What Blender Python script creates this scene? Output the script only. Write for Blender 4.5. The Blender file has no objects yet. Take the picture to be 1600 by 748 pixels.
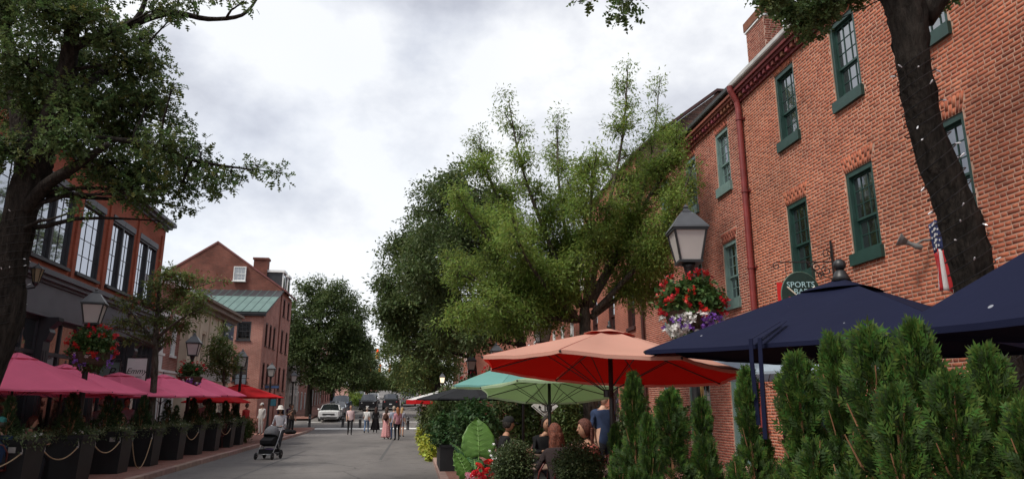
import bpy, bmesh, math, random
import numpy as np
from mathutils import Matrix, Vector, Euler
R = math.radians
random.seed(7); rng = np.random.default_rng(7)
scene = bpy.context.scene
COL = scene.collection

# ------------------------------------------------------------------ camera, sky, sun, exposure
EYE = 1.65
cd = bpy.data.cameras.new('camera'); cam = bpy.data.objects.new('camera', cd); COL.objects.link(cam)
cd.sensor_width = 36.0; cd.lens = 36.0 * 1100 / 1600
cd.clip_start = 0.1; cd.clip_end = 5000
cam.location = (0, 0, EYE); cam.rotation_euler = (R(90 + 13.446), 0, R(-7.654))
scene.camera = cam
scene.view_settings.view_transform = 'Standard'; scene.view_settings.look = 'None'
scene.view_settings.exposure = 1.22; scene.view_settings.gamma = 1.0
scene.view_settings.use_curve_mapping = False
scene.cycles.use_denoising = True
scene.cycles.max_bounces = 8; scene.cycles.transparent_max_bounces = 12

SUN_EL, SUN_AZ = 54.0, 240.0      # azimuth clockwise from +Y: the brighter part of the cloud lies over the left roofs
world = bpy.data.worlds.new('World'); scene.world = world; world.use_nodes = True
def build_world():
    nt = world.node_tree; N = nt.nodes; L = nt.links; N.clear()
    out = N.new('ShaderNodeOutputWorld'); bg = N.new('ShaderNodeBackground'); bg.inputs[1].default_value = 0.1
    sky = N.new('ShaderNodeTexSky'); sky.sky_type = 'NISHITA'; sky.sun_disc = False
    sky.sun_elevation = R(SUN_EL); sky.sun_rotation = R(SUN_AZ); sky.air_density = 1.0; sky.dust_density = 2.0
    tc = N.new('ShaderNodeTexCoord'); mp = N.new('ShaderNodeMapping'); mp.inputs['Scale'].default_value = (1.0, 1.0, 1.5)
    mp.inputs['Location'].default_value = (0.35, 0.1, 0.62)
    L.new(tc.outputs['Generated'], mp.inputs[0])
    n1 = N.new('ShaderNodeTexNoise'); n1.inputs['Scale'].default_value = 2.0; n1.inputs['Detail'].default_value = 9; n1.inputs['Roughness'].default_value = 0.56
    n1.inputs['Distortion'].default_value = 0.0
    L.new(mp.outputs[0], n1.inputs['Vector'])
    r1 = N.new('ShaderNodeValToRGB'); e = r1.color_ramp.elements
    e[0].position = 0.41; e[0].color = (2.5, 2.58, 2.88, 1); e[1].position = 0.56; e[1].color = (4.45, 4.5, 4.58, 1)
    m = e.new(0.48); m.color = (3.35, 3.44, 3.7, 1)
    L.new(n1.outputs['Fac'], r1.inputs[0])
    # thin breaks in the cloud let a little of the blue sky through
    n2 = N.new('ShaderNodeTexNoise'); n2.inputs['Scale'].default_value = 1.1; n2.inputs['Detail'].default_value = 4
    mp2 = N.new('ShaderNodeMapping'); mp2.inputs['Location'].default_value = (2.2, 0.7, 0.1); L.new(tc.outputs['Generated'], mp2.inputs[0]); L.new(mp2.outputs[0], n2.inputs['Vector'])
    r2 = N.new('ShaderNodeMapRange'); r2.inputs[1].default_value = 0.45; r2.inputs[2].default_value = 0.75; r2.inputs[3].default_value = 0.05; r2.inputs[4].default_value = 0.35
    L.new(n2.outputs['Fac'], r2.inputs[0])
    add = N.new('ShaderNodeMix'); add.data_type = 'RGBA'; add.blend_type = 'MIX'
    mul = N.new('ShaderNodeMix'); mul.data_type = 'RGBA'; mul.blend_type = 'MULTIPLY'; mul.inputs[0].default_value = 1.0
    mul.inputs[7].default_value = (1.05, 1.05, 1.05, 1)
    L.new(sky.outputs[0], mul.inputs[6])
    L.new(r2.outputs[0], add.inputs[0]); L.new(r1.outputs[0], add.inputs[6]); L.new(mul.outputs[2], add.inputs[7])
    L.new(add.outputs[2], bg.inputs[0]); L.new(bg.outputs[0], out.inputs[0])
build_world()
sd = bpy.data.lights.new('sun', 'SUN'); sd.energy = 1.5; sd.angle = R(14); sd.color = (1.0, 0.95, 0.87)
sun = bpy.data.objects.new('sun', sd); COL.objects.link(sun)
_d = Vector((math.sin(R(SUN_AZ)) * math.cos(R(SUN_EL)), math.cos(R(SUN_AZ)) * math.cos(R(SUN_EL)), math.sin(R(SUN_EL))))
sun.rotation_euler = _d.to_track_quat('Z', 'Y').to_euler(); sun.location = (0, 0, 40)

# ------------------------------------------------------------------ materials
MATS = {}
def _mix(nt, a, b, fac, mode='MIX'):
    m = nt.nodes.new('ShaderNodeMix'); m.data_type = 'RGBA'; m.blend_type = mode
    for k, v in ((0, fac), (6, a), (7, b)):
        if hasattr(v, 'is_output'): nt.links.new(v, m.inputs[k])
        elif k == 0: m.inputs[0].default_value = v
        else: m.inputs[k].default_value = (*v, 1)
    return m.outputs[2]
def mat(name, col, rough=0.7, var=0.12, scale=6.0, metal=0.0, bump=0.0, bscale=40.0, spec=0.4, island=0.0, transl=0.0, tcol=None, objrand=0.0, coat=0.0, detail=6):
    """plain procedural material: base colour broken up by noise, optional grain, per-piece variation and translucency"""
    if name in MATS: return MATS[name]
    m = bpy.data.materials.new(name); m.use_nodes = True; nt = m.node_tree; N = nt.nodes; L = nt.links
    p = N['Principled BSDF']; out = N['Material Output']
    p.inputs['Roughness'].default_value = rough; p.inputs['Metallic'].default_value = metal
    p.inputs['Specular IOR Level'].default_value = spec
    if coat: p.inputs['Coat Weight'].default_value = coat; p.inputs['Coat Roughness'].default_value = 0.05
    tc = N.new('ShaderNodeTexCoord'); nz = N.new('ShaderNodeTexNoise'); nz.inputs['Scale'].default_value = scale; nz.inputs['Detail'].default_value = detail
    L.new(tc.outputs['Object'], nz.inputs['Vector'])
    lo = tuple(max(0, c * (1 - var)) for c in col); hi = tuple(min(1, c * (1 + var)) for c in col)
    mr = N.new('ShaderNodeMapRange'); mr.inputs[1].default_value = 0.3; mr.inputs[2].default_value = 0.7; L.new(nz.outputs['Fac'], mr.inputs[0])
    c = _mix(nt, lo, hi, mr.outputs[0])
    if island or objrand:
        if island: g = N.new('ShaderNodeNewGeometry'); src = g.outputs['Random Per Island']; amt = island
        else: g = N.new('ShaderNodeObjectInfo'); src = g.outputs['Random']; amt = objrand
        m2 = N.new('ShaderNodeMapRange'); m2.inputs[3].default_value = 1 - amt; m2.inputs[4].default_value = 1 + amt; L.new(src, m2.inputs[0])
        hs = N.new('ShaderNodeHueSaturation'); L.new(m2.outputs[0], hs.inputs['Value']); L.new(c, hs.inputs['Color'])
        m3 = N.new('ShaderNodeMapRange'); m3.inputs[3].default_value = 0.5 - 0.035 * amt / 0.3; m3.inputs[4].default_value = 0.5 + 0.025 * amt / 0.3
        fr = N.new('ShaderNodeMath'); fr.operation = 'MULTIPLY'; fr.inputs[1].default_value = 7.31; L.new(src, fr.inputs[0])
        fr2 = N.new('ShaderNodeMath'); fr2.operation = 'FRACT'; L.new(fr.outputs[0], fr2.inputs[0]); L.new(fr2.outputs[0], m3.inputs[0]); L.new(m3.outputs[0], hs.inputs['Hue'])
        c = hs.outputs[0]
    L.new(c, p.inputs['Base Color'])
    if bump:
        b = N.new('ShaderNodeBump'); b.inputs['Strength'].default_value = bump; b.inputs['Distance'].default_value = 0.02
        nb = N.new('ShaderNodeTexNoise'); nb.inputs['Scale'].default_value = bscale; nb.inputs['Detail'].default_value = 5
        L.new(tc.outputs['Object'], nb.inputs['Vector']); L.new(nb.outputs['Fac'], b.inputs['Height']); L.new(b.outputs[0], p.inputs['Normal'])
    if transl:
        t = N.new('ShaderNodeBsdfTranslucent'); mx = N.new('ShaderNodeMixShader'); mx.inputs[0].default_value = transl
        if tcol: t.inputs[0].default_value = (*tcol, 1)
        else: L.new(c, t.inputs[0])
        L.new(p.outputs[0], mx.inputs[1]); L.new(t.outputs[0], mx.inputs[2]); L.new(mx.outputs[0], out.inputs[0])
    MATS[name] = m; return m

def brick_mat(name, c1, c2, mortar, course=0.068, length=0.21, dirt=0.25):
    """brickwork too far off to build brick by brick"""
    if name in MATS: return MATS[name]
    m = bpy.data.materials.new(name); m.use_nodes = True; nt = m.node_tree; N = nt.nodes; L = nt.links
    p = N['Principled BSDF']; p.inputs['Roughness'].default_value = 0.85; p.inputs['Specular IOR Level'].default_value = 0.2
    tc = N.new('ShaderNodeTexCoord'); sx = N.new('ShaderNodeSeparateXYZ'); L.new(tc.outputs['Object'], sx.inputs[0])
    ad = N.new('ShaderNodeMath'); ad.operation = 'ADD'; L.new(sx.outputs[0], ad.inputs[0]); L.new(sx.outputs[1], ad.inputs[1])
    cb = N.new('ShaderNodeCombineXYZ'); L.new(ad.outputs[0], cb.inputs[0]); L.new(sx.outputs[2], cb.inputs[1])
    bt = N.new('ShaderNodeTexBrick'); bt.inputs['Scale'].default_value = 1.0
    bt.inputs['Brick Width'].default_value = length; bt.inputs['Row Height'].default_value = course
    bt.inputs['Mortar Size'].default_value = 0.006; bt.inputs['Mortar Smooth'].default_value = 0.3
    bt.inputs['Color1'].default_value = (*c1, 1); bt.inputs['Color2'].default_value = (*c2, 1); bt.inputs['Mortar'].default_value = (*mortar, 1)
    L.new(cb.outputs[0], bt.inputs['Vector'])
    nz = N.new('ShaderNodeTexNoise'); nz.inputs['Scale'].default_value = 0.9; nz.inputs['Detail'].default_value = 8; L.new(tc.outputs['Object'], nz.inputs['Vector'])
    mr = N.new('ShaderNodeMapRange'); mr.inputs[1].default_value = 0.35; mr.inputs[2].default_value = 0.7; mr.inputs[3].default_value = 1 - dirt; mr.inputs[4].default_value = 1 + dirt * 0.5
    L.new(nz.outputs['Fac'], mr.inputs[0])
    cc = N.new('ShaderNodeCombineColor'); [L.new(mr.outputs[0], cc.inputs[i]) for i in range(3)]
    L.new(_mix(nt, bt.outputs[0], cc.outputs[0], 1.0, 'MULTIPLY'), p.inputs['Base Color'])
    b = N.new('ShaderNodeBump'); b.inputs['Strength'].default_value = 0.5; b.inputs['Distance'].default_value = 0.01; b.invert = True
    L.new(bt.outputs['Fac'], b.inputs['Height']); L.new(b.outputs[0], p.inputs['Normal'])
    MATS[name] = m; return m

def glass_mat(name, tint, refl=0.3, rough=0.03, wob=0.15):
    """window glass over a dim room: dark body plus a mirror layer, slightly wavy"""
    if name in MATS: return MATS[name]
    m = bpy.data.materials.new(name); m.use_nodes = True; nt = m.node_tree; N = nt.nodes; L = nt.links
    p = N['Principled BSDF']; p.inputs['Base Color'].default_value = (*tint, 1); p.inputs['Roughness'].default_value = 0.12
    g = N.new('ShaderNodeBsdfGlossy'); g.inputs['Color'].default_value = (0.93, 0.96, 1, 1); g.inputs['Roughness'].default_value = rough
    lw0 = N.new('ShaderNodeLayerWeight'); lw0.inputs[0].default_value = 0.5; lw = N.new('ShaderNodeMath'); lw.operation = 'POWER'; lw.inputs[1].default_value = 4.0; L.new(lw0.outputs['Facing'], lw.inputs[0])
    mr = N.new('ShaderNodeMapRange'); mr.inputs[1].default_value = 0.0; mr.inputs[2].default_value = 1.0; mr.inputs[3].default_value = refl; mr.inputs[4].default_value = 0.9
    L.new(lw.outputs[0], mr.inputs[0])
    tc = N.new('ShaderNodeTexCoord'); nz = N.new('ShaderNodeTexNoise'); nz.inputs['Scale'].default_value = 2.5; L.new(tc.outputs['Object'], nz.inputs['Vector'])
    b = N.new('ShaderNodeBump'); b.inputs['Strength'].default_value = wob; b.inputs['Distance'].default_value = 0.02; L.new(nz.outputs['Fac'], b.inputs['Height']); L.new(b.outputs[0], g.inputs['Normal'])
    mx = N.new('ShaderNodeMixShader'); L.new(mr.outputs[0], mx.inputs[0]); L.new(p.outputs[0], mx.inputs[1]); L.new(g.outputs[0], mx.inputs[2])
    L.new(mx.outputs[0], N['Material Output'].inputs[0]); MATS[name] = m; return m

# ------------------------------------------------------------------ mesh builder
class MB:
    def __init__(s): s.v = []; s.f = []; s.m = []
    def add(s, vs, fs, mi=0):
        o = len(s.v); s.v += [tuple(v) for v in vs]; s.f += [tuple(i + o for i in f) for f in fs]; s.m += [mi] * len(fs); return s
    def box(s, x0, x1, y0, y1, z0, z1, mi=0, M=None):
        vs = [(x, y, z) for z in (z0, z1) for y in (y0, y1) for x in (x0, x1)]
        if M is not None: vs = [tuple(M @ Vector(v)) for v in vs]
        return s.add(vs, [(0, 2, 3, 1), (4, 5, 7, 6), (0, 1, 5, 4), (2, 6, 7, 3), (0, 4, 6, 2), (1, 3, 7, 5)], mi)
    def tube(s, pts, rad, n=8, mi=0, cap=True):
        pts = [Vector(p) for p in pts]; k = len(pts)
        if not hasattr(rad, '__len__'): rad = [rad] * k
        vs = []; prev = None
        for i, p in enumerate(pts):
            d = (pts[min(i + 1, k - 1)] - pts[max(i - 1, 0)]).normalized()
            if prev is None:
                a = Vector((0, 0, 1)) if abs(d.z) < 0.9 else Vector((1, 0, 0)); a = (a - d * a.dot(d)).normalized()
            else: a = (prev - d * prev.dot(d)).normalized()
            prev = a; b = d.cross(a)
            for j in range(n):
                t = 2 * math.pi * j / n; vs.append(p + (a * math.cos(t) + b * math.sin(t)) * rad[i])
        fs = [(i * n + j, i * n + (j + 1) % n, (i + 1) * n + (j + 1) % n, (i + 1) * n + j) for i in range(k - 1) for j in range(n)]
        if cap: fs += [tuple(range(n - 1, -1, -1)), tuple(range((k - 1) * n, k * n))]
        return s.add(vs, fs, mi)
    def lathe(s, prof, n=16, c=(0, 0, 0), mi=0, sx=1, sy=1, rot=0.0, M=None):
        vs = []
        for r, z in prof:
            for j in range(n):
                t = 2 * math.pi * j / n + rot; vs.append((c[0] + r * math.cos(t) * sx, c[1] + r * math.sin(t) * sy, c[2] + z))
        if M is not None: vs = [tuple(M @ Vector(v)) for v in vs]
        k = len(prof)
        fs = [(i * n + j, i * n + (j + 1) % n, (i + 1) * n + (j + 1) % n, (i + 1) * n + j) for i in range(k - 1) for j in range(n)]
        fs += [tuple(range(n - 1, -1, -1)), tuple(range((k - 1) * n, k * n))]
        return s.add(vs, fs, mi)
    def ball(s, c, r, nu=10, nv=7, mi=0):
        if not hasattr(r, '__len__'): r = (r, r, r)
        prof = [(max(1e-4, math.sin(math.pi * i / nv)), -math.cos(math.pi * i / nv)) for i in range(nv + 1)]
        M = Matrix.Translation(c) @ Matrix.Diagonal((*r, 1)); return s.lathe(prof, nu, M=M, mi=mi)
    def prism(s, poly, h0, h1, axis='y', mi=0, M=None):
        """extrude a 2-D outline: axis y takes (x,z), x takes (y,z), z takes (x,y)"""
        f = {'y': lambda p, h: (p[0], h, p[1]), 'x': lambda p, h: (h, p[0], p[1]), 'z': lambda p, h: (p[0], p[1], h)}[axis]
        k = len(poly); vs = [f(p, h0) for p in poly] + [f(p, h1) for p in poly]
        if M is not None: vs = [tuple(M @ Vector(v)) for v in vs]
        fs = [(i, (i + 1) % k, k + (i + 1) % k, k + i) for i in range(k)] + [tuple(range(k - 1, -1, -1)), tuple(range(k, 2 * k))]
        return s.add(vs, fs, mi)
    def mesh(s, name, mats, smooth=False):
        me = bpy.data.meshes.new(name); me.from_pydata(s.v, [], s.f)
        for m in (mats if isinstance(mats, (list, tuple)) else [mats]): me.materials.append(m)
        me.polygons.foreach_set('material_index', s.m)
        if smooth: me.polygons.foreach_set('use_smooth', [True] * len(s.f))
        me.update()
        bm = bmesh.new(); bm.from_mesh(me); bmesh.ops.recalc_face_normals(bm, faces=bm.faces); bm.to_mesh(me); bm.free()
        return me
    def build(s, name, mats, parent=None, loc=(0, 0, 0), rz=0, smooth=False):
        return link(name, s.mesh(name, mats, smooth), parent, loc, rz)
def link(name, me, parent=None, loc=(0, 0, 0), rz=0, rot=None):
    o = bpy.data.objects.new(name, me); COL.objects.link(o); o.parent = parent; o.location = loc
    o.rotation_euler = rot if rot else (0, 0, rz); return o
def bevel(o, w=0.01, seg=2):
    b = o.modifiers.new('edge', 'BEVEL'); b.width = w; b.segments = seg; b.limit_method = 'ANGLE'; return o
def tag(o, label=None, cat=None, group=None, kind=None):
    for k, v in (('label', label), ('category', cat), ('group', group), ('kind', kind)):
        if v: o[k] = v
    return o
def thing(name, label, cat, loc=(0, 0, 0), rz=0, group=None):
    o = bpy.data.objects.new(name, None); COL.objects.link(o); o.location = loc; o.rotation_euler = (0, 0, rz)
    return tag(o, label, cat, group)
KIDS = {}
def dup(root, loc, rz=None, label=None, group=None, scale=None):
    def cp(o, par):
        c = o.copy(); COL.objects.link(c); c.parent = par
        for ch in list(o.children): cp(ch, c)
        return c
    r = cp(root, None); r.location = loc
    if rz is not None: r.rotation_euler = (0, 0, rz)
    if label: r['label'] = label
    if group: r['group'] = group
    if scale: r.scale = scale if hasattr(scale, '__len__') else (scale,) * 3
    return r
def np_mesh(name, V, F, mats, mi=None, smooth=False):
    """V (n,3), F (m,4) or (m,3) as a mesh, fast"""
    me = bpy.data.meshes.new(name); n, m, k = len(V), len(F), F.shape[1]
    me.vertices.add(n); me.vertices.foreach_set('co', np.asarray(V, np.float32).ravel())
    me.loops.add(m * k); me.loops.foreach_set('vertex_index', np.asarray(F, np.int32).ravel())
    me.polygons.add(m); me.polygons.foreach_set('loop_start', np.arange(0, m * k, k, dtype=np.int32))
    for x in (mats if isinstance(mats, (list, tuple)) else [mats]): me.materials.append(x)
    if mi is not None: me.polygons.foreach_set('material_index', np.asarray(mi, np.int32))
    if smooth: me.polygons.foreach_set('use_smooth', np.ones(m, bool))
    me.update(calc_edges=True); return me
def text_mesh(txt, size, depth=0.004, shear=0.0, m=None):
    c = bpy.data.curves.new('txt', 'FONT'); c.body = txt; c.size = size; c.extrude = depth; c.shear = shear; c.align_x = 'CENTER'; c.align_y = 'CENTER'
    c.resolution_u = 3
    o = bpy.data.objects.new('txt', c); COL.objects.link(o)
    dg = bpy.context.evaluated_depsgraph_get(); me = bpy.data.meshes.new_from_object(o.evaluated_get(dg))
    bpy.data.objects.remove(o); bpy.data.curves.remove(c)
    me.materials.clear(); me.materials.append(m); return me
def ground_z(y):
    if y < 48: return 0.0
    if y < 58: return 0.00225 * (y - 48) ** 2
    if y < 240: return 0.225 + 0.045 * (y - 58)
    return 8.4
XL = lambda y: -6.2 - 0.03 * (y - 18.7)          # left kerb face
XR = 0.62                                         # right kerb face
# ------------------------------------------------------------------ palette
def pal():
    g = globals()
    g['M_MORTAR'] = mat('lime_mortar', (0.46, 0.285, 0.21), 0.95, 0.3, 1.2)
    g['M_MORTARB'] = mat('grey_pink_mortar', (0.46, 0.30, 0.23), 0.95, 0.25, 1.2)
    g['M_GREENP'] = mat('dark_green_paint', (0.018, 0.048, 0.040), 0.45, 0.2, 5)
    g['M_GREYGREEN'] = mat('grey_green_paint', (0.13, 0.20, 0.185), 0.55, 0.15, 5)
    g['M_BROWNP'] = mat('oxblood_paint', (0.05, 0.016, 0.013), 0.5, 0.2, 5)
    g['M_WHITEP'] = mat('white_paint', (0.72, 0.72, 0.70), 0.55, 0.08, 5)
    g['M_CREAM'] = mat('cream_stucco', (0.55, 0.47, 0.36), 0.9, 0.12, 1.2, bump=0.2)
    g['M_DARKGREY'] = mat('charcoal_paint', (0.030, 0.030, 0.034), 0.5, 0.2, 3)
    g['M_MIDGREY'] = mat('slate_grey_paint', (0.080, 0.080, 0.090), 0.5, 0.15, 2)
    g['M_BLACK'] = mat('black_iron', (0.012, 0.012, 0.013), 0.45, 0.3, 8, spec=0.5)
    g['M_STONE'] = mat('grey_stone', (0.34, 0.32, 0.30), 0.85, 0.15, 2.5, bump=0.2)
    g['M_ROOFDK'] = mat('dark_slates', (0.05, 0.047, 0.047), 0.8, 0.25, 4)
    g['M_COPPER'] = mat('green_copper', (0.105, 0.165, 0.152), 0.75, 0.22, 0.9)
    g['M_REDPIPE'] = mat('red_painted_metal', (0.17, 0.027, 0.024), 0.45, 0.25, 4)
    g['M_GUTTER'] = mat('pale_gutter', (0.50, 0.49, 0.47), 0.5, 0.2, 3)
    g['M_GUTTERDK'] = mat('dark_gutter', (0.045, 0.045, 0.045), 0.5, 0.2, 3)
    g['M_GLASSR'] = glass_mat('old_sash_glass', (0.012, 0.013, 0.014), 0.24)
    g['M_GLASSL'] = glass_mat('coated_window_glass', (0.03, 0.034, 0.038), 0.62, wob=0.03)
    g['M_GLASSD'] = glass_mat('shop_glass', (0.01, 0.011, 0.012), 0.18, wob=0.1)
    g['B_LEFT'] = brick_mat('deep_red_brickwork', (0.35, 0.090, 0.048), (0.28, 0.070, 0.038), (0.28, 0.13, 0.09))
    g['B_FAR'] = brick_mat('weathered_red_brickwork', (0.36, 0.145, 0.11), (0.28, 0.105, 0.08), (0.50, 0.38, 0.33))
    g['B_GABLE'] = brick_mat('brown_red_brickwork', (0.20, 0.065, 0.045), (0.15, 0.055, 0.04), (0.19, 0.11, 0.09), dirt=0.4)
    g['B_C'] = brick_mat('orange_red_brickwork', (0.36, 0.115, 0.07), (0.30, 0.09, 0.06), (0.42, 0.28, 0.22))
    g['B_SOOT'] = brick_mat('sooty_brickwork', (0.085, 0.05, 0.042), (0.15, 0.075, 0.055), (0.17, 0.13, 0.11), course=0.10, length=0.3, dirt=0.5)
pal()
def brick_piece_mat(name, base, island):
    """one clay brick: each piece its own shade of fired red, with grain and pale lime bloom"""
    m = bpy.data.materials.new(name); m.use_nodes = True; nt = m.node_tree; N = nt.nodes; L = nt.links
    p = N['Principled BSDF']; p.inputs['Roughness'].default_value = 0.88; p.inputs['Specular IOR Level'].default_value = 0.2
    src = N.new('ShaderNodeNewGeometry').outputs['Random Per Island'] if island else N.new('ShaderNodeObjectInfo').outputs['Random']
    r = N.new('ShaderNodeValToRGB'); e = r.color_ramp.elements; b = np.array(base)
    e[0].position = 0; e[0].color = (*(b * (0.62, 0.60, 0.66)), 1); e[1].position = 1; e[1].color = (*(b * (1.16, 1.30, 1.35)), 1)
    for pos, k in ((0.12, (0.8, 0.75, 0.8)), (0.3, (0.95, 0.9, 0.92)), (0.6, (1.02, 1.0, 1.0)), (0.85, (1.1, 1.12, 1.1))):
        x = e.new(pos); x.color = (*(b * k), 1)
    L.new(src, r.inputs[0])
    g = N.new('ShaderNodeNewGeometry')
    nz = N.new('ShaderNodeTexNoise'); nz.inputs['Scale'].default_value = 0.55; nz.inputs['Detail'].default_value = 9; L.new(g.outputs['Position'], nz.inputs['Vector'])
    mr = N.new('ShaderNodeMapRange'); mr.inputs[1].default_value = 0.35; mr.inputs[2].default_value = 0.7; mr.inputs[3].default_value = 0.66; mr.inputs[4].default_value = 1.14; L.new(nz.outputs['Fac'], mr.inputs[0])
    cc = N.new('ShaderNodeCombineColor'); [L.new(mr.outputs[0], cc.inputs[i]) for i in range(3)]
    c = _mix(nt, r.outputs[0], cc.outputs[0], 1.0, 'MULTIPLY')
    n2 = N.new('ShaderNodeTexNoise'); n2.inputs['Scale'].default_value = 45; n2.inputs['Detail'].default_value = 4; L.new(g.outputs['Position'], n2.inputs['Vector'])
    m2 = N.new('ShaderNodeMapRange'); m2.inputs[1].default_value = 0.55; m2.inputs[2].default_value = 0.75; m2.inputs[4].default_value = 0.35; L.new(n2.outputs['Fac'], m2.inputs[0])
    L.new(_mix(nt, c, (0.5, 0.33, 0.25), m2.outputs[0]), p.inputs['Base Color'])
    bp = N.new('ShaderNodeBump'); bp.inputs['Strength'].default_value = 0.4; bp.inputs['Distance'].default_value = 0.006; L.new(n2.outputs['Fac'], bp.inputs['Height']); L.new(bp.outputs[0], p.inputs['Normal'])
    return m
BRICK_A = brick_piece_mat('salmon_brick', (0.405, 0.122, 0.066), True)
BRICK_A1 = brick_piece_mat('salmon_brick_single', (0.405, 0.122, 0.066), False)
BRICK_B = brick_piece_mat('rose_brick', (0.37, 0.108, 0.070), True)
BRICK_DK = mat('dark_red_brick', (0.17, 0.045, 0.033), 0.85, 0.25, 9, objrand=0.3)
BRICK_CH = brick_piece_mat('chimney_brick', (0.24, 0.07, 0.045), True)

def asphalt_mat():
    m = bpy.data.materials.new('asphalt'); m.use_nodes = True; nt = m.node_tree; N = nt.nodes; L = nt.links; p = N['Principled BSDF']
    p.inputs['Roughness'].default_value = 0.8; p.inputs['Specular IOR Level'].default_value = 0.35
    tc = N.new('ShaderNodeTexCoord')
    def noise(sc, det=6, dist=0.0, st=None):
        n = N.new('ShaderNodeTexNoise'); n.inputs['Scale'].default_value = sc; n.inputs['Detail'].default_value = det; n.inputs['Distortion'].default_value = dist
        if st:
            mp = N.new('ShaderNodeMapping'); mp.inputs['Scale'].default_value = st; L.new(tc.outputs['Object'], mp.inputs[0]); L.new(mp.outputs[0], n.inputs['Vector'])
        else: L.new(tc.outputs['Object'], n.inputs['Vector'])
        return n.outputs['Fac']
    def rng_(x, a, b, c, d):
        r = N.new('ShaderNodeMapRange'); r.inputs[1].default_value = a; r.inputs[2].default_value = b; r.inputs[3].default_value = c; r.inputs[4].default_value = d; L.new(x, r.inputs[0]); return r.outputs[0]
    c = _mix(nt, (0.105, 0.097, 0.092), (0.175, 0.160, 0.150), rng_(noise(0.45, 5, 0.4, (1, 0.28, 1)), 0.35, 0.68, 0, 1))
    c = _mix(nt, c, (0.055, 0.052, 0.052), rng_(noise(90, 3), 0.5, 0.72, 0, 0.5))
    c = _mix(nt, c, (0.24, 0.23, 0.22), rng_(noise(70, 2), 0.62, 0.8, 0, 0.5))
    c = _mix(nt, c, (0.06, 0.055, 0.053), rng_(noise(1.7, 6, 1.2), 0.56, 0.78, 0, 0.7))
    c = _mix(nt, c, (0.05, 0.046, 0.043), rng_(noise(0.8, 8, 2.0), 0.6, 0.72, 0, 0.5))
    vo = N.new('ShaderNodeTexVoronoi'); vo.feature = 'DISTANCE_TO_EDGE'; vo.inputs['Scale'].default_value = 0.22
    wn = N.new('ShaderNodeTexNoise'); wn.inputs['Scale'].default_value = 1.5; wn.inputs['Detail'].default_value = 6; L.new(tc.outputs['Object'], wn.inputs['Vector'])
    L.new(_mix(nt, tc.outputs['Object'], wn.outputs['Color'], 0.12), vo.inputs['Vector'])
    c = _mix(nt, c, (0.03, 0.028, 0.028), rng_(vo.outputs['Distance'], 0.0, 0.006, 0.5, 0))
    L.new(c, p.inputs['Base Color'])
    b = N.new('ShaderNodeBump'); b.inputs['Strength'].default_value = 0.5; b.inputs['Distance'].default_value = 0.01; L.new(noise(120, 3), b.inputs['Height']); L.new(b.outputs[0], p.inputs['Normal'])
    return m
M_ASPH = asphalt_mat()
M_PATCH = mat('asphalt_patch', (0.085, 0.082, 0.082), 0.85, 0.2, 12, bump=0.4, bscale=90)
M_PAVE = brick_mat('brick_paving', (0.22, 0.095, 0.07), (0.28, 0.13, 0.10), (0.26, 0.20, 0.17), course=0.10, length=0.2)
def _pave():
    # paving lies flat: run the bond over x and y instead of the wall's height
    nt = M_PAVE.node_tree; cb = [n for n in nt.nodes if n.bl_idname == 'ShaderNodeCombineXYZ'][0]; sx = [n for n in nt.nodes if n.bl_idname == 'ShaderNodeSeparateXYZ'][0]
    for l in list(cb.inputs[0].links) + list(cb.inputs[1].links): nt.links.remove(l)
    nt.links.new(sx.outputs[0], cb.inputs[0]); nt.links.new(sx.outputs[1], cb.inputs[1])
_pave()
M_KERB = mat('kerb_stone', (0.30, 0.20, 0.165), 0.85, 0.2, 5, bump=0.3, objrand=0.15)
M_LINE = mat('road_paint', (0.62, 0.61, 0.58), 0.7, 0.2, 7)
M_EARTH = mat('ground_soil', (0.10, 0.095, 0.085), 0.95, 0.2, 0.4)

# ------------------------------------------------------------------ ground, road, pavements
def strip(name, xa, xb, ys, dz, m, side=0.0):
    """a sheet following the slope of the street; xa and xb may be functions of y"""
    fa = xa if callable(xa) else (lambda y: xa); fb = xb if callable(xb) else (lambda y: xb)
    b = MB(); vs = []; fs = []
    for y in ys: vs += [(fa(y), y, ground_z(y) + dz), (fb(y), y, ground_z(y) + dz)]
    for i in range(len(ys) - 1): fs.append((2 * i, 2 * i + 1, 2 * i + 3, 2 * i + 2))
    b.add(vs, fs)
    if side:
        for k in (0, 1):
            o = len(b.v)
            for y in ys: x = (fa if k == 0 else fb)(y); b.v += [(x, y, ground_z(y) + dz), (x, y, ground_z(y) + dz - side)]
            for i in range(len(ys) - 1): b.f.append((o + 2 * i, o + 2 * i + 1, o + 2 * i + 3, o + 2 * i + 2)); b.m.append(0)
    o = b.build(name, m); tag(o, kind='structure'); return o
ys = [-60, -20, 0, 20, 40] + list(range(48, 60, 2)) + list(range(60, 241, 10)) + [260, 400, 1500]
strip('ground', -1500, 1500, ys, -0.06, M_EARTH)
yr = [-40, -20, 0, 10, 20, 30, 40] + list(range(48, 60, 2)) + list(range(60, 241, 10)) + [260]
strip('road', lambda y: XL(y) - 0.05 if y < 56 else -9.2, lambda y: XR + 0.05, yr, 0.0, M_ASPH)
strip('cross_street', -60, 60, [56.2, 58, 60, 62, 64, 65.8], -0.006, M_ASPH)
sl = strip('pavement_left', -30, lambda y: XL(y) - 0.16, [y for y in yr if y <= 54] + [55.5], 0.13, M_PAVE, 0.3)
sr = strip('pavement_right', XR + 0.16, 30, [y for y in yr if y <= 54] + [55.5], 0.13, M_PAVE, 0.3)
sl2 = strip('pavement_left_far', -30, -9.35, [66.5, 68] + [y for y in yr if y > 68], 0.13, M_PAVE, 0.3)
sr2 = strip('pavement_right_far', XR + 0.16, 30, [66.5, 68] + [y for y in yr if y > 68], 0.13, M_PAVE, 0.3)
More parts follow.
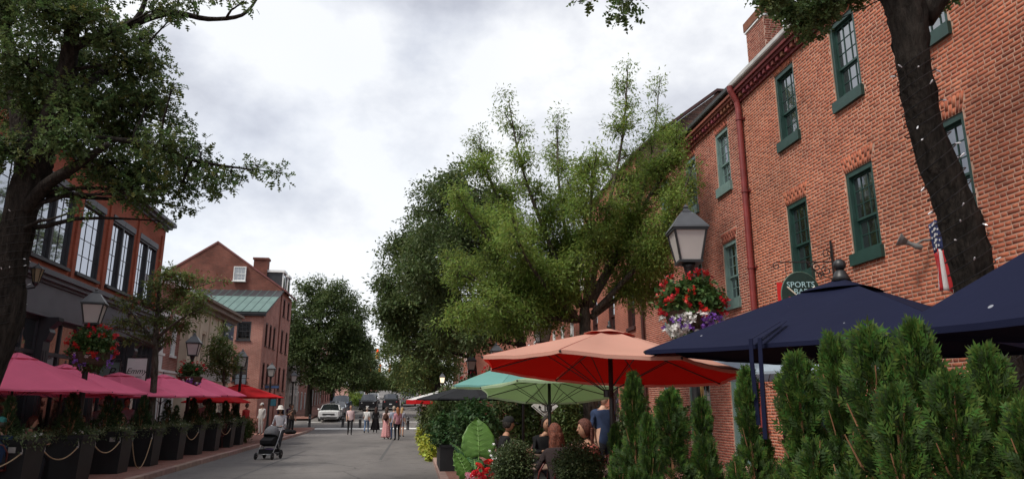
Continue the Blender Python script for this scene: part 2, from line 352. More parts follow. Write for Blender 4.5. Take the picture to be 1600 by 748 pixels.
def kerbs(par, fx, y0, y1, step=1.25):
    b = MB(); b.box(-0.09, 0.09, 0.004, step - 0.008, -0.2, 0.135); me = b.mesh('kerb_stone', M_KERB)
    y = y0
    while y < y1 - 0.2:
        o = link('kerb_stone', me, par, (fx(y + 0.6) , y, ground_z(y + 0.6) + random.uniform(-0.004, 0.004)), -math.atan((fx(y + 1) - fx(y))) + random.uniform(-0.006, 0.006))
        bevel(o, 0.015, 2); y += step
kerbs(sl, lambda y: XL(y) - 0.09, 12, 55.5); kerbs(sr, lambda y: XR + 0.09, 12, 55.5)
for n, (xa, xb, ya, yb) in {'stop_line': (-8.6, 0.45, 55.2, 56.6), 'crossing_line': (-9.0, 0.45, 63.4, 63.9)}.items():
    strip('road_marking', xa, xb, [ya, (ya + yb) / 2, yb], 0.008, M_LINE)
for (xa, xb, ya, yb) in ((-1.12, -1.02, 24.5, 40), (-2.4, -1.5, 33.0, 33.5), (-4.3, -4.22, 17, 30)):
    strip('road_patch', xa, xb, [ya, (ya + yb) / 2, yb], 0.004, M_PATCH)

# ------------------------------------------------------------------ walls, windows
def wall_mb(b, u0, u1, z0, z1, ops, d=0.22, y=0.0, mi=0):
    us = sorted({u0, u1, *[v for o in ops for v in o[:2] if u0 < v < u1]}); zs = sorted({z0, z1, *[v for o in ops for v in o[2:4] if z0 < v < z1]})
    for i in range(len(us) - 1):
        for j in range(len(zs) - 1):
            uc, zc = (us[i] + us[i + 1]) / 2, (zs[j] + zs[j + 1]) / 2
            if any(o[0] < uc < o[1] and o[2] < zc < o[3] for o in ops): continue
            b.add([(us[i], y, zs[j]), (us[i + 1], y, zs[j]), (us[i + 1], y, zs[j + 1]), (us[i], y, zs[j + 1])], [(0, 1, 2, 3)], mi)
    for (a, c, e, f) in [o[:4] for o in ops]:
        b.add([(a, y, e), (c, y, e), (c, y, f), (a, y, f), (a, y + d, e), (c, y + d, e), (c, y + d, f), (a, y + d, f)],
              [(0, 1, 5, 4), (1, 2, 6, 5), (2, 3, 7, 6), (3, 0, 4, 7), (4, 5, 6, 7)], mi)
def shell(b, u0, u1, z0, z1, depth, ops, d=0.22, mi=0):
    wall_mb(b, u0, u1, z0, z1, ops, d, 0.0, mi)
    b.add([(u0, 0, z0), (u0, depth, z0), (u0, depth, z1), (u0, 0, z1)], [(0, 1, 2, 3)], mi)
    b.add([(u1, 0, z0), (u1, depth, z0), (u1, depth, z1), (u1, 0, z1)], [(0, 3, 2, 1)], mi)
    b.add([(u0, depth, z0), (u1, depth, z0), (u1, depth, z1), (u0, depth, z1)], [(0, 3, 2, 1)], mi)
WCACHE = {}
def window(par, u, z, w, h, paint, glass, cols=3, rows=(3, 2), sill=0.2, casing=0.075, rec=0.05, sillout=0.07, panes=True, mull=0, gap=None, sash=True):
    """sash window in an opening w x h whose bottom centre is (u, z): frame, sashes with glazing bars, panes, sill"""
    key = (w, h, paint.name, glass.name, cols, rows, sill, casing, rec, sillout, panes, mull)
    if key not in WCACHE:
        c = casing; b = MB(); y0, y1 = rec - 0.03, 0.205
        b.box(-w / 2, -w / 2 + c, y0, y1, 0, h); b.box(w / 2 - c, w / 2, y0, y1, 0, h); b.box(-w / 2 + c, w / 2 - c, y0 - 0.002, y1, h - c * 1.3, h)
        b.box(-w / 2 + c, w / 2 - c, y0 + 0.01, y1, 0, 0.05)
        lights = 1
        if mull: lights = 2; b.box(-mull / 2, mull / 2, y0 - 0.004, y1, 0.05, h - c * 1.3)
        fr = b.mesh('window', paint)
        iw = (w - 2 * c - (mull if mull else 0)) / lights; ih = h - c * 1.3 - 0.05
        hs = [ih * r / sum(rows) for r in rows]     # upper first
        sashes = []; prs = []
        for li in range(lights):
            x0 = -w / 2 + c + li * (iw + mull); zt = h - c * 1.3
            for si, sh in enumerate(hs):
                zb = zt - sh; yy = rec + 0.045 + 0.04 * si; st = 0.034 if len(hs) > 1 else 0.03
                sb = MB(); sb.box(x0, x0 + st, yy, yy + 0.04, zb, zt); sb.box(x0 + iw - st, x0 + iw, yy, yy + 0.04, zb, zt)
                sb.box(x0 + st, x0 + iw - st, yy, yy + 0.04, zb, zb + st * 1.25); sb.box(x0 + st, x0 + iw - st, yy, yy + 0.04, zt - st, zt)
                nr = rows[si]; ga, gb = x0 + st, x0 + iw - st; gc, gd = zb + st * 1.25, zt - st; bar = 0.016
                pw = (gb - ga - bar * (cols - 1)) / cols; ph = (gd - gc - bar * (nr - 1)) / nr
                for k in range(1, cols): xx = ga + k * (pw + bar) - bar; sb.box(xx, xx + bar, yy + 0.003, yy + 0.034, gc, gd)
                for k in range(1, nr): zz = gc + k * (ph + bar) - bar; sb.box(ga, gb, yy + 0.006, yy + 0.034, zz, zz + bar)
                sashes.append(sb.mesh('sash', paint))
                if panes:
                    pb = MB(); pb.box(-pw / 2 - 0.004, pw / 2 + 0.004, -0.003, 0.003, -ph / 2 - 0.004, ph / 2 + 0.004); pm = pb.mesh('pane', glass)
                    for i in range(cols):
                        for j in range(nr): prs.append((pm, (ga + pw / 2 + i * (pw + bar), yy + 0.02, gc + ph / 2 + j * (ph + bar))))
                else:
                    pb = MB(); pb.box(ga - 0.004, gb + 0.004, -0.003, 0.003, gc - 0.004, gd + 0.004); prs.append((pb.mesh('pane', glass), (0, yy + 0.02, 0)))
                zt = zb
        sl_ = None
        if sill:
            s_ = MB(); s_.box(-w / 2 - 0.05, w / 2 + 0.05, -sillout, 0.1, -sill, -0.003); sl_ = s_.mesh('sill', paint)
        WCACHE[key] = (fr, sashes, prs, sl_)
    fr, sashes, prs, sl_ = WCACHE[key]
    o = link('window', fr, par, (u, 0, z))
    for s in sashes: link('sash', s, o)
    for pm, l in prs: link('pane', pm, o, l)
    if sl_: link('sill', sl_, o)
    return o
def flemish(u0, u1, z0, z1, blocks, course=0.068, st=0.203, hd=0.098, j=0.012):
    """stretcher-header courses clipped round blocks(z) -> list of (ua, ub) kept clear; returns array ua,ub,za,zb"""
    out = []; n = int((z1 - z0) / course); mod = st + hd + 2 * j
    for c in range(n):
        za = z0 + c * course + j / 2; zb = za + course - j; zc = (za + zb) / 2
        cuts = sorted(blocks(zc)); x = u0 - (mod / 2 if c % 2 else 0) - 0.02 * ((c * 7) % 3 - 1); k = 0
        segs = []; s = u0
        for a, b_ in cuts:
            if a > s: segs.append((s, min(a, u1)))
            s = max(s, b_)
        if s < u1: segs.append((s, u1))
        while x < u1:
            w = st if k % 2 == 0 else hd
            for sa, sb in segs:
                a, b_ = max(x, sa + j / 2), min(x + w, sb - j / 2)
                if b_ - a > 0.035: out.append((a, b_, za, zb))
            x += w + j; k += 1
    return np.array(out)
def hexes(A, depth=0.02):
    """bricks as shallow hexahedra standing proud of the mortar: A rows (ua, ub, za, zb)"""
    n = len(A); p = rng.uniform(0.002, 0.005, n); jit = rng.uniform(-0.0016, 0.0016, (n, 4)); a, b, c, d = (A + jit).T
    V = np.zeros((n, 8, 3)); e = 0.003
    V[:, 0] = np.c_[a + e, -p, c + e]; V[:, 1] = np.c_[b - e, -p, c + e]; V[:, 2] = np.c_[b - e, -p, d - e]; V[:, 3] = np.c_[a + e, -p, d - e]
    y = np.full(n, depth); V[:, 4] = np.c_[a, y, c]; V[:, 5] = np.c_[b, y, c]; V[:, 6] = np.c_[b, y, d]; V[:, 7] = np.c_[a, y, d]
    f = np.array([(0, 1, 2, 3), (4, 5, 1, 0), (5, 6, 2, 1), (6, 7, 3, 2), (7, 4, 0, 3)])
    F = (f[None] + 8 * np.arange(n)[:, None, None]).reshape(-1, 4); return V.reshape(-1, 3), F
def arch_hex(uc, z, w, h, n, fan):
    """fanned upright bricks of a flat arch over an opening"""
    V = []; F = []; f = [(0, 1, 2, 3), (4, 5, 1, 0), (5, 6, 2, 1), (6, 7, 3, 2), (7, 4, 0, 3)]
    wb, wt = w, w + 2 * fan
    for i in range(n):
        s0, s1 = i / n + 0.008 / w, (i + 1) / n - 0.008 / w; o = 8 * i; p = -0.004 - random.uniform(0.002, 0.005)
        q = [(uc - wb / 2 + wb * s0, z), (uc - wb / 2 + wb * s1, z), (uc - wt / 2 + wt * s1, z + h), (uc - wt / 2 + wt * s0, z + h)]
        cut = 0.36 if i % 2 else 0.64; lr = lambda a, b, t: (a[0] + (b[0] - a[0]) * t, a[1] + (b[1] - a[1]) * t)
        for lo, hi in ((0, cut - 0.013), (cut + 0.013, 1)):
            o = len(V); qq = [lr(q[0], q[3], lo), lr(q[1], q[2], lo), lr(q[1], q[2], hi), lr(q[0], q[3], hi)]
            V += [(x, p, zz) for x, zz in qq] + [(x, 0.02, zz) for x, zz in qq]; F += [tuple(k + o for k in t) for t in f]
    return np.array(V), np.array(F)
def cat(parts):
    Vs, Fs, o = [], [], 0
    for V, F in parts: Vs.append(V); Fs.append(F + o); o += len(V)
    return np.vstack(Vs), np.vstack(Fs)

# ------------------------------------------------------------------ right-hand row
RZR = R(-90)
def gutter(par, u0, u1, z, out, m, name='gutter'):
    b = MB(); prof = [(-out, z), (-out - 0.02, z + 0.03), (-out - 0.03, z + 0.11), (-out + 0.12, z + 0.11), (-out + 0.12, z)]
    b.prism(prof, u0, u1, 'x'); return b.build(name, m, par)
def dentils(par, u0, u1, z, m):
    b = MB(); b.box(-0.05, 0.05, -0.14, 0.02, 0, 0.10); bevel_me = b.mesh('dentil', m)
    n = int((u1 - u0) / 0.21)
    for i in range(n): link('dentil', bevel_me, par, (u0 + 0.1 + i * (u1 - u0 - 0.1) / n, 0, z))
    b = MB(); b.box(u0, u1, -0.06, 0.02, z - 0.075, z - 0.008); b.box(u0, u1, -0.17, 0.02, z + 0.108, z + 0.175); b.box(u0, u1, -0.22, 0.02, z + 0.18, z + 0.25)
    b.build('cornice_course', m, par)
def frontage(name, label, X, Ya, Yb, top, wins, paint, sills, brickm, arch=True, singles=0, doors=(), fine=True, depth=9.0, mortar=None):
    """brick front on the right of the street from Ya to Yb (u runs back towards the camera)"""
    t = thing(name, label, 'building', (X, Yb, 0), RZR, 'brick buildings along the right side of the street'); W = Yb - Ya
    ops = [(Yb - y - w / 2, Yb - y + w / 2, z, z + h) for (y, z, w, h) in wins] + [(Yb - y - w / 2, Yb - y + w / 2, z, z + h) for (y, z, w, h, *_) in doors]
    b = MB(); shell(b, 0, W, 0, top, depth, ops, 0.21); b.build('wall', mortar or brickm, t)
    AH, FAN = 0.30, 0.10
    if fine:
        def blocks(z):
            r = []
            for (a, c, e, f) in ops:
                if e - 0.2 < z < f: r.append((a - (0.055 if z < e else 0), c + (0.055 if z < e else 0)))
                elif arch and f <= z < f + AH: k = FAN * (z - f) / AH; r.append((a - k - 0.004, c + k + 0.004))
            return r
        A = flemish(0, W, 0.0, top - 0.45, blocks)
        if singles:
            w = np.c_[np.full(len(A), X), Yb - (A[:, 0] + A[:, 1]) / 2, (A[:, 2] + A[:, 3]) / 2]
            d = np.linalg.norm(w - (0, 0, EYE), axis=1)
            # in front of the lens, clear of the trunk and of the parasols
            th, yw = R(13.446), R(7.654); r_ = w[:, 0] * math.cos(yw) - w[:, 1] * math.sin(yw); f_ = w[:, 0] * math.sin(yw) + w[:, 1] * math.cos(yw); zz = w[:, 2] - EYE
            fw = f_ * math.cos(th) + zz * math.sin(th); px = 800 + 1100 * r_ / fw; py = 374 - 1100 * (zz * math.cos(th) - f_ * math.sin(th)) / fw
            ok = (px < 1595) & (py > 5) & (py < 400 - (px - 1540) * 0.3) & (px > 1415 + py * 0.42)
            idx = np.argsort(np.where(ok, d, 1e9))[:singles]; keep = np.ones(len(A), bool); keep[idx] = False
            pool = {}
            for i in idx:
                a, c, e, f = A[i]; L_ = round(c - a, 2)
                if L_ not in pool:
                    V, F = hexes(np.array([[-L_ / 2, L_ / 2, 0, f - e]])); pool[L_] = np_mesh('brick', V, F, BRICK_A1)
                link('brick', pool[L_], t, ((a + c) / 2, random.uniform(-0.0015, 0.0015), e))
            A = A[keep]
        parts = [hexes(A)]
        if arch:
            for (a, c, e, f) in ops: parts.append(arch_hex((a + c) / 2, f + 0.006, c - a, AH - 0.012, max(8, int((c - a) / 0.066)), FAN))
        V, F = cat(parts); o = link('brickwork', np_mesh('brickwork', V, F, brickm), t); o['kind'] = 'stuff'
    for (y, z, w, h) in wins: window(t, Yb - y, z, w, h, paint, M_GLASSR, 3, (3, 2), sills)
    for (y, z, w, h, c_, r_) in doors: window(t, Yb - y, z, w, h, paint, M_GLASSD, c_, r_, 0, casing=0.09)
    return t
def gable_roof(par, u0, u1, z, depth, rise, m, over=0.25):
    b = MB(); b.prism([(-over, z), (depth / 2, z + rise), (depth + over, z), (depth + over, z - 0.08), (depth / 2, z + rise - 0.1), (-over, z - 0.08)], u0, u1, 'x')
    return b.build('roof', m, par)

A = frontage('brick_building', 'salmon brick building with dark green sash windows and pale gutter', 8.0, 1.5, 15.8, 9.75,
             [(y, 7.45, 0.82, 1.62) for y in (13.62, 11.42, 9.24, 7.04)] + [(y, 4.42, 0.82, 1.56) for y in (13.62, 11.42, 9.24, 7.04)],
             M_GREENP, 0.22, BRICK_A, singles=300, doors=[(13.3, 0.7, 1.9, 2.1, 3, (3,)), (8.35, 0.2, 1.2, 2.6, 2, (4,)), (4.6, 0.6, 1.8, 2.1, 3, (3,))], mortar=M_MORTAR)
gutter(A, -0.0, 14.3, 9.60, 0.26, M_GUTTER); dentils(A, 0.0, 14.3, 9.28, BRICK_DK); gable_roof(A, 0, 14.3, 9.72, 9, 2.5, M_ROOFDK, 0.1)
B = frontage('brick_building', 'rose brick building with grey-green sash windows beside the red downpipe', 8.01, 15.8, 24.2, 9.75,
             [(y, 7.42, 0.80, 1.54) for y in (17.0, 19.24, 21.5)] + [(y, 4.35, 0.80, 1.52) for y in (17.0, 19.24, 21.5)],
             M_GREYGREEN, 0.25, BRICK_B, doors=[(17.05, 0.3, 0.95, 2.45, 2, (4,)), (19.6, 0.8, 1.5, 1.9, 3, (3,)), (22.0, 0.2, 1.0, 2.5, 2, (4,))], mortar=M_MORTARB)
gutter(B, 0.0, 8.4, 9.60, 0.26, M_GUTTERDK); dentils(B, 0.0, 8.4, 9.28, BRICK_DK); gable_roof(B, 0, 8.4, 9.72, 9, 2.5, M_ROOFDK, 0.1)
def downpipe(par, u, z0, z1, m, r=0.075):
    b = MB(); b.tube([(u, -0.30, z1), (u, -0.28, z1 - 0.12), (u, -0.13, z1 - 0.42), (u, -0.105, z1 - 0.6), (u, -0.105, z0)], r, 12)
    for zz in np.arange(z0 + 0.8, z1 - 0.7, 1.9): b.tube([(u, -0.105, zz), (u, -0.105, zz + 0.06)], r * 1.22, 12); b.box(u - 0.13, u + 0.13, -0.03, 0.0, zz + 0.01, zz + 0.05)
    return b.build('downpipe', m, par, smooth=False)
downpipe(A, 0.12, 0.3, 9.62, M_REDPIPE); downpipe(B, 0.10, 0.3, 9.62, M_BROWNP, 0.06)
def chimney(par, u, y, w, d, z0, z1):
    c = MB(); c.box(u - w / 2, u + w / 2, y, y + d, z0, z1 - 0.3); ch = c.build('chimney', M_MORTARB, par)
    P = []
    for (s, n0, n1) in (('f', u - w / 2, u + w / 2), ('b', u - w / 2, u + w / 2), ('l', y, y + d), ('r', y, y + d)):
        A_ = flemish(n0, n1, z0, z1 - 0.32, lambda z: []); V, F = hexes(A_, 0.0)
        if s == 'f': V = np.c_[V[:, 0], V[:, 1] + y, V[:, 2]]
        if s == 'b': V = np.c_[V[:, 0], y + d - V[:, 1], V[:, 2]]
        if s == 'l': V = np.c_[u - w / 2 + V[:, 1], V[:, 0], V[:, 2]]
        if s == 'r': V = np.c_[u + w / 2 - V[:, 1], V[:, 0], V[:, 2]]
        P.append((V, F))
    V, F = cat(P); o = link('chimney_brickwork', np_mesh('chimney_brickwork', V, F, BRICK_CH), ch); o['kind'] = 'stuff'
    c = MB(); c.box(u - w / 2 - 0.05, u + w / 2 + 0.05, y - 0.05, y + d + 0.05, z1 - 0.26, z1); c.build('chimney_cap', BRICK_DK, ch)
    c = MB(); c.box(u - w / 2 - 0.035, u + w / 2 + 0.035, y - 0.035, y + d + 0.035, z1 - 0.32, z1 - 0.265); c.build('mortar_band', M_WHITEP, ch)
    c = MB(); c.box(u - w / 2 - 0.05, u + w / 2 + 0.05, y - 0.05, y + d + 0.05, z0, z0 + 0.55); c.build('flashing', M_GUTTER, ch); return ch
chimney(B, 24.2 - 16.55, 0.99, 1.0, 0.55, 10.3, 12.28)
C = frontage('brick_building', 'tall orange brick building with oxblood windows and a sooty gable end', 8.0, 24.2, 33.0, 11.0,
             [(y, z, 0.95, h) for y in (25.7, 28.4, 31.2) for z, h in ((4.6, 1.9), (7.7, 1.8))], M_BROWNP, 0.12, B_C, arch=False, fine=False,
             doors=[(25.7, 0.4, 1.4, 2.3, 2, (3,)), (28.4, 0.2, 1.2, 2.6, 2, (4,)), (31.2, 0.4, 1.4, 2.3, 2, (3,))])
gable_roof(C, 0, 8.6, 11.02, 7.2, 2.65, M_ROOFDK, 0.15)
b = MB(); b.prism([(0.0, 9.0), (0.0, 10.95), (0.9, 11.75), (3.35, 13.62), (4.0, 13.62), (7.2, 11.1), (7.2, 9.0)], 8.6, 8.85, 'x'); b.build('gable_wall', B_SOOT, C)
b = MB(); b.prism([(-0.06, 10.98), (0.9, 11.80), (3.33, 13.66), (4.03, 13.66), (7.3, 11.1), (7.3, 11.18), (4.05, 13.76), (3.3, 13.76), (0.86, 11.9), (-0.06, 11.08)], 8.55, 8.95, 'x'); b.build('coping', M_BROWNP, C)
D = frontage('brick_building', 'brick building with white sash windows seen through the street trees', 8.2, 33.0, 44.0, 10.4,
             [(y, z, 0.95, 1.8) for y in (34.5, 37, 39.5, 42) for z in (4.4, 7.5)], M_WHITEP, 0.12, B_C, arch=False, fine=False,
             doors=[(35, 0.2, 1.3, 2.7, 2, (3,)), (38.5, 0.5, 2.2, 2.2, 3, (2,)), (42, 0.2, 1.3, 2.7, 2, (3,))])
gable_roof(D, 0, 11, 10.42, 9, 2.6, M_ROOFDK)
E_ = frontage('brick_building', 'red brick corner building at the far crossing with white trim', 7.6, 44.0, 55.0, 9.6,
             [(y, z, 0.95, 1.7) for y in (45.5, 48, 50.5, 53) for z in (4.2, 7.1)], M_WHITEP, 0.12, B_FAR, arch=False, fine=False,
             doors=[(46, 0.4, 2.2, 2.3, 3, (2,)), (49.5, 0.2, 1.3, 2.7, 2, (3,)), (53, 0.4, 2.2, 2.3, 3, (2,))])
gable_roof(E_, 0, 11, 9.62, 9, 2.2, M_ROOFDK)
# ------------------------------------------------------------------ left-hand row
RZL = R(91.72)
fx_left = lambda y: -10.2 - 0.03 * (y - 15.3)
Y0 = 10.0
L1 = thing('brick_building', 'deep red brick building with tall gridded windows over a charcoal shopfront', 'building', (fx_left(Y0), Y0, 0), RZL)
W1 = [(16.7, 19.25, 2, 0.16), (19.9, 22.2, 2, 0.16), (22.75, 24.4, 3, 0), (25.1, 27.2, 2, 0.16), (27.75, 29.8, 2, 0.16)]
W1 = [(12.2, 14.0, 3, 0), (14.3, 16.2, 2, 0.16)] + W1
def left_main():
    ops = [(a - Y0, c - Y0, 5.69, 8.15) for a, c, _, _ in W1]; b = MB(); shell(b, 0, 20.6, 5.2, 9.0, 12, ops, 0.25)
    # side and back below the upper floor
    b.add([(20.6, 0, 0), (20.6, 12, 0), (20.6, 12, 5.2), (20.6, 0, 5.2)], [(0, 1, 2, 3)]); b.add([(0, 0.3, 0), (0, 12, 0), (0, 12, 5.2), (0, 0.3, 5.2)], [(0, 1, 2, 3)])
    b.build('wall', B_LEFT, L1)
    for a, c, cols, mull in W1:
        w = c - a
        window(L1, (a + c) / 2 - Y0, 5.69, w, 2.25, M_DARKGREY, M_GLASSL, cols, (4,), 0.09, 0.05, 0.04, 0.09, mull=mull * 0.65)
        p = MB(); p.box(-w / 2 - 0.02, w / 2 + 0.02, -0.03, 0.1, 0, 0.2); p.box(-0.02, 0.02, -0.035, 0.05, 0.0, 0.2); p.build('lintel', M_MIDGREY, L1, ((a + c) / 2 - Y0, 0, 7.95))
    for y in (16.45, 19.57, 22.47, 24.75, 27.47, 30.2):
        p = MB(); p.box(-0.11, 0.11, -0.07, 0.02, 5.37, 8.6); bevel(p.build('pier', B_LEFT, L1, (y - Y0, 0, 0)), 0.01)
    p = MB()
    for k, (o, z0, z1) in enumerate(((0.08, 8.9, 9.0), (0.2, 9.003, 9.12), (0.32, 9.123, 9.26))): p.box(-0.1, 20.6 + o, -o, 0.3, z0, z1)
    p.build('roof_cornice', M_MIDGREY, L1)
    p = MB(); p.box(0, 20.6, 0.3, 12, 8.98, 9.1); p.build('roof', M_ROOFDK, L1)
    # shopfront: fascia with moulded cornice, pilasters with brackets, glazed bays, stall risers
    p = MB(); p.box(0, 20.6, -0.12, 0.25, 4.2, 5.0); bevel(p.build('fascia', M_MIDGREY, L1), 0.01)
    p = MB()
    for o, z0, z1 in ((0.17, 5.003, 5.08), (0.26, 5.083, 5.2), (0.34, 5.203, 5.28), (0.30, 5.283, 5.36)): p.box(0, 20.6 + o * 0.3, -o, 0.2, z0, z1)
    p.box(0, 20.6, -0.15, 0.2, 4.12, 4.197); p.build('shop_cornice', M_MIDGREY, L1)
    pil = [11.0, 13.4, 15.9, 18.5, 21.3, 24.8, 28.0, 30.35]
    pm = MB(); pm.box(-0.2, 0.2, -0.16, 0.2, 0.13, 3.45); pm.box(-0.24, 0.24, -0.2, 0.2, 0.13, 0.5)
    for x in (-0.11, 0.02): pm.box(x, x + 0.09, -0.175, -0.15, 0.7, 3.2)
    pm = pm.mesh('pilaster', M_DARKGREY)
    bm_ = MB(); bm_.prism([(-0.17, 3.45), (-0.22, 3.5), (-0.28, 3.7), (-0.24, 3.8), (-0.42, 4.0), (-0.44, 4.115), (0.1, 4.115), (0.1, 3.45)], -0.17, 0.17, 'x')
    for i in range(5): bm_.box(-0.16 + i * 0.068, -0.12 + i * 0.068, -0.46, -0.4, 4.02, 4.11)
    bm_ = bm_.mesh('bracket', M_DARKGREY)
    for y in pil:
        q = link('pilaster', pm, L1, (y - Y0, 0, 0)); link('bracket', bm_, q)
    for i in range(len(pil) - 1):
        a, c = pil[i] + 0.21 - Y0, pil[i + 1] - 0.21 - Y0; f = MB(); w = c - a
        f.box(a, c, 0.0, 0.16, 0.13, 0.62); f.box(a, c, 0.02, 0.12, 3.1, 3.2); f.box(a, c, 0.02, 0.12, 4.02, 4.12)
        for x in (a, a + w / 3 - 0.03, a + 2 * w / 3 - 0.03, c - 0.06): f.box(x, x + 0.06, 0.022, 0.118, 0.62, 4.02)
        fr = f.build('shop_window', M_DARKGREY, L1)
        for k in range(3):
            x0 = a + k * (w - 0.06) / 3 + 0.05; x1 = a + (k + 1) * (w - 0.06) / 3 + 0.01
            g = MB(); g.box(x0, x1, 0.075, 0.085, 0.62, 3.1); g.build('pane', M_GLASSD, fr); g = MB(); g.box(x0, x1, 0.075, 0.085, 3.2, 4.02); g.build('pane', M_GLASSD, fr)
    p = MB(); p.box(0, 20.6, 0.25, 0.35, 0, 5.2); p.build('shop_back', M_DARKGREY, L1)
left_main()

def plain_front(name, label, loc, rz, W, H, depth, wallm, wins, paint, glass, cols=2, rows=(2, 2), sill=0.1, doors=(), group=None, panes=True):
    t = thing(name, label, 'building', loc, rz, group)
    ops = [(u - w / 2, u + w / 2, z, z + h) for (u, z, w, h) in list(wins) + [d[:4] for d in doors]]
    b = MB(); shell(b, 0, W, 0, H, depth, ops, 0.21); b.build('wall', wallm, t)
    for (u, z, w, h) in wins: window(t, u, z, w, h, paint, glass, cols, rows, sill, panes=panes)
    for (u, z, w, h) in [d[:4] for d in doors]: window(t, u, z, w, h, paint, M_GLASSD, 2, (3,), 0, casing=0.1, panes=panes)
    return t
# small red house with white trim
L2 = plain_front('brick_house', 'small red brick house with white window trim next to the cream front', (fx_left(30.7) + 0.05, 30.7, 0), RZL, 3.3, 7.0, 9, B_FAR,
                 [(u, z, 0.75, 1.45) for u in (0.8, 2.45) for z in (3.9,)], M_WHITEP, M_GLASSR, 2, (2, 2), 0.1, doors=[(0.8, 0.2, 0.95, 2.55), (2.3, 0.2, 1.3, 2.55)])
for u, w in ((0.8, 1.25), (2.3, 1.6)):
    p = MB(); p.box(u - w / 2, u + w / 2, -0.09, 0.02, 2.78, 3.12); p.box(u - w / 2 - 0.06, u + w / 2 + 0.06, -0.14, 0.02, 3.123, 3.22)
    p.box(u - w / 2, u - w / 2 + 0.13, -0.06, 0.02, 0.13, 2.777); p.box(u + w / 2 - 0.13, u + w / 2, -0.06, 0.02, 0.13, 2.777); p.build('door_surround', M_WHITEP, L2)
for u in (0.8, 2.45):
    p = MB(); p.box(u - 0.5, u + 0.5, -0.07, 0.02, 5.37, 5.6); p.box(u - 0.55, u + 0.55, -0.1, 0.02, 5.603, 5.68); p.build('window_head', M_WHITEP, L2)
p = MB(); p.box(-0.05, 3.3, -0.28, 0.2, 6.7, 6.8); p.box(-0.05, 3.3, -0.4, 0.2, 6.803, 7.05); p.build('cornice', M_WHITEP, L2)
p = MB(); p.prism([(0, 7.0), (4.5, 9.2), (9, 7.0)], 0, 3.3, 'x'); p.build('roof', M_ROOFDK, L2)
# cream stucco front
L3 = plain_front('stucco_building', 'cream stucco building with deep brown cornice and a navy sign board', (-10.35, 34.0, 0), R(90.4), 8.0, 6.5, 10, M_CREAM,
                 [(u, 3.75, 0.75, 1.55) for u in (0.9, 2.5, 4.1, 5.7, 7.1)], M_CREAM, M_GLASSR, 2, (2, 2), 0.1, doors=[(1.2, 0.2, 1.2, 2.6), (3.2, 0.5, 1.7, 2.3), (5.3, 0.2, 1.2, 2.6), (7.0, 0.5, 1.4, 2.3)])
M_BROWNTRIM = mat('brown_cornice', (0.20, 0.155, 0.125), 0.8, 0.15, 3)
p = MB(); p.box(-0.05, 8.05, -0.2, 0.2, 6.2, 6.4); p.box(-0.1, 8.1, -0.42, 0.2, 6.403, 6.62); p.box(-0.12, 8.12, -0.55, 0.2, 6.623, 6.75); p.build('cornice', M_BROWNTRIM, L3)
p = MB(); p.box(0, 8, -0.1, 0.02, 3.0, 3.45); p.box(-0.02, 8.02, -0.16, 0.02, 3.453, 3.55); p.build('shop_fascia', M_STONE, L3)
for u in (0.05, 1.7, 3.3, 4.9, 6.4, 7.95):
    p = MB(); p.box(u - 0.14, u + 0.14, -0.05, 0.02, 3.56, 6.19); p.build('pilaster', M_CREAM, L3)
p = MB(); p.prism([(-0.3, 6.7), (5, 7.6), (10, 6.7)], 0, 8.0, 'x'); p.build('roof', M_ROOFDK, L3)
NAVY = mat('navy_sign', (0.014, 0.026, 0.085), 0.5, 0.1)
sg = thing('shop_sign', 'navy sign board with two white lines of lettering on the cream wall', 'sign', (-10.35 + 0.10, 40.55, 5.35), R(90.4))
p = MB(); p.box(-0.95, 0.95, -0.03, 0.01, -0.02, 0.82); p.build('board', NAVY, sg)
p = MB()
for x0, x1, z0, z1 in ((-0.8, 0.25, 0.50, 0.66), (-0.8, -0.05, 0.16, 0.28), (0.5, 0.78, 0.12, 0.2)):
    n = int((x1 - x0) / 0.13)
    for i in range(n): p.box(x0 + i * 0.13, x0 + i * 0.13 + 0.09, -0.036, -0.029, z0, z1 - (i % 3) * 0.02)
p.build('lettering', M_WHITEP, sg)
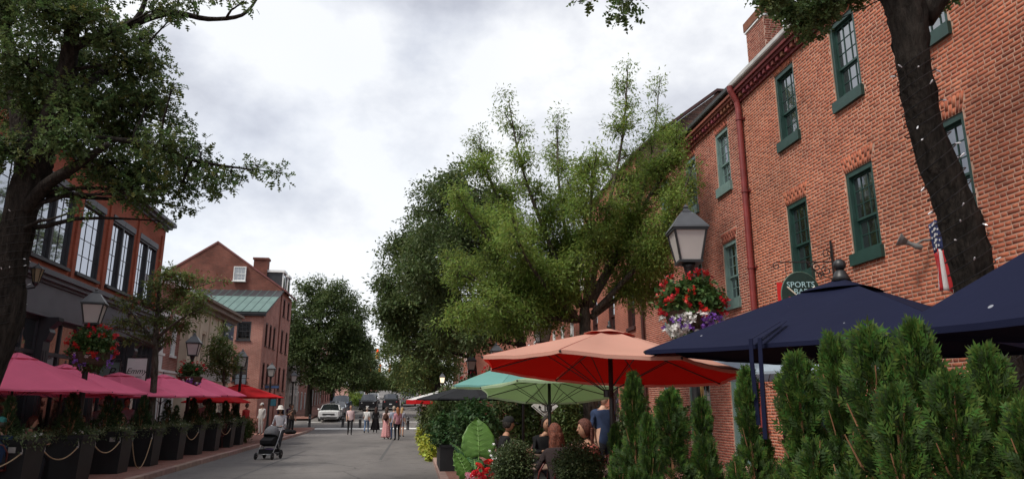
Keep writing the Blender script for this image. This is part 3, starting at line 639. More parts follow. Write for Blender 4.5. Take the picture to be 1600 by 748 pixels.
# gabled brick building with the copper lean-to: camera-side front of the lean-to is u along +X
L4 = thing('brick_building', 'brown-red gabled brick building with a green copper lean-to roof', 'building', (-18.4, 47.0, 0), 0)
def gable_bldg():
    g0 = ground_z(50); SX = 8.6                                   # street corner at u = 8.6
    ops = [(6.98, 7.86, 5.85, 7.05), (6.95, 7.85, 3.3, 4.85)]; b = MB(); wall_mb(b, 0, SX, 0, 7.4, ops, 0.2); b.build('wall', B_FAR, L4)
    window(L4, 7.42, 5.85, 0.88, 1.2, M_DARKGREY, M_GLASSD, 3, (2, 2), 0.06); window(L4, 7.4, 3.3, 0.9, 1.55, M_DARKGREY, M_GLASSD, 3, (2, 2), 0.06)
    p = MB(); p.box(-0.1, SX + 0.12, -0.2, 0.05, 7.4, 7.62); bevel(p.build('eave_board', M_DARKGREY, L4), 0.01)
    # copper lean-to: each tray and each standing seam between eave and gable wall
    n = 17; w = (SX + 0.3) / n; run, z0, z1 = 5.3, 7.63, 9.92; sl_ = math.hypot(run + 0.3, z1 - z0); an = math.atan2(z1 - z0, run + 0.3)
    pb = MB(); pb.box(0.02, w - 0.02, 0, sl_, 0, 0.03); pb = pb.mesh('roof_tray', M_COPPER); sb = MB(); sb.box(-0.013, 0.013, 0, sl_, 0, 0.06); sb = sb.mesh('standing_seam', M_COPPER)
    rt = MB(); rt.prism([(-0.28, 7.60), (5.0, 9.86), (5.0, 9.75), (-0.28, 7.5)], -0.1, SX + 0.17, 'x'); rt = rt.build('lean_to_roof', M_DARKGREY, L4)
    for i in range(n):
        link('roof_tray', pb, rt, (-0.1 + i * w, -0.3, z0), rot=(an, 0, 0)); link('standing_seam', sb, rt, (-0.1 + i * w, -0.3, z0), rot=(an, 0, 0))
    # gable wall behind the lean-to: street edge u=8.65, apex u=3.9
    gw = MB(); gw.prism([(-1.0, 0), (-1.0, 9.9), (3.9, 13.3), (8.65, 10.0), (8.65, 0)], 5.1, 5.35, 'y'); gw.build('gable_wall', B_GABLE, L4)
    o = window(L4, 5.63, 10.5, 0.85, 1.05, M_WHITEP, M_GLASSR, 3, (2, 2), 0.06, 0.045); o.location.y = 4.9
    o = window(L4, 1.2, 10.0, 0.8, 1.0, M_WHITEP, M_GLASSR, 3, (2, 2), 0.06); o.location.y = 4.9
    # street wall, built facing +X
    st = MB(); M = Matrix.Translation((SX, 0, 0)) @ Matrix.Rotation(R(90), 4, 'Z'); wb = MB()
    wins = [(1.1, 5.6, 0.7, 1.5), (2.4, 5.6, 0.7, 1.5), (3.7, 5.6, 0.7, 1.5), (1.1, 2.9, 0.7, 1.6), (2.4, 2.9, 0.7, 1.6), (3.7, 2.9, 0.7, 1.6), (4.4, 7.9, 0.6, 1.2),
            (6.6, 5.6, 0.8, 1.6), (8.4, 5.6, 0.8, 1.6), (6.6, 2.9, 0.8, 1.6), (8.4, 2.9, 0.8, 1.6), (6.6, 8.2, 0.8, 1.3), (8.4, 8.2, 0.8, 1.3), (7.5, 0.3, 1.1, 2.3)]
    wall_mb(wb, 0, 5.1, 0, 7.4, [(u - w / 2, u + w / 2, z, z + h) for u, z, w, h in wins if u < 5.1 and z < 7], 0.15)
    wall_mb(wb, 5.1, 9.6, 0, 9.9, [(u - w / 2, u + w / 2, z, z + h) for u, z, w, h in wins if u > 5.1], 0.15)
    wb.add([(0, 0, 7.4), (5.1, 0, 7.4), (5.1, 0, 9.85), (0, 0, 7.62)], [(0, 1, 2, 3)])
    st = wb.build('street_wall', B_FAR, L4, (SX, 0, 0), R(90))
    for u, z, w, h in wins:
        if z == 7.9: continue
        o = window(L4, 0, z, w, h, M_BROWNP, M_GLASSD, 2, (2, 2), 0.06, panes=False); o.location = (SX, u, z); o.rotation_euler = (0, 0, R(90))
    rf = MB(); rf.prism([(-1.2, 9.75), (3.9, 13.28), (8.95, 9.78), (8.95, 9.9), (3.9, 13.42), (-1.2, 9.9)], 5.05, 9.7, 'y'); rf = rf.build('roof', mat('red_tin_roof', (0.16, 0.05, 0.045), 0.6, 0.2, 2), L4)
    bk = MB(); bk.add([(-1, 9.6, 0), (8.6, 9.6, 0), (8.6, 9.6, 9.9), (3.9, 9.6, 13.3), (-1, 9.6, 9.9)], [(0, 1, 2, 3, 4)]); bk.build('back_wall', B_GABLE, L4)
    ch = MB(); ch.box(6.25, 7.25, 6.2, 6.9, 10.9, 12.35); ch.box(6.18, 7.32, 6.13, 6.97, 12.353, 12.5); ch.build('chimney', B_GABLE, rf)
    for k, y in enumerate((6.4, 8.3)):                           # dormers on the street slope
        d = MB(); d.box(6.2, 8.35, y, y + 1.05, 10.0, 11.45, 0); d.box(6.1, 8.5, y - 0.1, y + 1.15, 11.453, 11.62, 1); d.box(8.352, 8.40, y + 0.2, y + 0.85, 10.35, 11.3, 2); d.box(8.352, 8.42, y, y + 0.16, 10.1, 11.45, 1); d.box(8.352, 8.42, y + 0.89, y + 1.05, 10.1, 11.45, 1)
        d.build('dormer', [M_DARKGREY, M_WHITEP, M_GLASSD], rf)
gable_bldg()
# beyond the crossing
far_specs = [
    ('brick_house', 'pale painted brick house beyond the crossing behind the dark tree', -12.2, 69, 9, 7.6, mat('pale_painted_brick', (0.45, 0.40, 0.36), 0.85, 0.15, 2), M_WHITEP, 1),
    ('brick_house', 'red brick house beyond the crossing with white windows', -12.4, 78.2, 10, 8.4, B_FAR, M_WHITEP, 1),
    ('brick_house', 'brown brick house farther up the left side of the rising street', -12.6, 88.5, 12, 8.0, B_GABLE, M_WHITEP, 1),
    ('brick_house', 'tall brick house at the top of the left side of the street', -12.6, 101, 16, 9.0, B_FAR, M_BROWNP, 1),
    ('brick_house', 'orange brick house beyond the crossing on the side with the parasols', 5.2, 69, 10, 8.4, B_C, M_WHITEP, -1),
    ('brick_house', 'brown brick house up the hill behind the trunk of the big oak', 5.4, 79.5, 12, 9.0, B_GABLE, M_WHITEP, -1),
    ('brick_house', 'red brick house at the top of the right side of the street', 5.6, 92, 16, 8.2, B_FAR, M_BROWNP, -1)]
for nm, lb, x, y, W, H, wm, pt, s in far_specs:
    z = ground_z(y); n = int(W / 2.4); us = [(i + 0.5) * W / n for i in range(n)]
    t = plain_front(nm, lb, (x, y if s > 0 else y + W, z - 0.4), R(90) if s > 0 else R(-90), W, H, 9, wm, [(u, zz, 0.9, 1.6) for u in us for zz in (H - 2.2, H - 4.9)], pt, M_GLASSR, 2, (2, 2), 0.08,
                    doors=[(u, 0.55, 1.1, 2.1) for u in us], panes=False)
    p = MB(); p.box(-0.1, W + 0.1, -0.3, 0.2, H - 0.2, H + 0.05); p.build('cornice', pt, t); p = MB(); p.prism([(-0.2, H + 0.03), (4.5, H + 2.3), (9.2, H + 0.03)], 0, W, 'x'); p.build('roof', M_ROOFDK, t)
# ------------------------------------------------------------------ foliage helpers
_TH, _YW = R(13.446), R(7.654)
def at(px, py, Y):
    """a point of the place at street depth Y, from a sight line measured on the photograph"""
    a, b = (px - 800) / 1100, -(py - 374) / 1100
    f = math.cos(_TH) - b * math.sin(_TH); u = math.sin(_TH) + b * math.cos(_TH)
    X, Yr = a * math.cos(_YW) + f * math.sin(_YW), -a * math.sin(_YW) + f * math.cos(_YW); t = Y / Yr
    return Vector((X * t, Y, EYE + u * t))
def _leaf_oak():
    v = [(0, 0, 0), (0.12, 0, 0), (0.42, 0, -0.02), (0.72, 0, -0.05), (1.0, 0, -0.1)]
    f = []
    for s in (1, -1):
        o = len(v); v += [(0.30, 0.30 * s, 0.06), (0.40, 0.08 * s, 0.0), (0.64, 0.34 * s, 0.05), (0.72, 0.08 * s, -0.03), (0.86, 0.16 * s, -0.02)]
        f += [(1, o, o + 1, 2), (2, o + 2, o + 3, 3), (3, o + 4, 4, 4)]
    v += [(0.0, 0.006, 0), (0.12, 0.006, 0)]; f.append((0, 1, len(v) - 1, len(v) - 2))
    f = [tuple(q) for q in f if len(set(q)) == 4] + [(3, 9, 4, 14)]
    return np.array(v), np.array([q for q in f])
def _leaf_simple(w=0.24): return np.array([(0, 0, 0), (0.45, w, 0.07), (1, 0, -0.06), (0.5, 0, 0), (0.45, -w, 0.07)]), np.array([(0, 3, 2, 1), (0, 4, 2, 3)])
OAK, LEAF, NARROW = _leaf_oak(), _leaf_simple(0.24), _leaf_simple(0.17)
def unit(a): return a / np.maximum(np.linalg.norm(a, axis=1, keepdims=True), 1e-9)
def scatter(P, D, Nn, S, T):
    tv, tf = T; D = unit(D); c = unit(Nn - (Nn * D).sum(1, keepdims=True) * D); b = np.cross(c, D); k = len(tv)
    V = P[:, None] + S[:, None, None] * (tv[None, :, 0:1] * D[:, None] + tv[None, :, 1:2] * b[:, None] + tv[None, :, 2:3] * c[:, None])
    F = (tf[None] + k * np.arange(len(P))[:, None, None]).reshape(-1, tf.shape[1]); return V.reshape(-1, 3), F
def sprays(centres, per, spread, size, T, droop=0.25):
    """leaf clusters: per leaves about each centre, fanning out and hanging a little"""
    n = len(centres); off = rng.normal(0, 1, (n * per, 3)); off[:, 2] *= 0.6; off = off / np.maximum(np.linalg.norm(off, axis=1, keepdims=True), 1e-6) * (rng.random((n * per, 1)) ** 0.6)
    P = np.repeat(centres, per, 0) + off * spread; D = off + rng.normal(0, 0.5, off.shape); D[:, 2] -= droop
    Nn = rng.normal(0, 0.55, off.shape); Nn[:, 2] += 1.0
    return scatter(P, D, Nn, size * rng.uniform(0.65, 1.25, n * per), T)
def in_ball(c, r, n, shell_=0.55):
    d = unit(rng.normal(0, 1, (n, 3))); rad = (shell_ + (1 - shell_) * rng.random((n, 1))) ** (1.0) * rng.random((n, 1)) ** 0.28; return np.array(c) + d * rad * np.array(r)
def bark_mat(name, col, sc=7):
    if name in MATS: return MATS[name]
    m = bpy.data.materials.new(name); m.use_nodes = True; nt = m.node_tree; N = nt.nodes; L = nt.links; p = N['Principled BSDF']; p.inputs['Roughness'].default_value = 0.95; p.inputs['Specular IOR Level'].default_value = 0.15
    tc = N.new('ShaderNodeTexCoord'); mp = N.new('ShaderNodeMapping'); mp.inputs['Scale'].default_value = (sc, sc, sc * 0.22); L.new(tc.outputs['Object'], mp.inputs[0])
    nz = N.new('ShaderNodeTexNoise'); nz.inputs['Scale'].default_value = 2.2; nz.inputs['Detail'].default_value = 9; nz.inputs['Roughness'].default_value = 0.65; L.new(mp.outputs[0], nz.inputs['Vector'])
    mr = N.new('ShaderNodeMapRange'); mr.inputs[1].default_value = 0.3; mr.inputs[2].default_value = 0.72; L.new(nz.outputs['Fac'], mr.inputs[0])
    c = np.array(col); L.new(_mix(nt, tuple(c * 0.3), tuple(c * 2.4), mr.outputs[0]), p.inputs['Base Color'])
    b = N.new('ShaderNodeBump'); b.inputs['Strength'].default_value = 1.0; b.inputs['Distance'].default_value = 0.12; L.new(nz.outputs['Fac'], b.inputs['Height']); L.new(b.outputs[0], p.inputs['Normal'])
    MATS[name] = m; return m
BARK_DK = bark_mat('dark_oak_bark', (0.022, 0.018, 0.015)); BARK = bark_mat('grey_brown_bark', (0.075, 0.062, 0.050), 10)
def leafmat(name, col, tr=0.32): return mat(name, col, 0.55, 0.2, 0.5, island=0.3, transl=tr, spec=0.3, detail=3)
LF_OAK = leafmat('oak_leaves', (0.080, 0.125, 0.040), 0.45); LF_OAKY = leafmat('yellow_oak_leaves', (0.16, 0.15, 0.025)); LF_LIGHT = leafmat('light_elm_leaves', (0.165, 0.240, 0.050), 0.5)
LF_DARK = leafmat('dark_tree_leaves', (0.072, 0.106, 0.034), 0.4); LF_MID = leafmat('mid_tree_leaves', (0.095, 0.14, 0.042), 0.4); LF_OLIVE = leafmat('olive_leaves', (0.14, 0.155, 0.042), 0.4)
LF_YOUNG = leafmat('young_tree_leaves', (0.115, 0.155, 0.045), 0.42); LF_BROWN = leafmat('withered_leaves', (0.17, 0.055, 0.03))
def curve_pts(a, b, bow, n=6):
    a, b = Vector(a), Vector(b); m = (a + b) / 2 + Vector((random.uniform(-0.08, 0.08), random.uniform(-0.08, 0.08), bow)) * (b - a).length
    pts = [a * (1 - t) ** 2 + m * 2 * t * (1 - t) + b * t * t for t in [i / (n - 1) for i in range(n)]]
    k = 0.02 * (b - a).length
    return [p + Vector((random.uniform(-k, k), random.uniform(-k, k), random.uniform(-k, k))) if 0 < i < n - 1 else p for i, p in enumerate(pts)]
def make_tree(name, label, base, stems, clumps, leaf, lsize, lmat, bark, per=14, dens=1.0, spread=0.22, twigs=True, group=None, sub=(0.05, LF_OLIVE), cat_='tree', twig_r=0.008, limbs=True, limb_k=1.0, hang=False):
    """stems: world polylines with radii; clumps: (centre, radii, sprays); limbs grow from the stems into the clumps, leaf sprays fill them"""
    base = Vector(base); t = thing(name, label, cat_, base, 0, group)
    tb = MB(); br = MB(); nodes = []
    for i, (pts, rad) in enumerate(stems):
        P = [Vector(p) - base for p in pts]
        # refine the polyline so that it bends softly
        Q, RR = [], []
        for k in range(len(P) - 1):
            p0, p1, p2, p3 = P[max(k - 1, 0)], P[k], P[k + 1], P[min(k + 2, len(P) - 1)]
            NS = 9 if i == 0 else 4
            for s in range(NS):
                u = s / NS; Q.append(0.5 * ((2 * p1) + (p2 - p0) * u + (2 * p0 - 5 * p1 + 4 * p2 - p3) * u * u + (3 * p1 - p0 - 3 * p2 + p3) * u ** 3)); RR.append(rad[k] + (rad[k + 1] - rad[k]) * u)
        Q.append(P[-1]); RR.append(rad[-1]); RR = [r * random.uniform(0.95, 1.06) for r in RR]
        (tb if i == 0 else br).tube(Q, RR, 30 if i == 0 else 9); nodes += [(q, r) for q, r in zip(Q, RR)]
        if i == 0: Q0 = list(Q)
    cents = []; lp = []
    nd = np.array([tuple(q) for q, _ in nodes]); nr = np.array([r for _, r in nodes])
    for (c, r, n) in clumps:
        c = Vector(c) - base; n = max(3, int(n * dens)); pts = in_ball(c, r, n); cents.append(pts)
        local = [(c, 0.02)]
        if limbs:
            d = np.linalg.norm(nd - np.array(c), axis=1) + (0 if hang else 1) * np.maximum(0, nd[:, 2] - c.z + 0.2) * 2; j = int(np.argmin(d)); s = Vector(nd[j]); ln = (c - s).length
            if ln > 0.25:
                cp = curve_pts(s, c, 0.07); r0 = min(nr[j] * 0.7, (0.018 + 0.016 * ln) * limb_k); rr = [r0 + (0.010 * limb_k - r0) * k / (len(cp) - 1) for k in range(len(cp))]; br.tube(cp, rr, 6); local = list(zip(cp[1:], rr[1:]))
        if twigs:
            for q in pts:
                s, rs = local[random.randrange(max(1, len(local) // 2), len(local))] if len(local) > 1 else local[0]
                q = Vector(q); m = (s + q) / 2 + Vector((0, 0, 0.06 * (q - s).length)); br.tube([s, m, q], [twig_r, twig_r * 0.75, twig_r * 0.4], 3, cap=False)
    for vi in range(len(tb.v)):                                       # furrowed bark: ridges wander round the stem
        ring_, jj = divmod(vi, 30)
        if ring_ < len(Q0): cq = Q0[ring_]; a_ = 2 * math.pi * jj / 30; k_ = 0.05 * math.sin(7 * a_ + ring_ * 0.5) + 0.04 * math.sin(13 * a_ - ring_ * 0.33) + random.uniform(-0.035, 0.035); v_ = Vector(tb.v[vi]); tb.v[vi] = tuple(cq + (v_ - cq) * (1 + k_))
    trunk = tb.build('trunk', bark, t, smooth=True)
    if br.v: br.build('branches', bark, t, smooth=True)
    cents = np.vstack(cents); k = rng.random(len(cents)) < sub[0]
    V, F = sprays(cents[~k], per, spread, lsize, leaf); mi = np.zeros(len(F), int)
    if k.any(): V2, F2 = sprays(cents[k], per, spread, lsize, leaf); F = np.vstack([F, F2 + len(V)]); V = np.vstack([V, V2]); mi = np.r_[mi, np.ones(len(F2), int)]
    link('crown', np_mesh('crown', V, F, [lmat, sub[1]], mi), t); return t
def pxclumps(lst, Y, dens=0.05, jit=0.0, flat=1.0):
    """(px, py, radius px[, depth offset]) -> clumps"""
    out = []
    for q in lst:
        px, py, r = q[:3]; dy = q[3] if len(q) > 3 else random.uniform(-jit, jit); c = at(px, py, Y + dy); rm = r * (Y + dy) / 1131; out.append((c, (rm, rm * 1.1, rm * 0.85 * flat), dens * r * r))
    return out

# ------------------------------------------------------------------ big oak on the left pavement
def left_oak():
    Y = 13.0; base = Vector((-7.75, Y, 0.1))
    st = [([base, at(-2, 520, Y), at(14, 420, Y), at(34, 330, Y), at(52, 268, Y), at(70, 215, Y - 0.3), at(100, 130, Y - 0.5), at(112, 50, Y - 0.8), at(120, -40, Y - 1)], [0.38, 0.28, 0.25, 0.25, 0.28, 0.21, 0.16, 0.12, 0.06]),
          ([at(50, 275, Y), at(35, 200, Y + 0.4), at(20, 110, Y + 0.6), at(5, 20, Y + 0.8)], [0.24, 0.19, 0.14, 0.08]),
          ([at(28, 345, Y), at(70, 292, Y - 0.4), at(115, 262, Y - 0.9), at(170, 225, Y - 1.2)], [0.13, 0.11, 0.085, 0.04]),
          ([at(75, 205, Y - 0.3), at(120, 160, Y), at(150, 120, Y + 0.3), at(210, 90, Y + 0.5)], [0.14, 0.10, 0.08, 0.04]),
          ([at(115, 70, Y - 0.8), at(165, 54, Y - 0.6), at(215, 34, Y - 0.5), at(270, 20, Y - 0.4), at(325, 30, Y - 0.3), at(378, 24, Y - 0.2), at(402, -2, Y - 0.1)], [0.10, 0.085, 0.075, 0.06, 0.045, 0.035, 0.02]),
          ([at(205, 38, Y - 0.5), at(222, 15, Y - 0.5), at(235, -30, Y - 0.6)], [0.05, 0.045, 0.035]),
          ([at(150, 215, Y - 1), at(230, 225, Y - 0.8), at(300, 250, Y - 0.5), at(370, 262, Y - 0.2), at(425, 268, Y)], [0.05, 0.045, 0.035, 0.02, 0.008])]
    cl = [(20, 25, 55), (75, 20, 60), (130, 25, 45), (180, 60, 45), (225, 55, 34), (25, 100, 65), (80, 110, 65), (140, 100, 55), (200, 115, 50), (238, 100, 32), (20, 170, 60), (70, 165, 55), (130, 165, 58), (190, 165, 58), (235, 150, 36),
          (10, 230, 45), (110, 215, 50), (165, 215, 50), (215, 210, 48), (258, 170, 28), (275, 195, 24), (255, 225, 42), (180, 262, 45), (225, 262, 45), (270, 262, 38), (300, 235, 30), (150, 275, 24), (205, 300, 30), (245, 300, 34), (285, 295, 30), (315, 262, 26), (335, 285, 26), (278, 322, 18),
          (345, 300, 15), (362, 275, 18), (385, 262, 15), (400, 258, 13), (425, 266, 12), (438, 272, 7), (115, 300, 16), (275, 25, 20), (255, 12, 25), (300, 5, 18), (345, 0, 12), (380, 4, 9), (125, 330, 9), (270, 130, 12), (250, 345, 6)]
    cl += [(random.uniform(-120, 230), random.uniform(-190, -15), 46) for _ in range(17)]
    t = make_tree('oak_tree', 'big dark oak with leaning forked trunk before the red brick building', base, st, pxclumps(cl, Y, 0.0205, 1.2), OAK, 0.145, LF_OAK, BARK_DK, per=11, spread=0.24, sub=(0.06, LF_OLIVE), twig_r=0.009)
    return t
left_oak()
# ------------------------------------------------------------------ near tree on the right, its crown mostly above the frame
RT = [at(1580, 640, 6.2), at(1532, 470, 6.2), at(1494, 330, 6.15), at(1446, 200, 6.1), at(1426, 90, 6.0)]
def right_oak():
    Y = 6.2; base = Vector((5.95, 6.2, 0.1))
    st = [([base] + RT + [at(1416, 20, 6.0), at(1395, -60, 5.9), at(1370, -260, 5.6)], [0.27, 0.21, 0.19, 0.18, 0.16, 0.15, 0.18, 0.16, 0.12]),
          ([at(1420, 30, 6.0), at(1360, -60, 6.2), at(1270, -170, 6.6), at(1130, -260, 7.2), at(1000, -150, 7.6), at(972, 0, 7.7)], [0.15, 0.13, 0.10, 0.05, 0.025, 0.006]),
          ([at(1440, 30, 6.0), at(1490, -40, 5.8), at(1560, -160, 5.5)], [0.13, 0.11, 0.06])]
    cl = [(1208, -8, 22), (1235, 10, 24), (1262, 22, 20), (1285, 12, 22), (1228, 24, 9), (1250, 40, 10), (1275, 52, 10), (1182, -6, 8), (1330, -15, 30), (1462, -6, 20), (1450, 2, 9), (970, 12, 7), (972, 27, 9), (985, 0, 8), (910, -6, 6)]
    up = [(random.uniform(900, 1700), random.uniform(-420, -60), 55) for _ in range(46)]
    make_tree('oak_tree', 'near oak trunk wrapped in string lights beside the green-windowed building', base, st, pxclumps(cl, 6.6, 0.040, 0.5) + pxclumps(up, 6.6, 0.0035, 1.6), OAK, 0.125, LF_OAK, BARK_DK, per=10, spread=0.16, sub=(0.05, LF_OLIVE), twig_r=0.003, limb_k=0.3, hang=True)
right_oak()
def wrap_lights(label, path, rad, turns, bulbs, z_from=0.6):
    """wire wound round a trunk with small bulbs along it"""
    t = thing('string_lights', label, 'string lights', path[0]); P = [Vector(p) - path[0] for p in path]
    def pos(s):
        k = min(int(s * (len(P) - 1)), len(P) - 2); u = s * (len(P) - 1) - k; return P[k].lerp(P[k + 1], u), rad[k] + (rad[k + 1] - rad[k]) * u, (P[k + 1] - P[k]).normalized()
    w = MB(); pts = []; n = turns * 14
    bm_ = MB(); bm_.lathe([(0.0055, 0), (0.0065, 0.02), (0.009, 0.03), (0.006, 0.05), (0.001, 0.056)], 6); bme = bm_.mesh('bulb', mat('bulb_glass', (0.75, 0.76, 0.78), 0.2, 0.05)); 
    spots = set(random.sample(range(n), bulbs)); tilt = random.uniform(0, 6)
    for i in range(n):
        s = i / (n - 1); c, r, d = pos(s); a = 2 * math.pi * i / 14 + 0.25 * math.sin(i * 0.37); e1 = d.orthogonal().normalized(); e2 = d.cross(e1); o = (e1 * math.cos(a) + e2 * math.sin(a)); p = c + o * (r * 1.07 + random.uniform(0, 0.012)) + d * 0.07 * math.sin(a + tilt); pts.append(p)
        if i in spots:
            q = (o + Vector((0, 0, random.uniform(-0.8, 0.8)))).normalized().to_track_quat('Z', 'Y').to_euler(); link('bulb', bme, t, p, rot=q)
    w.tube(pts, 0.006, 4); w.build('wire', M_BLACK, t)
wrap_lights('black wire of small white bulbs wound round the near trunk', [Vector((5.85, 6.2, 1.0))] + RT, [0.262, 0.222, 0.202, 0.192, 0.174, 0.164], 34, 36)
wrap_lights('wire of small bulbs wound round the forked oak trunk', [at(-2, 520, 13), at(14, 420, 13), at(34, 330, 13)], [0.29, 0.262, 0.26], 14, 22)
# ------------------------------------------------------------------ light green tree in front of the brick row
def elm():
    Y = 18.0; base = Vector((4.45, Y, 0.1)); f = at(914, 512, Y)
    stems = [([base, at(920, 600, Y), f, at(914, 480, Y)], [0.20, 0.16, 0.15, 0.12])]; cl = []
    leaders = [([(905, 480), (858, 380), (815, 260), (795, 158)], -0.6), ([(908, 478), (885, 370), (872, 270), (872, 190)], 0.8), ([(918, 480), (945, 350), (972, 220), (981, 110)], -0.3), ([(922, 478), (985, 360), (1018, 240), (1030, 135)], 0.9),
               ([(926, 490), (1005, 405), (1055, 330), (1082, 262)], -1.0), ([(900, 490), (810, 430), (745, 350), (712, 300)], -0.8), ([(900, 495), (800, 470), (730, 425), (695, 400)], 0.5), ([(900, 500), (820, 492), (750, 485), (700, 500)], -1.3),
               ([(924, 495), (985, 450), (1040, 400), (1075, 365)], 1.0), ([(895, 470), (805, 360), (762, 270), (748, 212)], 1.2), ([(915, 478), (920, 380), (925, 290), (932, 240)], -1.4), ([(915, 480), (1000, 330), (1050, 250), (1055, 200)], 0.1),
               ([(900, 500), (850, 470), (800, 440), (770, 410)], 1.8), ([(905, 500), (860, 455), (820, 400), (800, 340)], -2.0)]
    for pts, dy in leaders:
        n = len(pts); W = [at(x, y, Y + dy * i / (n - 1) * 1.6) for i, (x, y) in enumerate(pts)]; stems.append((W, [0.085, 0.055, 0.032, 0.010]))
        for i in range(13):
            s = 0.24 + 0.78 * i / 12; k = min(int(s * (n - 1)), n - 2); u = s * (n - 1) - k; x = pts[k][0] + (pts[k + 1][0] - pts[k][0]) * u; y = pts[k][1] + (pts[k + 1][1] - pts[k][1]) * u
            r = 36 * max(0, 1 - s) ** 0.8 + 12; cl.append((x + random.uniform(-r, r) * 0.7, y + random.uniform(-r, r) * 0.5, r, dy * s * 1.6 + random.uniform(-0.7, 0.7)))
    make_tree('elm_tree', 'light green small-leaved tree spreading in front of the brick row', base, stems, pxclumps(cl, Y, 0.046), NARROW, 0.10, LF_LIGHT, BARK, per=19, spread=0.30, sub=(0.03, LF_OLIVE), twig_r=0.006)
elm()
def crown_tree(name, label, base, height, crown, leafm, lsize, per, dens, trunk_r=0.3, group=None, bark=BARK_DK, spread=0.4, sub=(0.1, LF_MID), flat=1.0, Y=None):
    base = Vector(base); Y = Y or base.y; cs = pxclumps(crown, Y, dens, 2.5, flat); top = max(c.z for c, _, _ in cs); cx = sum(c.x for c, _, _ in cs) / len(cs)
    h = top - base.z; m1 = base + Vector((0.05, 0, h * 0.3)); m2 = Vector((cx * 0.3 + base.x * 0.7, Y, base.z + h * 0.6)); m3 = Vector((cx * 0.6 + base.x * 0.4, Y, base.z + h * 0.9))
    return make_tree(name, label, base, [([base, m1, m2, m3], [trunk_r, trunk_r * 0.75, trunk_r * 0.5, trunk_r * 0.12])], cs, LEAF, lsize, leafm, bark, per=per, spread=spread, twigs=False, group=group, sub=sub)
G = 'street trees lining the road'
def ring(cx, cy, rx, ry, n, r, power=0.5):
    out = []
    for i in range(n):
        a = random.uniform(0, 2 * math.pi); s = random.random() ** power; out.append((cx + rx * s * math.cos(a), cy + ry * s * math.sin(a), r * random.uniform(0.6, 1.15)))
    return out
crown_tree('oak_tree', 'dark green oak rising behind the light green tree', (4.9, 33, 0.1), 13, ring(735, 400, 95, 130, 60, 34) + [(720, 262, 18), (745, 255, 20), (700, 280, 20), (650, 330, 16), (770, 300, 25), (640, 420, 18), (690, 520, 30), (740, 530, 30), (790, 520, 30)], LF_DARK, 0.18, 19, 0.042, 0.3, G, spread=0.5)
crown_tree('oak_tree', 'broad dark oak whose crown overhangs the road', (3.06, 40, 0.1), 14, ring(672, 450, 72, 110, 60, 26) + [(640, 350, 14), (660, 330, 16), (600, 415, 12), (612, 470, 16), (592, 440, 10), (600, 500, 14), (640, 390, 20), (625, 540, 16), (690, 340, 20)], LF_DARK, 0.22, 20, 0.06, 0.32, G, spread=0.6)
crown_tree('oak_tree', 'mid green oak with a long low limb beyond the crossing', (2.0, 67, ground_z(67)), 12, ring(672, 545, 76, 50, 55, 20) + [(610, 552, 10), (622, 545, 12), (640, 560, 12), (700, 575, 14), (655, 585, 14), (600, 540, 8)], LF_MID, 0.27, 18, 0.07, 0.34, G, spread=0.7, sub=(0.25, LF_OLIVE))
crown_tree('oak_tree', 'round dark tree shading the far left pavement', (-9.9, 70, ground_z(70)), 13, ring(508, 522, 64, 78, 95, 20) + [(470, 445, 12), (500, 440, 14), (530, 450, 12), (455, 470, 10), (560, 520, 12), (450, 560, 14), (565, 560, 12), (480, 590, 14), (540, 590, 12), (520, 575, 16)], LF_DARK, 0.27, 20, 0.08, 0.3, G, spread=0.7, sub=(0.06, LF_MID))
crown_tree('oak_tree', 'dark tree next up the left pavement beyond the round one', (-10.2, 92, ground_z(92)), 12, ring(548, 562, 34, 42, 50, 15), LF_DARK, 0.34, 18, 0.10, 0.28, G, spread=0.9, sub=(0.1, LF_MID))
crown_tree('oak_tree', 'hazy green tree at the bend on the hill top, left side', (-10.5, 122, ground_z(122)), 12, ring(568, 588, 28, 24, 40, 12), LF_MID, 0.45, 16, 0.12, 0.28, G, spread=1.1)
crown_tree('oak_tree', 'small far tree closing the street at the hill top', (-6, 190, ground_z(190)), 12, ring(590, 600, 26, 12, 36, 9), LF_MID, 0.6, 16, 0.22, 0.28, G, spread=1.3)
crown_tree('oak_tree', 'green tree farther up the hill by the brown brick house', (2.8, 86, ground_z(86)), 12, ring(650, 580, 36, 34, 34, 13), LF_MID, 0.34, 18, 0.10, 0.28, G, spread=0.9, sub=(0.2, LF_OLIVE))
crown_tree('oak_tree', 'far green tree on the hill beside the traffic signals', (3.0, 125, ground_z(125)), 12, ring(636, 592, 26, 20, 40, 10), LF_MID, 0.45, 16, 0.13, 0.28, G, spread=1.1, sub=(0.3, LF_OLIVE))
crown_tree('shrub', 'bright green shrub on the far left pavement', (-10.0, 88, ground_z(88)), 2, ring(558, 622, 9, 7, 10, 6), LF_LIGHT, 0.25, 18, 0.4, 0.08, None, spread=0.5)
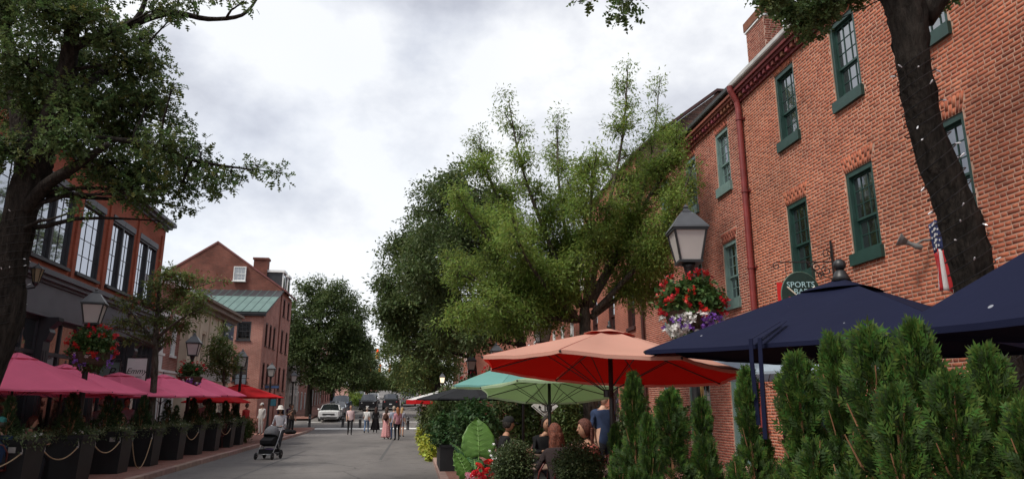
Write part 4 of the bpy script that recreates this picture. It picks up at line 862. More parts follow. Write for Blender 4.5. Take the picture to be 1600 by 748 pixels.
def small_tree():
    Y = 21.5; base = at(240, 640, Y); base.z = 0.1
    st = [([base, at(241, 590, Y), at(243, 535, Y), at(246, 480, Y), at(250, 430, Y)], [0.105, 0.085, 0.075, 0.05, 0.02]), ([at(243, 530, Y), at(280, 500, Y - 0.4), at(320, 478, Y - 0.8)], [0.05, 0.035, 0.012]), ([at(243, 535, Y), at(215, 500, Y + 0.4), at(190, 470, Y + 0.6)], [0.05, 0.03, 0.012]),
          ([at(245, 490, Y), at(290, 455, Y + 0.5), at(335, 440, Y + 0.6)], [0.04, 0.03, 0.01]), ([at(243, 540, Y), at(215, 528, Y - 0.8), at(170, 510, Y - 1.2)], [0.05, 0.03, 0.01]), ([at(246, 480, Y), at(250, 440, Y), at(264, 418, Y)], [0.03, 0.02, 0.006])]
    cl = [(265, 432, 24), (295, 435, 22), (325, 438, 10), (350, 437, 7), (240, 447, 20), (280, 455, 22), (310, 462, 20), (225, 470, 20), (262, 475, 22), (300, 485, 24), (330, 490, 8), (205, 478, 14), (190, 468, 10), (250, 500, 22), (280, 508, 24),  (215, 505, 18), (190, 500, 14), (170, 512, 10), (230, 525, 18), (262, 418, 8), (260, 530, 16), (205, 530, 12)]
    make_tree('young_tree', 'young olive-green tree with layered boughs beside the shopfront', base, st, pxclumps(cl, Y, 0.058, 0.8, 0.55), NARROW, 0.13, LF_YOUNG, BARK, per=15, spread=0.22, sub=(0.07, LF_BROWN), twig_r=0.006)
    Y = 33; base = at(352, 650, Y); base.z = 0.1
    cl = [(345, 530, 12), (350, 512, 8), (338, 545, 14), (358, 548, 14), (345, 565, 16), (330, 572, 10), (362, 572, 12), (348, 583, 12), (328, 555, 8), (372, 560, 7)]
    make_tree('young_tree', 'thin young tree in front of the cream stucco building', base, [([base, at(350, 600, Y), at(348, 520, Y)], [0.07, 0.055, 0.012])], pxclumps(cl, Y, 0.16, 0.8), NARROW, 0.16, LF_MID, BARK, per=14, spread=0.25, sub=(0.2, LF_OLIVE), twig_r=0.006)
small_tree()
# ------------------------------------------------------------------ street lamps
M_FROST = mat('frosted_lamp_glass', (0.62, 0.58, 0.55), 0.35, 0.06, 3, transl=0.35, spec=0.5)
M_LAMPTOP = mat('lamp_roof_metal', (0.055, 0.058, 0.065), 0.4, 0.2, 5, spec=0.5)
M_LIT = bpy.data.materials.new('lit_lamp_glass'); M_LIT.use_nodes = True
M_LIT.node_tree.nodes['Principled BSDF'].inputs['Emission Color'].default_value = (1, 0.78, 0.45, 1); M_LIT.node_tree.nodes['Principled BSDF'].inputs['Emission Strength'].default_value = 0.5
def lamp_meshes(glass):
    H = 3.48; r = {}
    p = MB(); p.lathe([(0.17, 0), (0.17, 0.1), (0.14, 0.16), (0.13, 0.5), (0.10, 0.6), (0.075, 0.75), (0.062, 1.6), (0.055, 3.05), (0.075, 3.08), (0.06, 3.14), (0.045, 3.3), (0.07, H - 0.06), (0.1, H)], 14)
    p.tube([(-0.33, 0, 2.98), (0.33, 0, 2.98)], 0.014, 6); p.ball((-0.34, 0, 2.98), 0.025); p.ball((0.34, 0, 2.98), 0.025); r['post'] = p.mesh('post', M_BLACK, True)
    f = MB(); b0, b1, z0, z1 = 0.14, 0.215, H + 0.02, H + 0.44
    f.box(-b0 - 0.02, b0 + 0.02, -b0 - 0.02, b0 + 0.02, H - 0.005, H + 0.03)
    for sx in (-1, 1):
        for sy in (-1, 1): f.tube([(sx * b0, sy * b0, z0), (sx * b1, sy * b1, z1)], 0.016, 6)
    for s in (-1, 1): f.box(-b1 - 0.02, b1 + 0.02, s * b1 - 0.02, s * b1 + 0.02, z1 - 0.012, z1 + 0.02); f.box(s * b1 - 0.02, s * b1 + 0.02, -b1, b1, z1 - 0.01, z1 + 0.018)
    r['frame'] = f.mesh('lantern_frame', M_BLACK)
    q = MB(); prof = [(0.25, 0.0), (0.24, 0.025), (0.165, 0.13), (0.10, 0.225), (0.085, 0.25), (0.085, 0.275), (0.05, 0.29), (0.035, 0.315), (0.05, 0.335), (0.02, 0.36), (0.003, 0.385)]
    q.lathe([(a * 1.414 if i < 4 else a, z) for i, (a, z) in enumerate(prof)], 4, (0, 0, z1 + 0.02), rot=R(45)); r['roof'] = q.mesh('lantern_roof', M_LAMPTOP)
    g = MB(); g.add([(-b0 + 0.005, -b0 + 0.004, z0), (b0 - 0.005, -b0 + 0.004, z0), (b1 - 0.005, -b1 + 0.004, z1), (-b1 + 0.005, -b1 + 0.004, z1), (-b0 + 0.005, -b0 + 0.012, z0), (b0 - 0.005, -b0 + 0.012, z0), (b1 - 0.005, -b1 + 0.012, z1), (-b1 + 0.005, -b1 + 0.012, z1)],
                    [(0, 1, 2, 3), (7, 6, 5, 4), (0, 4, 5, 1), (1, 5, 6, 2), (2, 6, 7, 3), (3, 7, 4, 0)]); r['pane'] = g.mesh('lantern_pane', glass)
    s = MB(); s.lathe([(0.03, H), (0.035, H + 0.1), (0.05, H + 0.14), (0.055, H + 0.26), (0.02, H + 0.32)], 10); r['bulb'] = s.mesh('lamp_bulb', M_FROST, True)
    return r
LM = lamp_meshes(M_FROST); LM2 = dict(LM); LM2['pane'] = LM['pane'].copy(); LM2['pane'].materials.clear(); LM2['pane'].materials.append(M_LIT)
def lamp(label, loc, rz=0.0, lit=False, group='black lantern street lamps'):
    t = thing('street_lamp', label, 'street lamp', loc, rz, group); m = LM2 if lit else LM
    link('post', m['post'], t); link('lantern_frame', m['frame'], t); link('lantern_roof', m['roof'], t); link('lamp_bulb', m['bulb'], t)
    for k in range(4): link('lantern_pane', m['pane'], t, rz=R(90 * k))
    return t
lamp('lantern street lamp with red, white and purple hanging flowers, by the salmon parasol', (3.64, 9.0, 0.08), R(-8))
lamp('lantern street lamp with red flowers, standing behind the nearest pink parasols', (-7.27, 17.0, 0.0), R(12))
lamp('lantern street lamp before the small red brick house', (-8.0, 27.0, 0.0), R(5)); lamp('lantern street lamp before the gabled brick building, behind the red parasol', (-7.95, 34.2, 0.0), R(10))
lamp('lantern street lamp beside the street wall of the gabled building', (-8.6, 44.5, 0.0), R(3)); lamp('lantern street lamp farthest along the left pavement, under the round dark tree', (-9.0, 55.0, 0.05), R(20))
lamp('lantern street lamp half hidden in the light green tree', (3.75, 21.0, 0.08), R(15)); lamp('lantern street lamp above the teal parasol', (3.35, 30.0, 0.05), R(8)); lamp('lantern street lamp next to red flowers behind the teal parasol', (2.8, 36.5, 0.05), R(4))
lamp('street lamp with a glowing lantern under the far oak limb', (2.1, 57.5, 0.1), 0, True)
# ------------------------------------------------------------------ flower baskets
def petals(n=5, cup=0.25):
    v = [(0, 0, 0)]; f = []
    for i in range(n):
        a = 2 * math.pi * i / n; o = len(v); w = math.pi / n * 0.9
        v += [(0.55 * math.cos(a - w), 0.55 * math.sin(a - w), cup * 0.4), (math.cos(a), math.sin(a), cup), (0.55 * math.cos(a + w), 0.55 * math.sin(a + w), cup * 0.4)]; f.append((0, o, o + 1, o + 2))
    return np.array(v), np.array(f)
def blossom_mesh(name, m, heads, size, spread):
    """a small cluster of five-petalled flowers"""
    P = rng.normal(0, spread, (heads, 3)); D = rng.normal(0, 1, (heads, 3)); Nn = rng.normal(0, 0.6, (heads, 3)) + (0, 0, 1); V, F = scatter(P, D, Nn, size * rng.uniform(0.7, 1.2, heads), petals()); return np_mesh(name, V, F, m)
M_RED = mat('red_petals', (0.50, 0.014, 0.014), 0.5, 0.2, 20, transl=0.2, objrand=0.05); M_WHT = mat('white_petals', (0.78, 0.77, 0.74), 0.5, 0.08, 20, transl=0.2); M_PUR = mat('purple_petals', (0.25, 0.10, 0.50), 0.5, 0.2, 20, transl=0.2); M_PINKF = mat('pink_petals', (0.75, 0.35, 0.42), 0.5, 0.15, 20, transl=0.2); M_YELF = mat('cream_petals', (0.72, 0.62, 0.33), 0.5, 0.15, 20, transl=0.2)
RB = [blossom_mesh('red_blossom', M_RED, 12, 0.026, 0.024) for _ in range(3)]; WB = [blossom_mesh('white_blossom', M_WHT, 9, 0.028, 0.03) for _ in range(2)]; PB = [blossom_mesh('purple_blossom', M_PUR, 8, 0.028, 0.028) for _ in range(2)]; KB = [blossom_mesh('pink_blossom', M_PINKF, 8, 0.026, 0.028)]; YB = [blossom_mesh('cream_blossom', M_YELF, 9, 0.024, 0.03)]
LF_GER = leafmat('geranium_leaves', (0.055, 0.105, 0.028)); LF_LIME = leafmat('lime_vine_leaves', (0.36, 0.40, 0.055), 0.35); LF_BUSH = leafmat('laurel_leaves', (0.045, 0.10, 0.03)); LF_BOX = leafmat('boxwood_leaves', (0.055, 0.080, 0.028), 0.2); LF_GRASS = leafmat('sedge_blades', (0.075, 0.10, 0.03))
def basket(label, c, r, nred, nwhite, npur, dens=1.0):
    t = thing('flower_basket', label, 'hanging basket', c, 0, 'hanging flower baskets on the lamps')
    b = MB(); b.lathe([(0.05 * r / 0.4, -0.42 * r / 0.4), (0.26 * r / 0.4, -0.3 * r / 0.4), (0.33 * r / 0.4, -0.1 * r / 0.4), (0.3 * r / 0.4, -0.08 * r / 0.4)], 14); b.build('basket', mat('coir_liner', (0.06, 0.04, 0.025), 0.95, 0.3, 20), t)
    b = MB(); b.tube([(0.0, 0, 0.1), (0, 0, r * 1.1)], 0.01, 5); b.build('hook', M_BLACK, t)
    P = in_ball((0, 0, 0.1 * r), (r, r, r * 0.85), int(260 * dens)); V, F = sprays(P, 9, 0.09, 0.085, _leaf_simple(0.36), 0.4); P2 = in_ball((0, 0, -0.7 * r), (r * 0.75, r * 0.75, r * 0.45), int(110 * dens)); V2, F2 = sprays(P2, 9, 0.08, 0.06, LEAF, 0.6)
    V, F = cat([(V, F), (V2, F2)]); link('foliage', np_mesh('foliage', V, F, LF_GER), t)
    def put(ms, n, zc, zs, side=None):
        for i in range(n):
            a = random.uniform(0, 2 * math.pi) if side is None else random.gauss(side, 0.75); z = random.uniform(zc - zs, zc + zs) * r; q = math.sqrt(max(0.05, 1 - (z / (r * 1.15)) ** 2)) * r * random.uniform(0.92, 1.06)
            link(ms[0].name.split('.')[0], random.choice(ms), t, (q * math.cos(a), q * math.sin(a), z), rot=(random.uniform(-1, 1), random.uniform(-1, 1), random.uniform(0, 6)))
    put(RB, nred, 0.25, 0.7); put(WB, nwhite, -0.75, 0.35, R(215)); put(PB, npur, -0.65, 0.25, R(290)); return t
basket('basket of red geraniums with trailing white and purple petunias by the big lantern', (3.64, 9.0, 3.0), 0.44, 52, 62, 30, 2.2)
basket('basket of red begonias and purple trailers by the charcoal shopfront', (-7.2, 17.0, 2.97), 0.5, 46, 4, 10, 2.2)
basket('dark red flower basket on the lamp before the red brick house', (-8.0, 27, 2.85), 0.5, 26, 16, 8, 0.7); basket('red flower basket behind the teal parasol', (3.35, 30, 2.9), 0.6, 60, 4, 0, 0.8); basket('small red flower basket beside the black parasol', (2.8, 36.5, 2.9), 0.55, 40, 4, 0, 0.6)

# ------------------------------------------------------------------ parasols
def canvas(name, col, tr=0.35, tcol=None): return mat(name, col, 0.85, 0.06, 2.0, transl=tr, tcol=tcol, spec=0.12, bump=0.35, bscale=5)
C_PINK = canvas('pink_canvas', (0.98, 0.225, 0.37), 0.35); C_RED = canvas('red_canvas', (0.55, 0.016, 0.02), 0.3); C_NAVY = canvas('navy_canvas', (0.007, 0.009, 0.027), 0.02); C_SALMON = canvas('salmon_canvas', (0.78, 0.43, 0.33), 0.5, (0.50, 0.012, 0.008)); C_SALMONU = canvas('salmon_canvas_lit_through', (0.40, 0.04, 0.022), 0.45, (0.60, 0.04, 0.02)); C_TEAL = canvas('teal_canvas', (0.15, 0.33, 0.30), 0.25)  # salmon underside: the red of light coming through is put into its colour
C_GREEN = canvas('sage_canvas', (0.42, 0.54, 0.36), 0.5, (0.46, 0.58, 0.36)); C_BLACK = canvas('black_canvas', (0.022, 0.023, 0.026), 0.05); C_WHITE = canvas('white_canvas', (0.70, 0.69, 0.68), 0.3); C_BLUE = canvas('pale_blue_canvas', (0.42, 0.50, 0.57), 0.4); 
def spotted(m, col, scale=5.5, size=0.045):
    # bird lime and dried rain spots
    nt = m.node_tree; N = nt.nodes; p = N['Principled BSDF']; l = p.inputs['Base Color'].links[0]; src = l.from_socket; tc = N.new('ShaderNodeTexCoord'); v = N.new('ShaderNodeTexVoronoi'); v.inputs['Scale'].default_value = scale; v.inputs['Randomness'].default_value = 1.0; nt.links.new(tc.outputs['Object'], v.inputs['Vector'])
    sz = N.new('ShaderNodeSeparateColor'); nt.links.new(v.outputs['Color'], sz.inputs[0]); pw = N.new('ShaderNodeMath'); pw.operation = 'POWER'; pw.inputs[1].default_value = 4.0; nt.links.new(sz.outputs[0], pw.inputs[0]); mu = N.new('ShaderNodeMath'); mu.operation = 'MULTIPLY'; mu.inputs[1].default_value = size * 2.2; nt.links.new(pw.outputs[0], mu.inputs[0])
    lt = N.new('ShaderNodeMath'); lt.operation = 'LESS_THAN'; nt.links.new(v.outputs['Distance'], lt.inputs[0]); nt.links.new(mu.outputs[0], lt.inputs[1]); nt.links.new(_mix(nt, src, col, lt.outputs[0]), p.inputs['Base Color'])
spotted(C_NAVY, (0.22, 0.23, 0.26)); M_POLE = mat('dark_pole', (0.02, 0.018, 0.017), 0.4, 0.2, 6)
def parasol(label, c, Rr, ze, zt, mats, n=8, rot=0.0, tilt=(0, 0), vent=True, finial=True, group=None, dip=0.05, sag=0.04, hem=0.0, hem_mat=None, ball=0.0, ground=0.13, under=None):
    """c: pole foot (x, y); Rr: rib length in plan; ze / zt: edge and top height of the canopy; mats: one canvas or several used in turn"""
    t = thing('parasol', label, 'parasol', (c[0], c[1], ground), 0, group); ze -= ground; zt -= ground; mats = mats if isinstance(mats, list) else [mats]
    M = Matrix.Translation((0, 0, zt)) @ Euler((tilt[0], tilt[1], 0)).to_matrix().to_4x4() @ Matrix.Translation((0, 0, -zt))
    ni, nj = 8, 8; rise = zt - ze
    def pt(k, i, j, dz=0.0):
        s = i / ni; u = j / nj; a0 = rot + 2 * math.pi * k / n; a1 = rot + 2 * math.pi * (k + 1) / n
        p = Vector((math.cos(a0), math.sin(a0), 0)).lerp(Vector((math.cos(a1), math.sin(a1), 0)), u) * Rr * (0.04 + 0.96 * s); arc = math.sin(math.pi * u)
        p *= 1 - dip * arc * s * s; return M @ Vector((p.x, p.y, zt - rise * (s ** 1.06) - sag * arc * s * (1.15 - s) * 2 + 0.025 * math.sin(5 * u * math.pi + k) * s * 0.12 + dz))
    for k in range(n):
        V = [pt(k, i, j) for i in range(ni + 1) for j in range(nj + 1)]; F = [(i * (nj + 1) + j, i * (nj + 1) + j + 1, (i + 1) * (nj + 1) + j + 1, (i + 1) * (nj + 1) + j) for i in range(ni) for j in range(nj)]
        b = MB(); b.add(V, F)
        E_ = [pt(k, ni, j) for j in range(nj + 1)]                     # turned hem
        b.add(E_ + [p + Vector((0, 0, -0.035 - hem)) for p in E_], [(j, j + 1, nj + 2 + j, nj + 1 + j) for j in range(nj)], 1 if hem_mat else 0)
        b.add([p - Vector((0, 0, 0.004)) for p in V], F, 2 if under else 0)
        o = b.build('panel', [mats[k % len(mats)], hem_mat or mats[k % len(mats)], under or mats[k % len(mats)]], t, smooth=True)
    if vent:
        b = MB()
        for k in range(n):
            V = []
            for i in range(4):
                for j in range(5):
                    s = 0.19 * i / 3; u = j / 4; a0 = rot + 2 * math.pi * k / n; a1 = rot + 2 * math.pi * (k + 1) / n; p = Vector((math.cos(a0), math.sin(a0), 0)).lerp(Vector((math.cos(a1), math.sin(a1), 0)), u) * Rr * (0.02 + s)
                    V.append(M @ Vector((p.x, p.y, zt + 0.028 - rise * s * 0.97 + 0.012 * (i == 3) * math.sin(math.pi * u))))
            b.add(V, [(i * 5 + j, i * 5 + j + 1, i * 5 + j + 6, i * 5 + j + 5) for i in range(3) for j in range(4)])
        o = b.build('vent_cap', mats[0], t, smooth=True); so = o.modifiers.new('cloth', 'SOLIDIFY'); so.thickness = 0.004
    rb = MB(); hub = M @ Vector((0, 0, zt - 0.06)); mid = M @ Vector((0, 0, zt - rise - 0.25))
    for k in range(n):
        e = pt(k, ni, 0, -0.02); m_ = hub.lerp(e, 0.52); r1 = MB(); r1.tube([hub, e], 0.007, 5); r1.ball(e + Vector((0, 0, 0.005)), 0.013, 6, 4); r1 = r1.build('rib', M_POLE, t); r2 = MB(); r2.tube([mid, m_], 0.005, 5); r2.build('strut', M_POLE, r1)
    rb.lathe([(0.045, -0.04), (0.045, 0.04)], 10, tuple(mid)); rb.build('runner', M_POLE, t)
    pl = MB(); pl.tube([(0, 0, 0), (0, 0, zt * 0.62), M @ Vector((0, 0, zt + 0.02))], 0.026, 10); pl.build('pole', M_POLE, t, smooth=True)
    bs = MB(); bs.lathe([(0.27, 0), (0.27, 0.05), (0.2, 0.09), (0.05, 0.11), (0.045, 0.32)], 16); bs.build('base', M_BLACK, t)
    if finial:
        f = MB(); top = M @ Vector((0, 0, zt + 0.04))
        if ball: f.lathe([(0.085, -0.03), (0.065, 0.02), (0.045, 0.06), (0.03, 0.075)], 14, tuple(top)); f.ball(top + Vector((0, 0, 0.065 + ball)), ball, 16, 10)
        else: f.lathe([(0.03, 0), (0.03, 0.02), (0.012, 0.04), (0.018, 0.06), (0.003, 0.085)], 8, tuple(top))
        f.build('finial', M_BLACK, t, smooth=True)
    return t
nv = parasol('square navy parasol with ball finial and hanging ties under the sports bar sign', (3.75, 5.77), 2.5 / math.sqrt(2), 2.15, 2.74, C_NAVY, 4, R(-56.9) + R(180 + 45) - R(0), ball=0.055, dip=0.03, sag=0.05, group='square navy parasols')
def straps(par, pts, w):
    for k, (a, bnd) in enumerate(pts):
        b = MB()
        for i in range(len(bnd) - 1):
            p, q = Vector(bnd[i]), Vector(bnd[i + 1]); d = Vector((0.82, -0.57, 0)) * 0; e = Vector((0.5, -0.84, 0)) * w / 2; n = Vector((-0.84, -0.5, 0)) * 0.004; b.add([p - e + n, p + e + n, q + e + n, q - e + n, p - e - n, p + e - n, q + e - n, q - e - n], [(0, 1, 2, 3), (7, 6, 5, 4), (0, 4, 5, 1), (2, 6, 7, 3), (1, 5, 6, 2), (3, 7, 4, 0)])
        b.build('strap', C_NAVY, par)
_o = Vector((3.75, 5.77, 0.13))
for k, (dx, ln) in enumerate(((0.0, 0.62), (0.09, 0.72))):
    e = Vector((2.02, 6.13, 2.145)).lerp(Vector((3.35, 4.09, 2.145)), 0.44 + dx * 0.35) - _o; inn = Vector((-_o.x, -_o.y, 0)).normalized() * 0; c_ = Vector((0, 0, 0)); up = e.lerp(Vector((0, 0, 2.6)), 0.26); up.z += 0.03
    straps(nv, [(0, [up, e.lerp(up, 0.5) + Vector((0, 0, 0.02)), e + Vector((-0.03, -0.02, 0.03)), e + Vector((-0.04, -0.03, -0.15)), e + Vector((-0.02 - 0.03 * k, -0.02, -ln))])], 0.035)
parasol('square navy parasol standing closest to the near oak trunk', (3.87, 2.5), 1.70, 2.06, 2.93, C_NAVY, 4, R(137.4), ball=0.055, dip=0.03, sag=0.05, group='square navy parasols')
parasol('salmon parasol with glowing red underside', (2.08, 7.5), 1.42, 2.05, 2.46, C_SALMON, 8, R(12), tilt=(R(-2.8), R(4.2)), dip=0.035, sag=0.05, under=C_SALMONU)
parasol('teal and green parasol above the anchor sign', (2.1, 14.0), 1.5, 2.07, 2.58, [C_TEAL, C_TEAL, C_GREEN, C_GREEN, C_TEAL, C_TEAL, C_TEAL, C_GREEN], 8, R(22))
parasol('tilted light sage green parasol under the salmon one', (2.1, 11.2), 1.12, 1.90, 2.14, C_GREEN, 8, R(10), tilt=(R(-8), R(2)))
parasol('black parasol over the green planting', (1.55, 20.0), 1.5, 1.90, 2.28, C_BLACK, 8, R(5), group='black parasols'); parasol('black parasol behind the teal one', (2.7, 18.2), 1.4, 1.9, 2.22, C_BLACK, 8, R(20), group='black parasols')
parasol('white parasol with red hem far along the planting', (1.0, 29.5), 1.35, 1.98, 2.32, C_WHITE, 8, R(0), hem=0.13, hem_mat=C_RED); parasol('pale blue parasol beneath the navy one', (5.35, 10.0), 1.75, 2.12, 2.62, C_BLUE, 6, R(8), dip=0.06)
GP = 'pink parasols along the left pavement'
parasol('large pink parasol before the charcoal shopfront, over the man in the teal cap', (-8.19, 16.0), 1.8, 2.0, 2.74, C_PINK, 8, R(18), group=GP); parasol('pink parasol beside the lantern with red begonias', (-8.75, 19.3), 1.95, 2.02, 2.70, C_PINK, 8, R(10), group=GP)
parasol('pink parasol before the white script sign', (-8.6, 22.3), 1.95, 2.0, 2.64, C_PINK, 8, R(25), group=GP); parasol('pink parasol before the small red brick house', (-8.5, 25.7), 1.9, 2.06, 2.74, C_PINK, 8, R(15), group=GP); parasol('pink parasol next to the red ones', (-8.4, 29.0), 1.9, 2.12, 2.84, C_PINK, 8, R(8), group=GP)
parasol('red parasol at the end of the pink row', (-8.15, 35.3), 2.0, 2.15, 2.74, C_RED, 8, R(20), group='red parasols'); parasol('lower red parasol between the last pink one and the end', (-8.3, 31.8), 1.4, 1.9, 2.38, C_RED, 8, R(0), group='red parasols')

# ------------------------------------------------------------------ conifers and other planting
def _spray():
    v = []; f = []
    def lf(x, y, a, l, w):
        o = len(v); c, s = math.cos(a), math.sin(a); v.extend([(x, y, 0), (x + 0.5 * l * c - w * s, y + 0.5 * l * s + w * c, 0.012), (x + l * c, y + l * s, -0.02), (x + 0.5 * l * c + w * s, y + 0.5 * l * s - w * c, 0.012)]); f.append((o, o + 1, o + 2, o + 3))
    lf(0, 0, 0, 0.6, 0.035); lf(0.5, 0, 0, 0.5, 0.045)
    for i, x in enumerate((0.2, 0.4, 0.6)):
        for s in (1, -1): lf(x, 0, s * 0.7, 0.44 - 0.08 * i, 0.055)
    return np.array(v), np.array(f)
SPRAY = _spray()
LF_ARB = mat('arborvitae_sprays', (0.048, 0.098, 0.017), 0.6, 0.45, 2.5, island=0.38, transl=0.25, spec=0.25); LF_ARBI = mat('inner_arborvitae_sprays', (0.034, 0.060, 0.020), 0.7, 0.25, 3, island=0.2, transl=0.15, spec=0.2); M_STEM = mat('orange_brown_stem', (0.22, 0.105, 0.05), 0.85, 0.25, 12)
def arbor_mesh(h, r, n, size, leaders, seed):
    g = np.random.default_rng(seed); Ps, Os = [], []
    for li, (lx, ly, lh, lr, share) in enumerate(leaders):
        m = int(n * share); z = g.random(m) ** 0.8; a = g.random(m) * 2 * math.pi
        prof = np.where(z < 0.6, 1 - 0.86 * (z / 0.6) ** 1.4, 0.10 + 0.10 * np.sin(np.pi * np.clip((z - 0.66) / 0.34, 0, 1))) * (0.88 + 0.20 * np.sin(z * 15 + 3 * np.sin(a * 2 + li) + seed)) * np.clip((1.02 - z) / 0.14, 0, 1) + 0.03 * np.sin(9 * a + 30 * z)
        rad = lr * prof * (1 - 0.5 * g.random(m) ** 2); P = np.c_[lx + rad * np.cos(a), ly + rad * np.sin(a), z * lh * 0.93 + 0.03]; O = np.c_[np.cos(a), np.sin(a), 0.75 + 1.2 * z]; Ps.append(P); Os.append(O)
    P = np.vstack(Ps); O = np.vstack(Os) + g.normal(0, 0.5, (len(P), 3)); T_ = np.c_[-O[:, 1], O[:, 0], np.zeros(len(P))] + g.normal(0, 0.5, (len(P), 3)); V, F = scatter(P, O, T_, size * g.uniform(0.45, 1.3, len(P)), SPRAY)
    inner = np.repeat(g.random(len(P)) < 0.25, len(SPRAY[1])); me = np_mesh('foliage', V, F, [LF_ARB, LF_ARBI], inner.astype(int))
    b = MB()
    for lx, ly, lh, lr, share in leaders:
        b.tube([(lx * 0.3, ly * 0.3, 0), (lx, ly, lh * 0.5), (lx, ly, lh * 0.93)], [0.022, 0.014, 0.004], 6)
        for _ in range(7): z = random.uniform(0.35, 0.8) * lh; a = random.uniform(0, 6.28); q = 0.5 * lr * (1 - z / lh) + 0.03; b.tube([(lx, ly, z), (lx + q * 0.6 * math.cos(a), ly + q * 0.6 * math.sin(a), z + 0.1), (lx + q * math.cos(a), ly + q * math.sin(a), z + 0.24)], [0.007, 0.006, 0.003], 4)
    return me, b.mesh('stem', M_STEM)
ARB = [arbor_mesh(1.55, 0.4, 3300, 0.105, L_, s) for s, L_ in enumerate((
    [(0, 0, 1.55, 0.48, 0.6), (0.20, -0.12, 0.98, 0.36, 0.25), (-0.22, 0.05, 0.8, 0.34, 0.15)], [(0, 0, 1.5, 0.50, 0.55), (-0.2, -0.15, 1.05, 0.34, 0.25), (0.24, 0.08, 0.8, 0.36, 0.2)],
    [(0, 0, 1.6, 0.44, 0.6), (0.16, 0.14, 1.0, 0.36, 0.2), (-0.2, -0.15, 0.8, 0.38, 0.2)], [(0, 0, 1.5, 0.48, 0.7), (0.24, -0.16, 0.95, 0.34, 0.3)]))]
M_BOX = mat('black_planter', (0.012, 0.012, 0.013), 0.55, 0.25, 4, bump=0.1)
def arbor(label, p, top, var, rz, wide=1.0, base=0.5):
    t = thing('arborvitae', label, 'conifer', (p.x, p.y, base), rz, 'arborvitae screening the tables'); s = (top - base) / 1.56; t.scale = (s * wide, s * wide, s); link('stem', ARB[var][1], t); link('foliage', ARB[var][0], t); return t
ARBS = [((988, 577), 6.3, 0, 0.8, 'slender arborvitae under the salmon parasol, at the hedge end'), ((960, 655), 6.9, 3, 0.7, 'short dark arborvitae beside the seated diners'), ((1045, 596), 5.5, 1, 1.15, 'broad arborvitae in front of the lamp post'), ((1095, 625), 5.9, 2, 0.95, 'low bushy arborvitae beside the oval gold-edged sign'), ((1165, 578), 5.3, 2, 0.8, 'dark narrow arborvitae before the grey-green french window'),
        ((1012, 650), 5.2, 2, 0.8, 'small arborvitae between the slender and the broad one'), ((1242, 545), 4.1, 0, 1.0, 'arborvitae with bare forked top below the hanging ties'), ((1302, 528), 3.9, 2, 0.85, 'slim arborvitae before the pale blue parasol edge'), ((1350, 488), 3.25, 1, 1.0, 'tall arborvitae reaching the navy canopy'), ((1420, 478), 3.1, 3, 0.85, 'tallest arborvitae with tufted top against the navy canopies'),
        ((1480, 590), 2.75, 2, 1.1, 'spreading arborvitae with orange-brown stems showing'), ((1535, 532), 2.9, 0, 0.9, 'pointed arborvitae before the wrapped trunk'), ((1592, 602), 2.6, 1, 1.0, 'bushy arborvitae at the end beneath the second navy parasol'), ((1395, 610), 2.8, 2, 1.0, 'low arborvitae in front of the tallest one')]
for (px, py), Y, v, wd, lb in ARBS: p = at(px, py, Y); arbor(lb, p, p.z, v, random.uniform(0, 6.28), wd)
hedge_boxes = []
for i, (xa, xb, ya, yb) in enumerate(((1.15, 2.05, 5.6, 7.3), (1.45, 2.35, 4.35, 5.5), (1.45, 2.5, 3.2, 4.25), (1.55, 2.75, 2.1, 3.1))):
    t = thing('trough_planter', ['black trough planter at the end of the conifer hedge', 'black trough planter below the broad conifer', 'black trough planter below the tall conifers', 'black trough planter nearest the oak trunk'][i], 'planter', ((xa + xb) / 2, (ya + yb) / 2, 0.13), 0, 'black trough planters'); w, d = (xb - xa) / 2, (yb - ya) / 2
    b = MB(); b.box(-w, w, -d, d, 0, 0.5); bevel(b.build('trough', M_BOX, t), 0.02); b = MB(); b.box(-w + 0.04, w - 0.04, -d + 0.04, d - 0.04, 0.5, 0.53); b.build('soil', mat('potting_soil', (0.03, 0.022, 0.016), 0.95, 0.3, 20), t)
def bush(name, label, c, r, n, leaf, size, m, per=10, spread=0.1, cat_='shrub', group=None, droop=0.15, stem=True):
    t = thing(name, label, cat_, (c[0], c[1], c[2] - r[2]), 0, group); P = in_ball((0, 0, r[2]), r, n, 0.6); V, F = sprays(P, per, spread, size, leaf, droop); link('foliage', np_mesh('foliage', V, F, m), t)
    b = MB()
    for _ in range(9): q = P[random.randrange(n)]; b.tube([(0, 0, 0), (q[0] * 0.4, q[1] * 0.4, q[2] * 0.5), tuple(q)], [0.012, 0.008, 0.003], 4)
    b.build('stems', BARK, t); return t
p = at(802, 725, 8.6); bush('boxwood', 'clipped boxwood bush beside the red roses', (p.x, p.y, p.z), (0.30, 0.30, 0.30), 900, _leaf_simple(0.3), 0.028, LF_BOX, 12, 0.05)
p = at(905, 728, 7.6); bush('boxwood', 'clipped boxwood bush in front of the red-haired diner', (p.x, p.y, p.z), (0.32, 0.32, 0.28), 900, _leaf_simple(0.3), 0.028, LF_BOX, 12, 0.05)
p = at(700, 668, 19); bush('laurel_bush', 'dense green laurel-like bush in the black planter by the kerb', (p.x + 0.15, p.y, p.z - 0.1), (0.75, 0.8, 0.55), 420, LEAF, 0.12, LF_BUSH, 11, 0.16)
p = at(735, 655, 17); bush('laurel_bush', 'taller laurel bush under the black parasol', (p.x + 0.1, p.y, p.z - 0.15), (0.6, 0.7, 0.75), 330, LEAF, 0.12, LF_BUSH, 11, 0.16)
p = at(700, 625, 24); bush('cypress_bush', 'dark feathery bush beneath the black parasol edge', (p.x + 0.2, p.y, p.z - 0.25), (0.85, 0.9, 0.85), 420, NARROW, 0.16, LF_DARK, 14, 0.2)
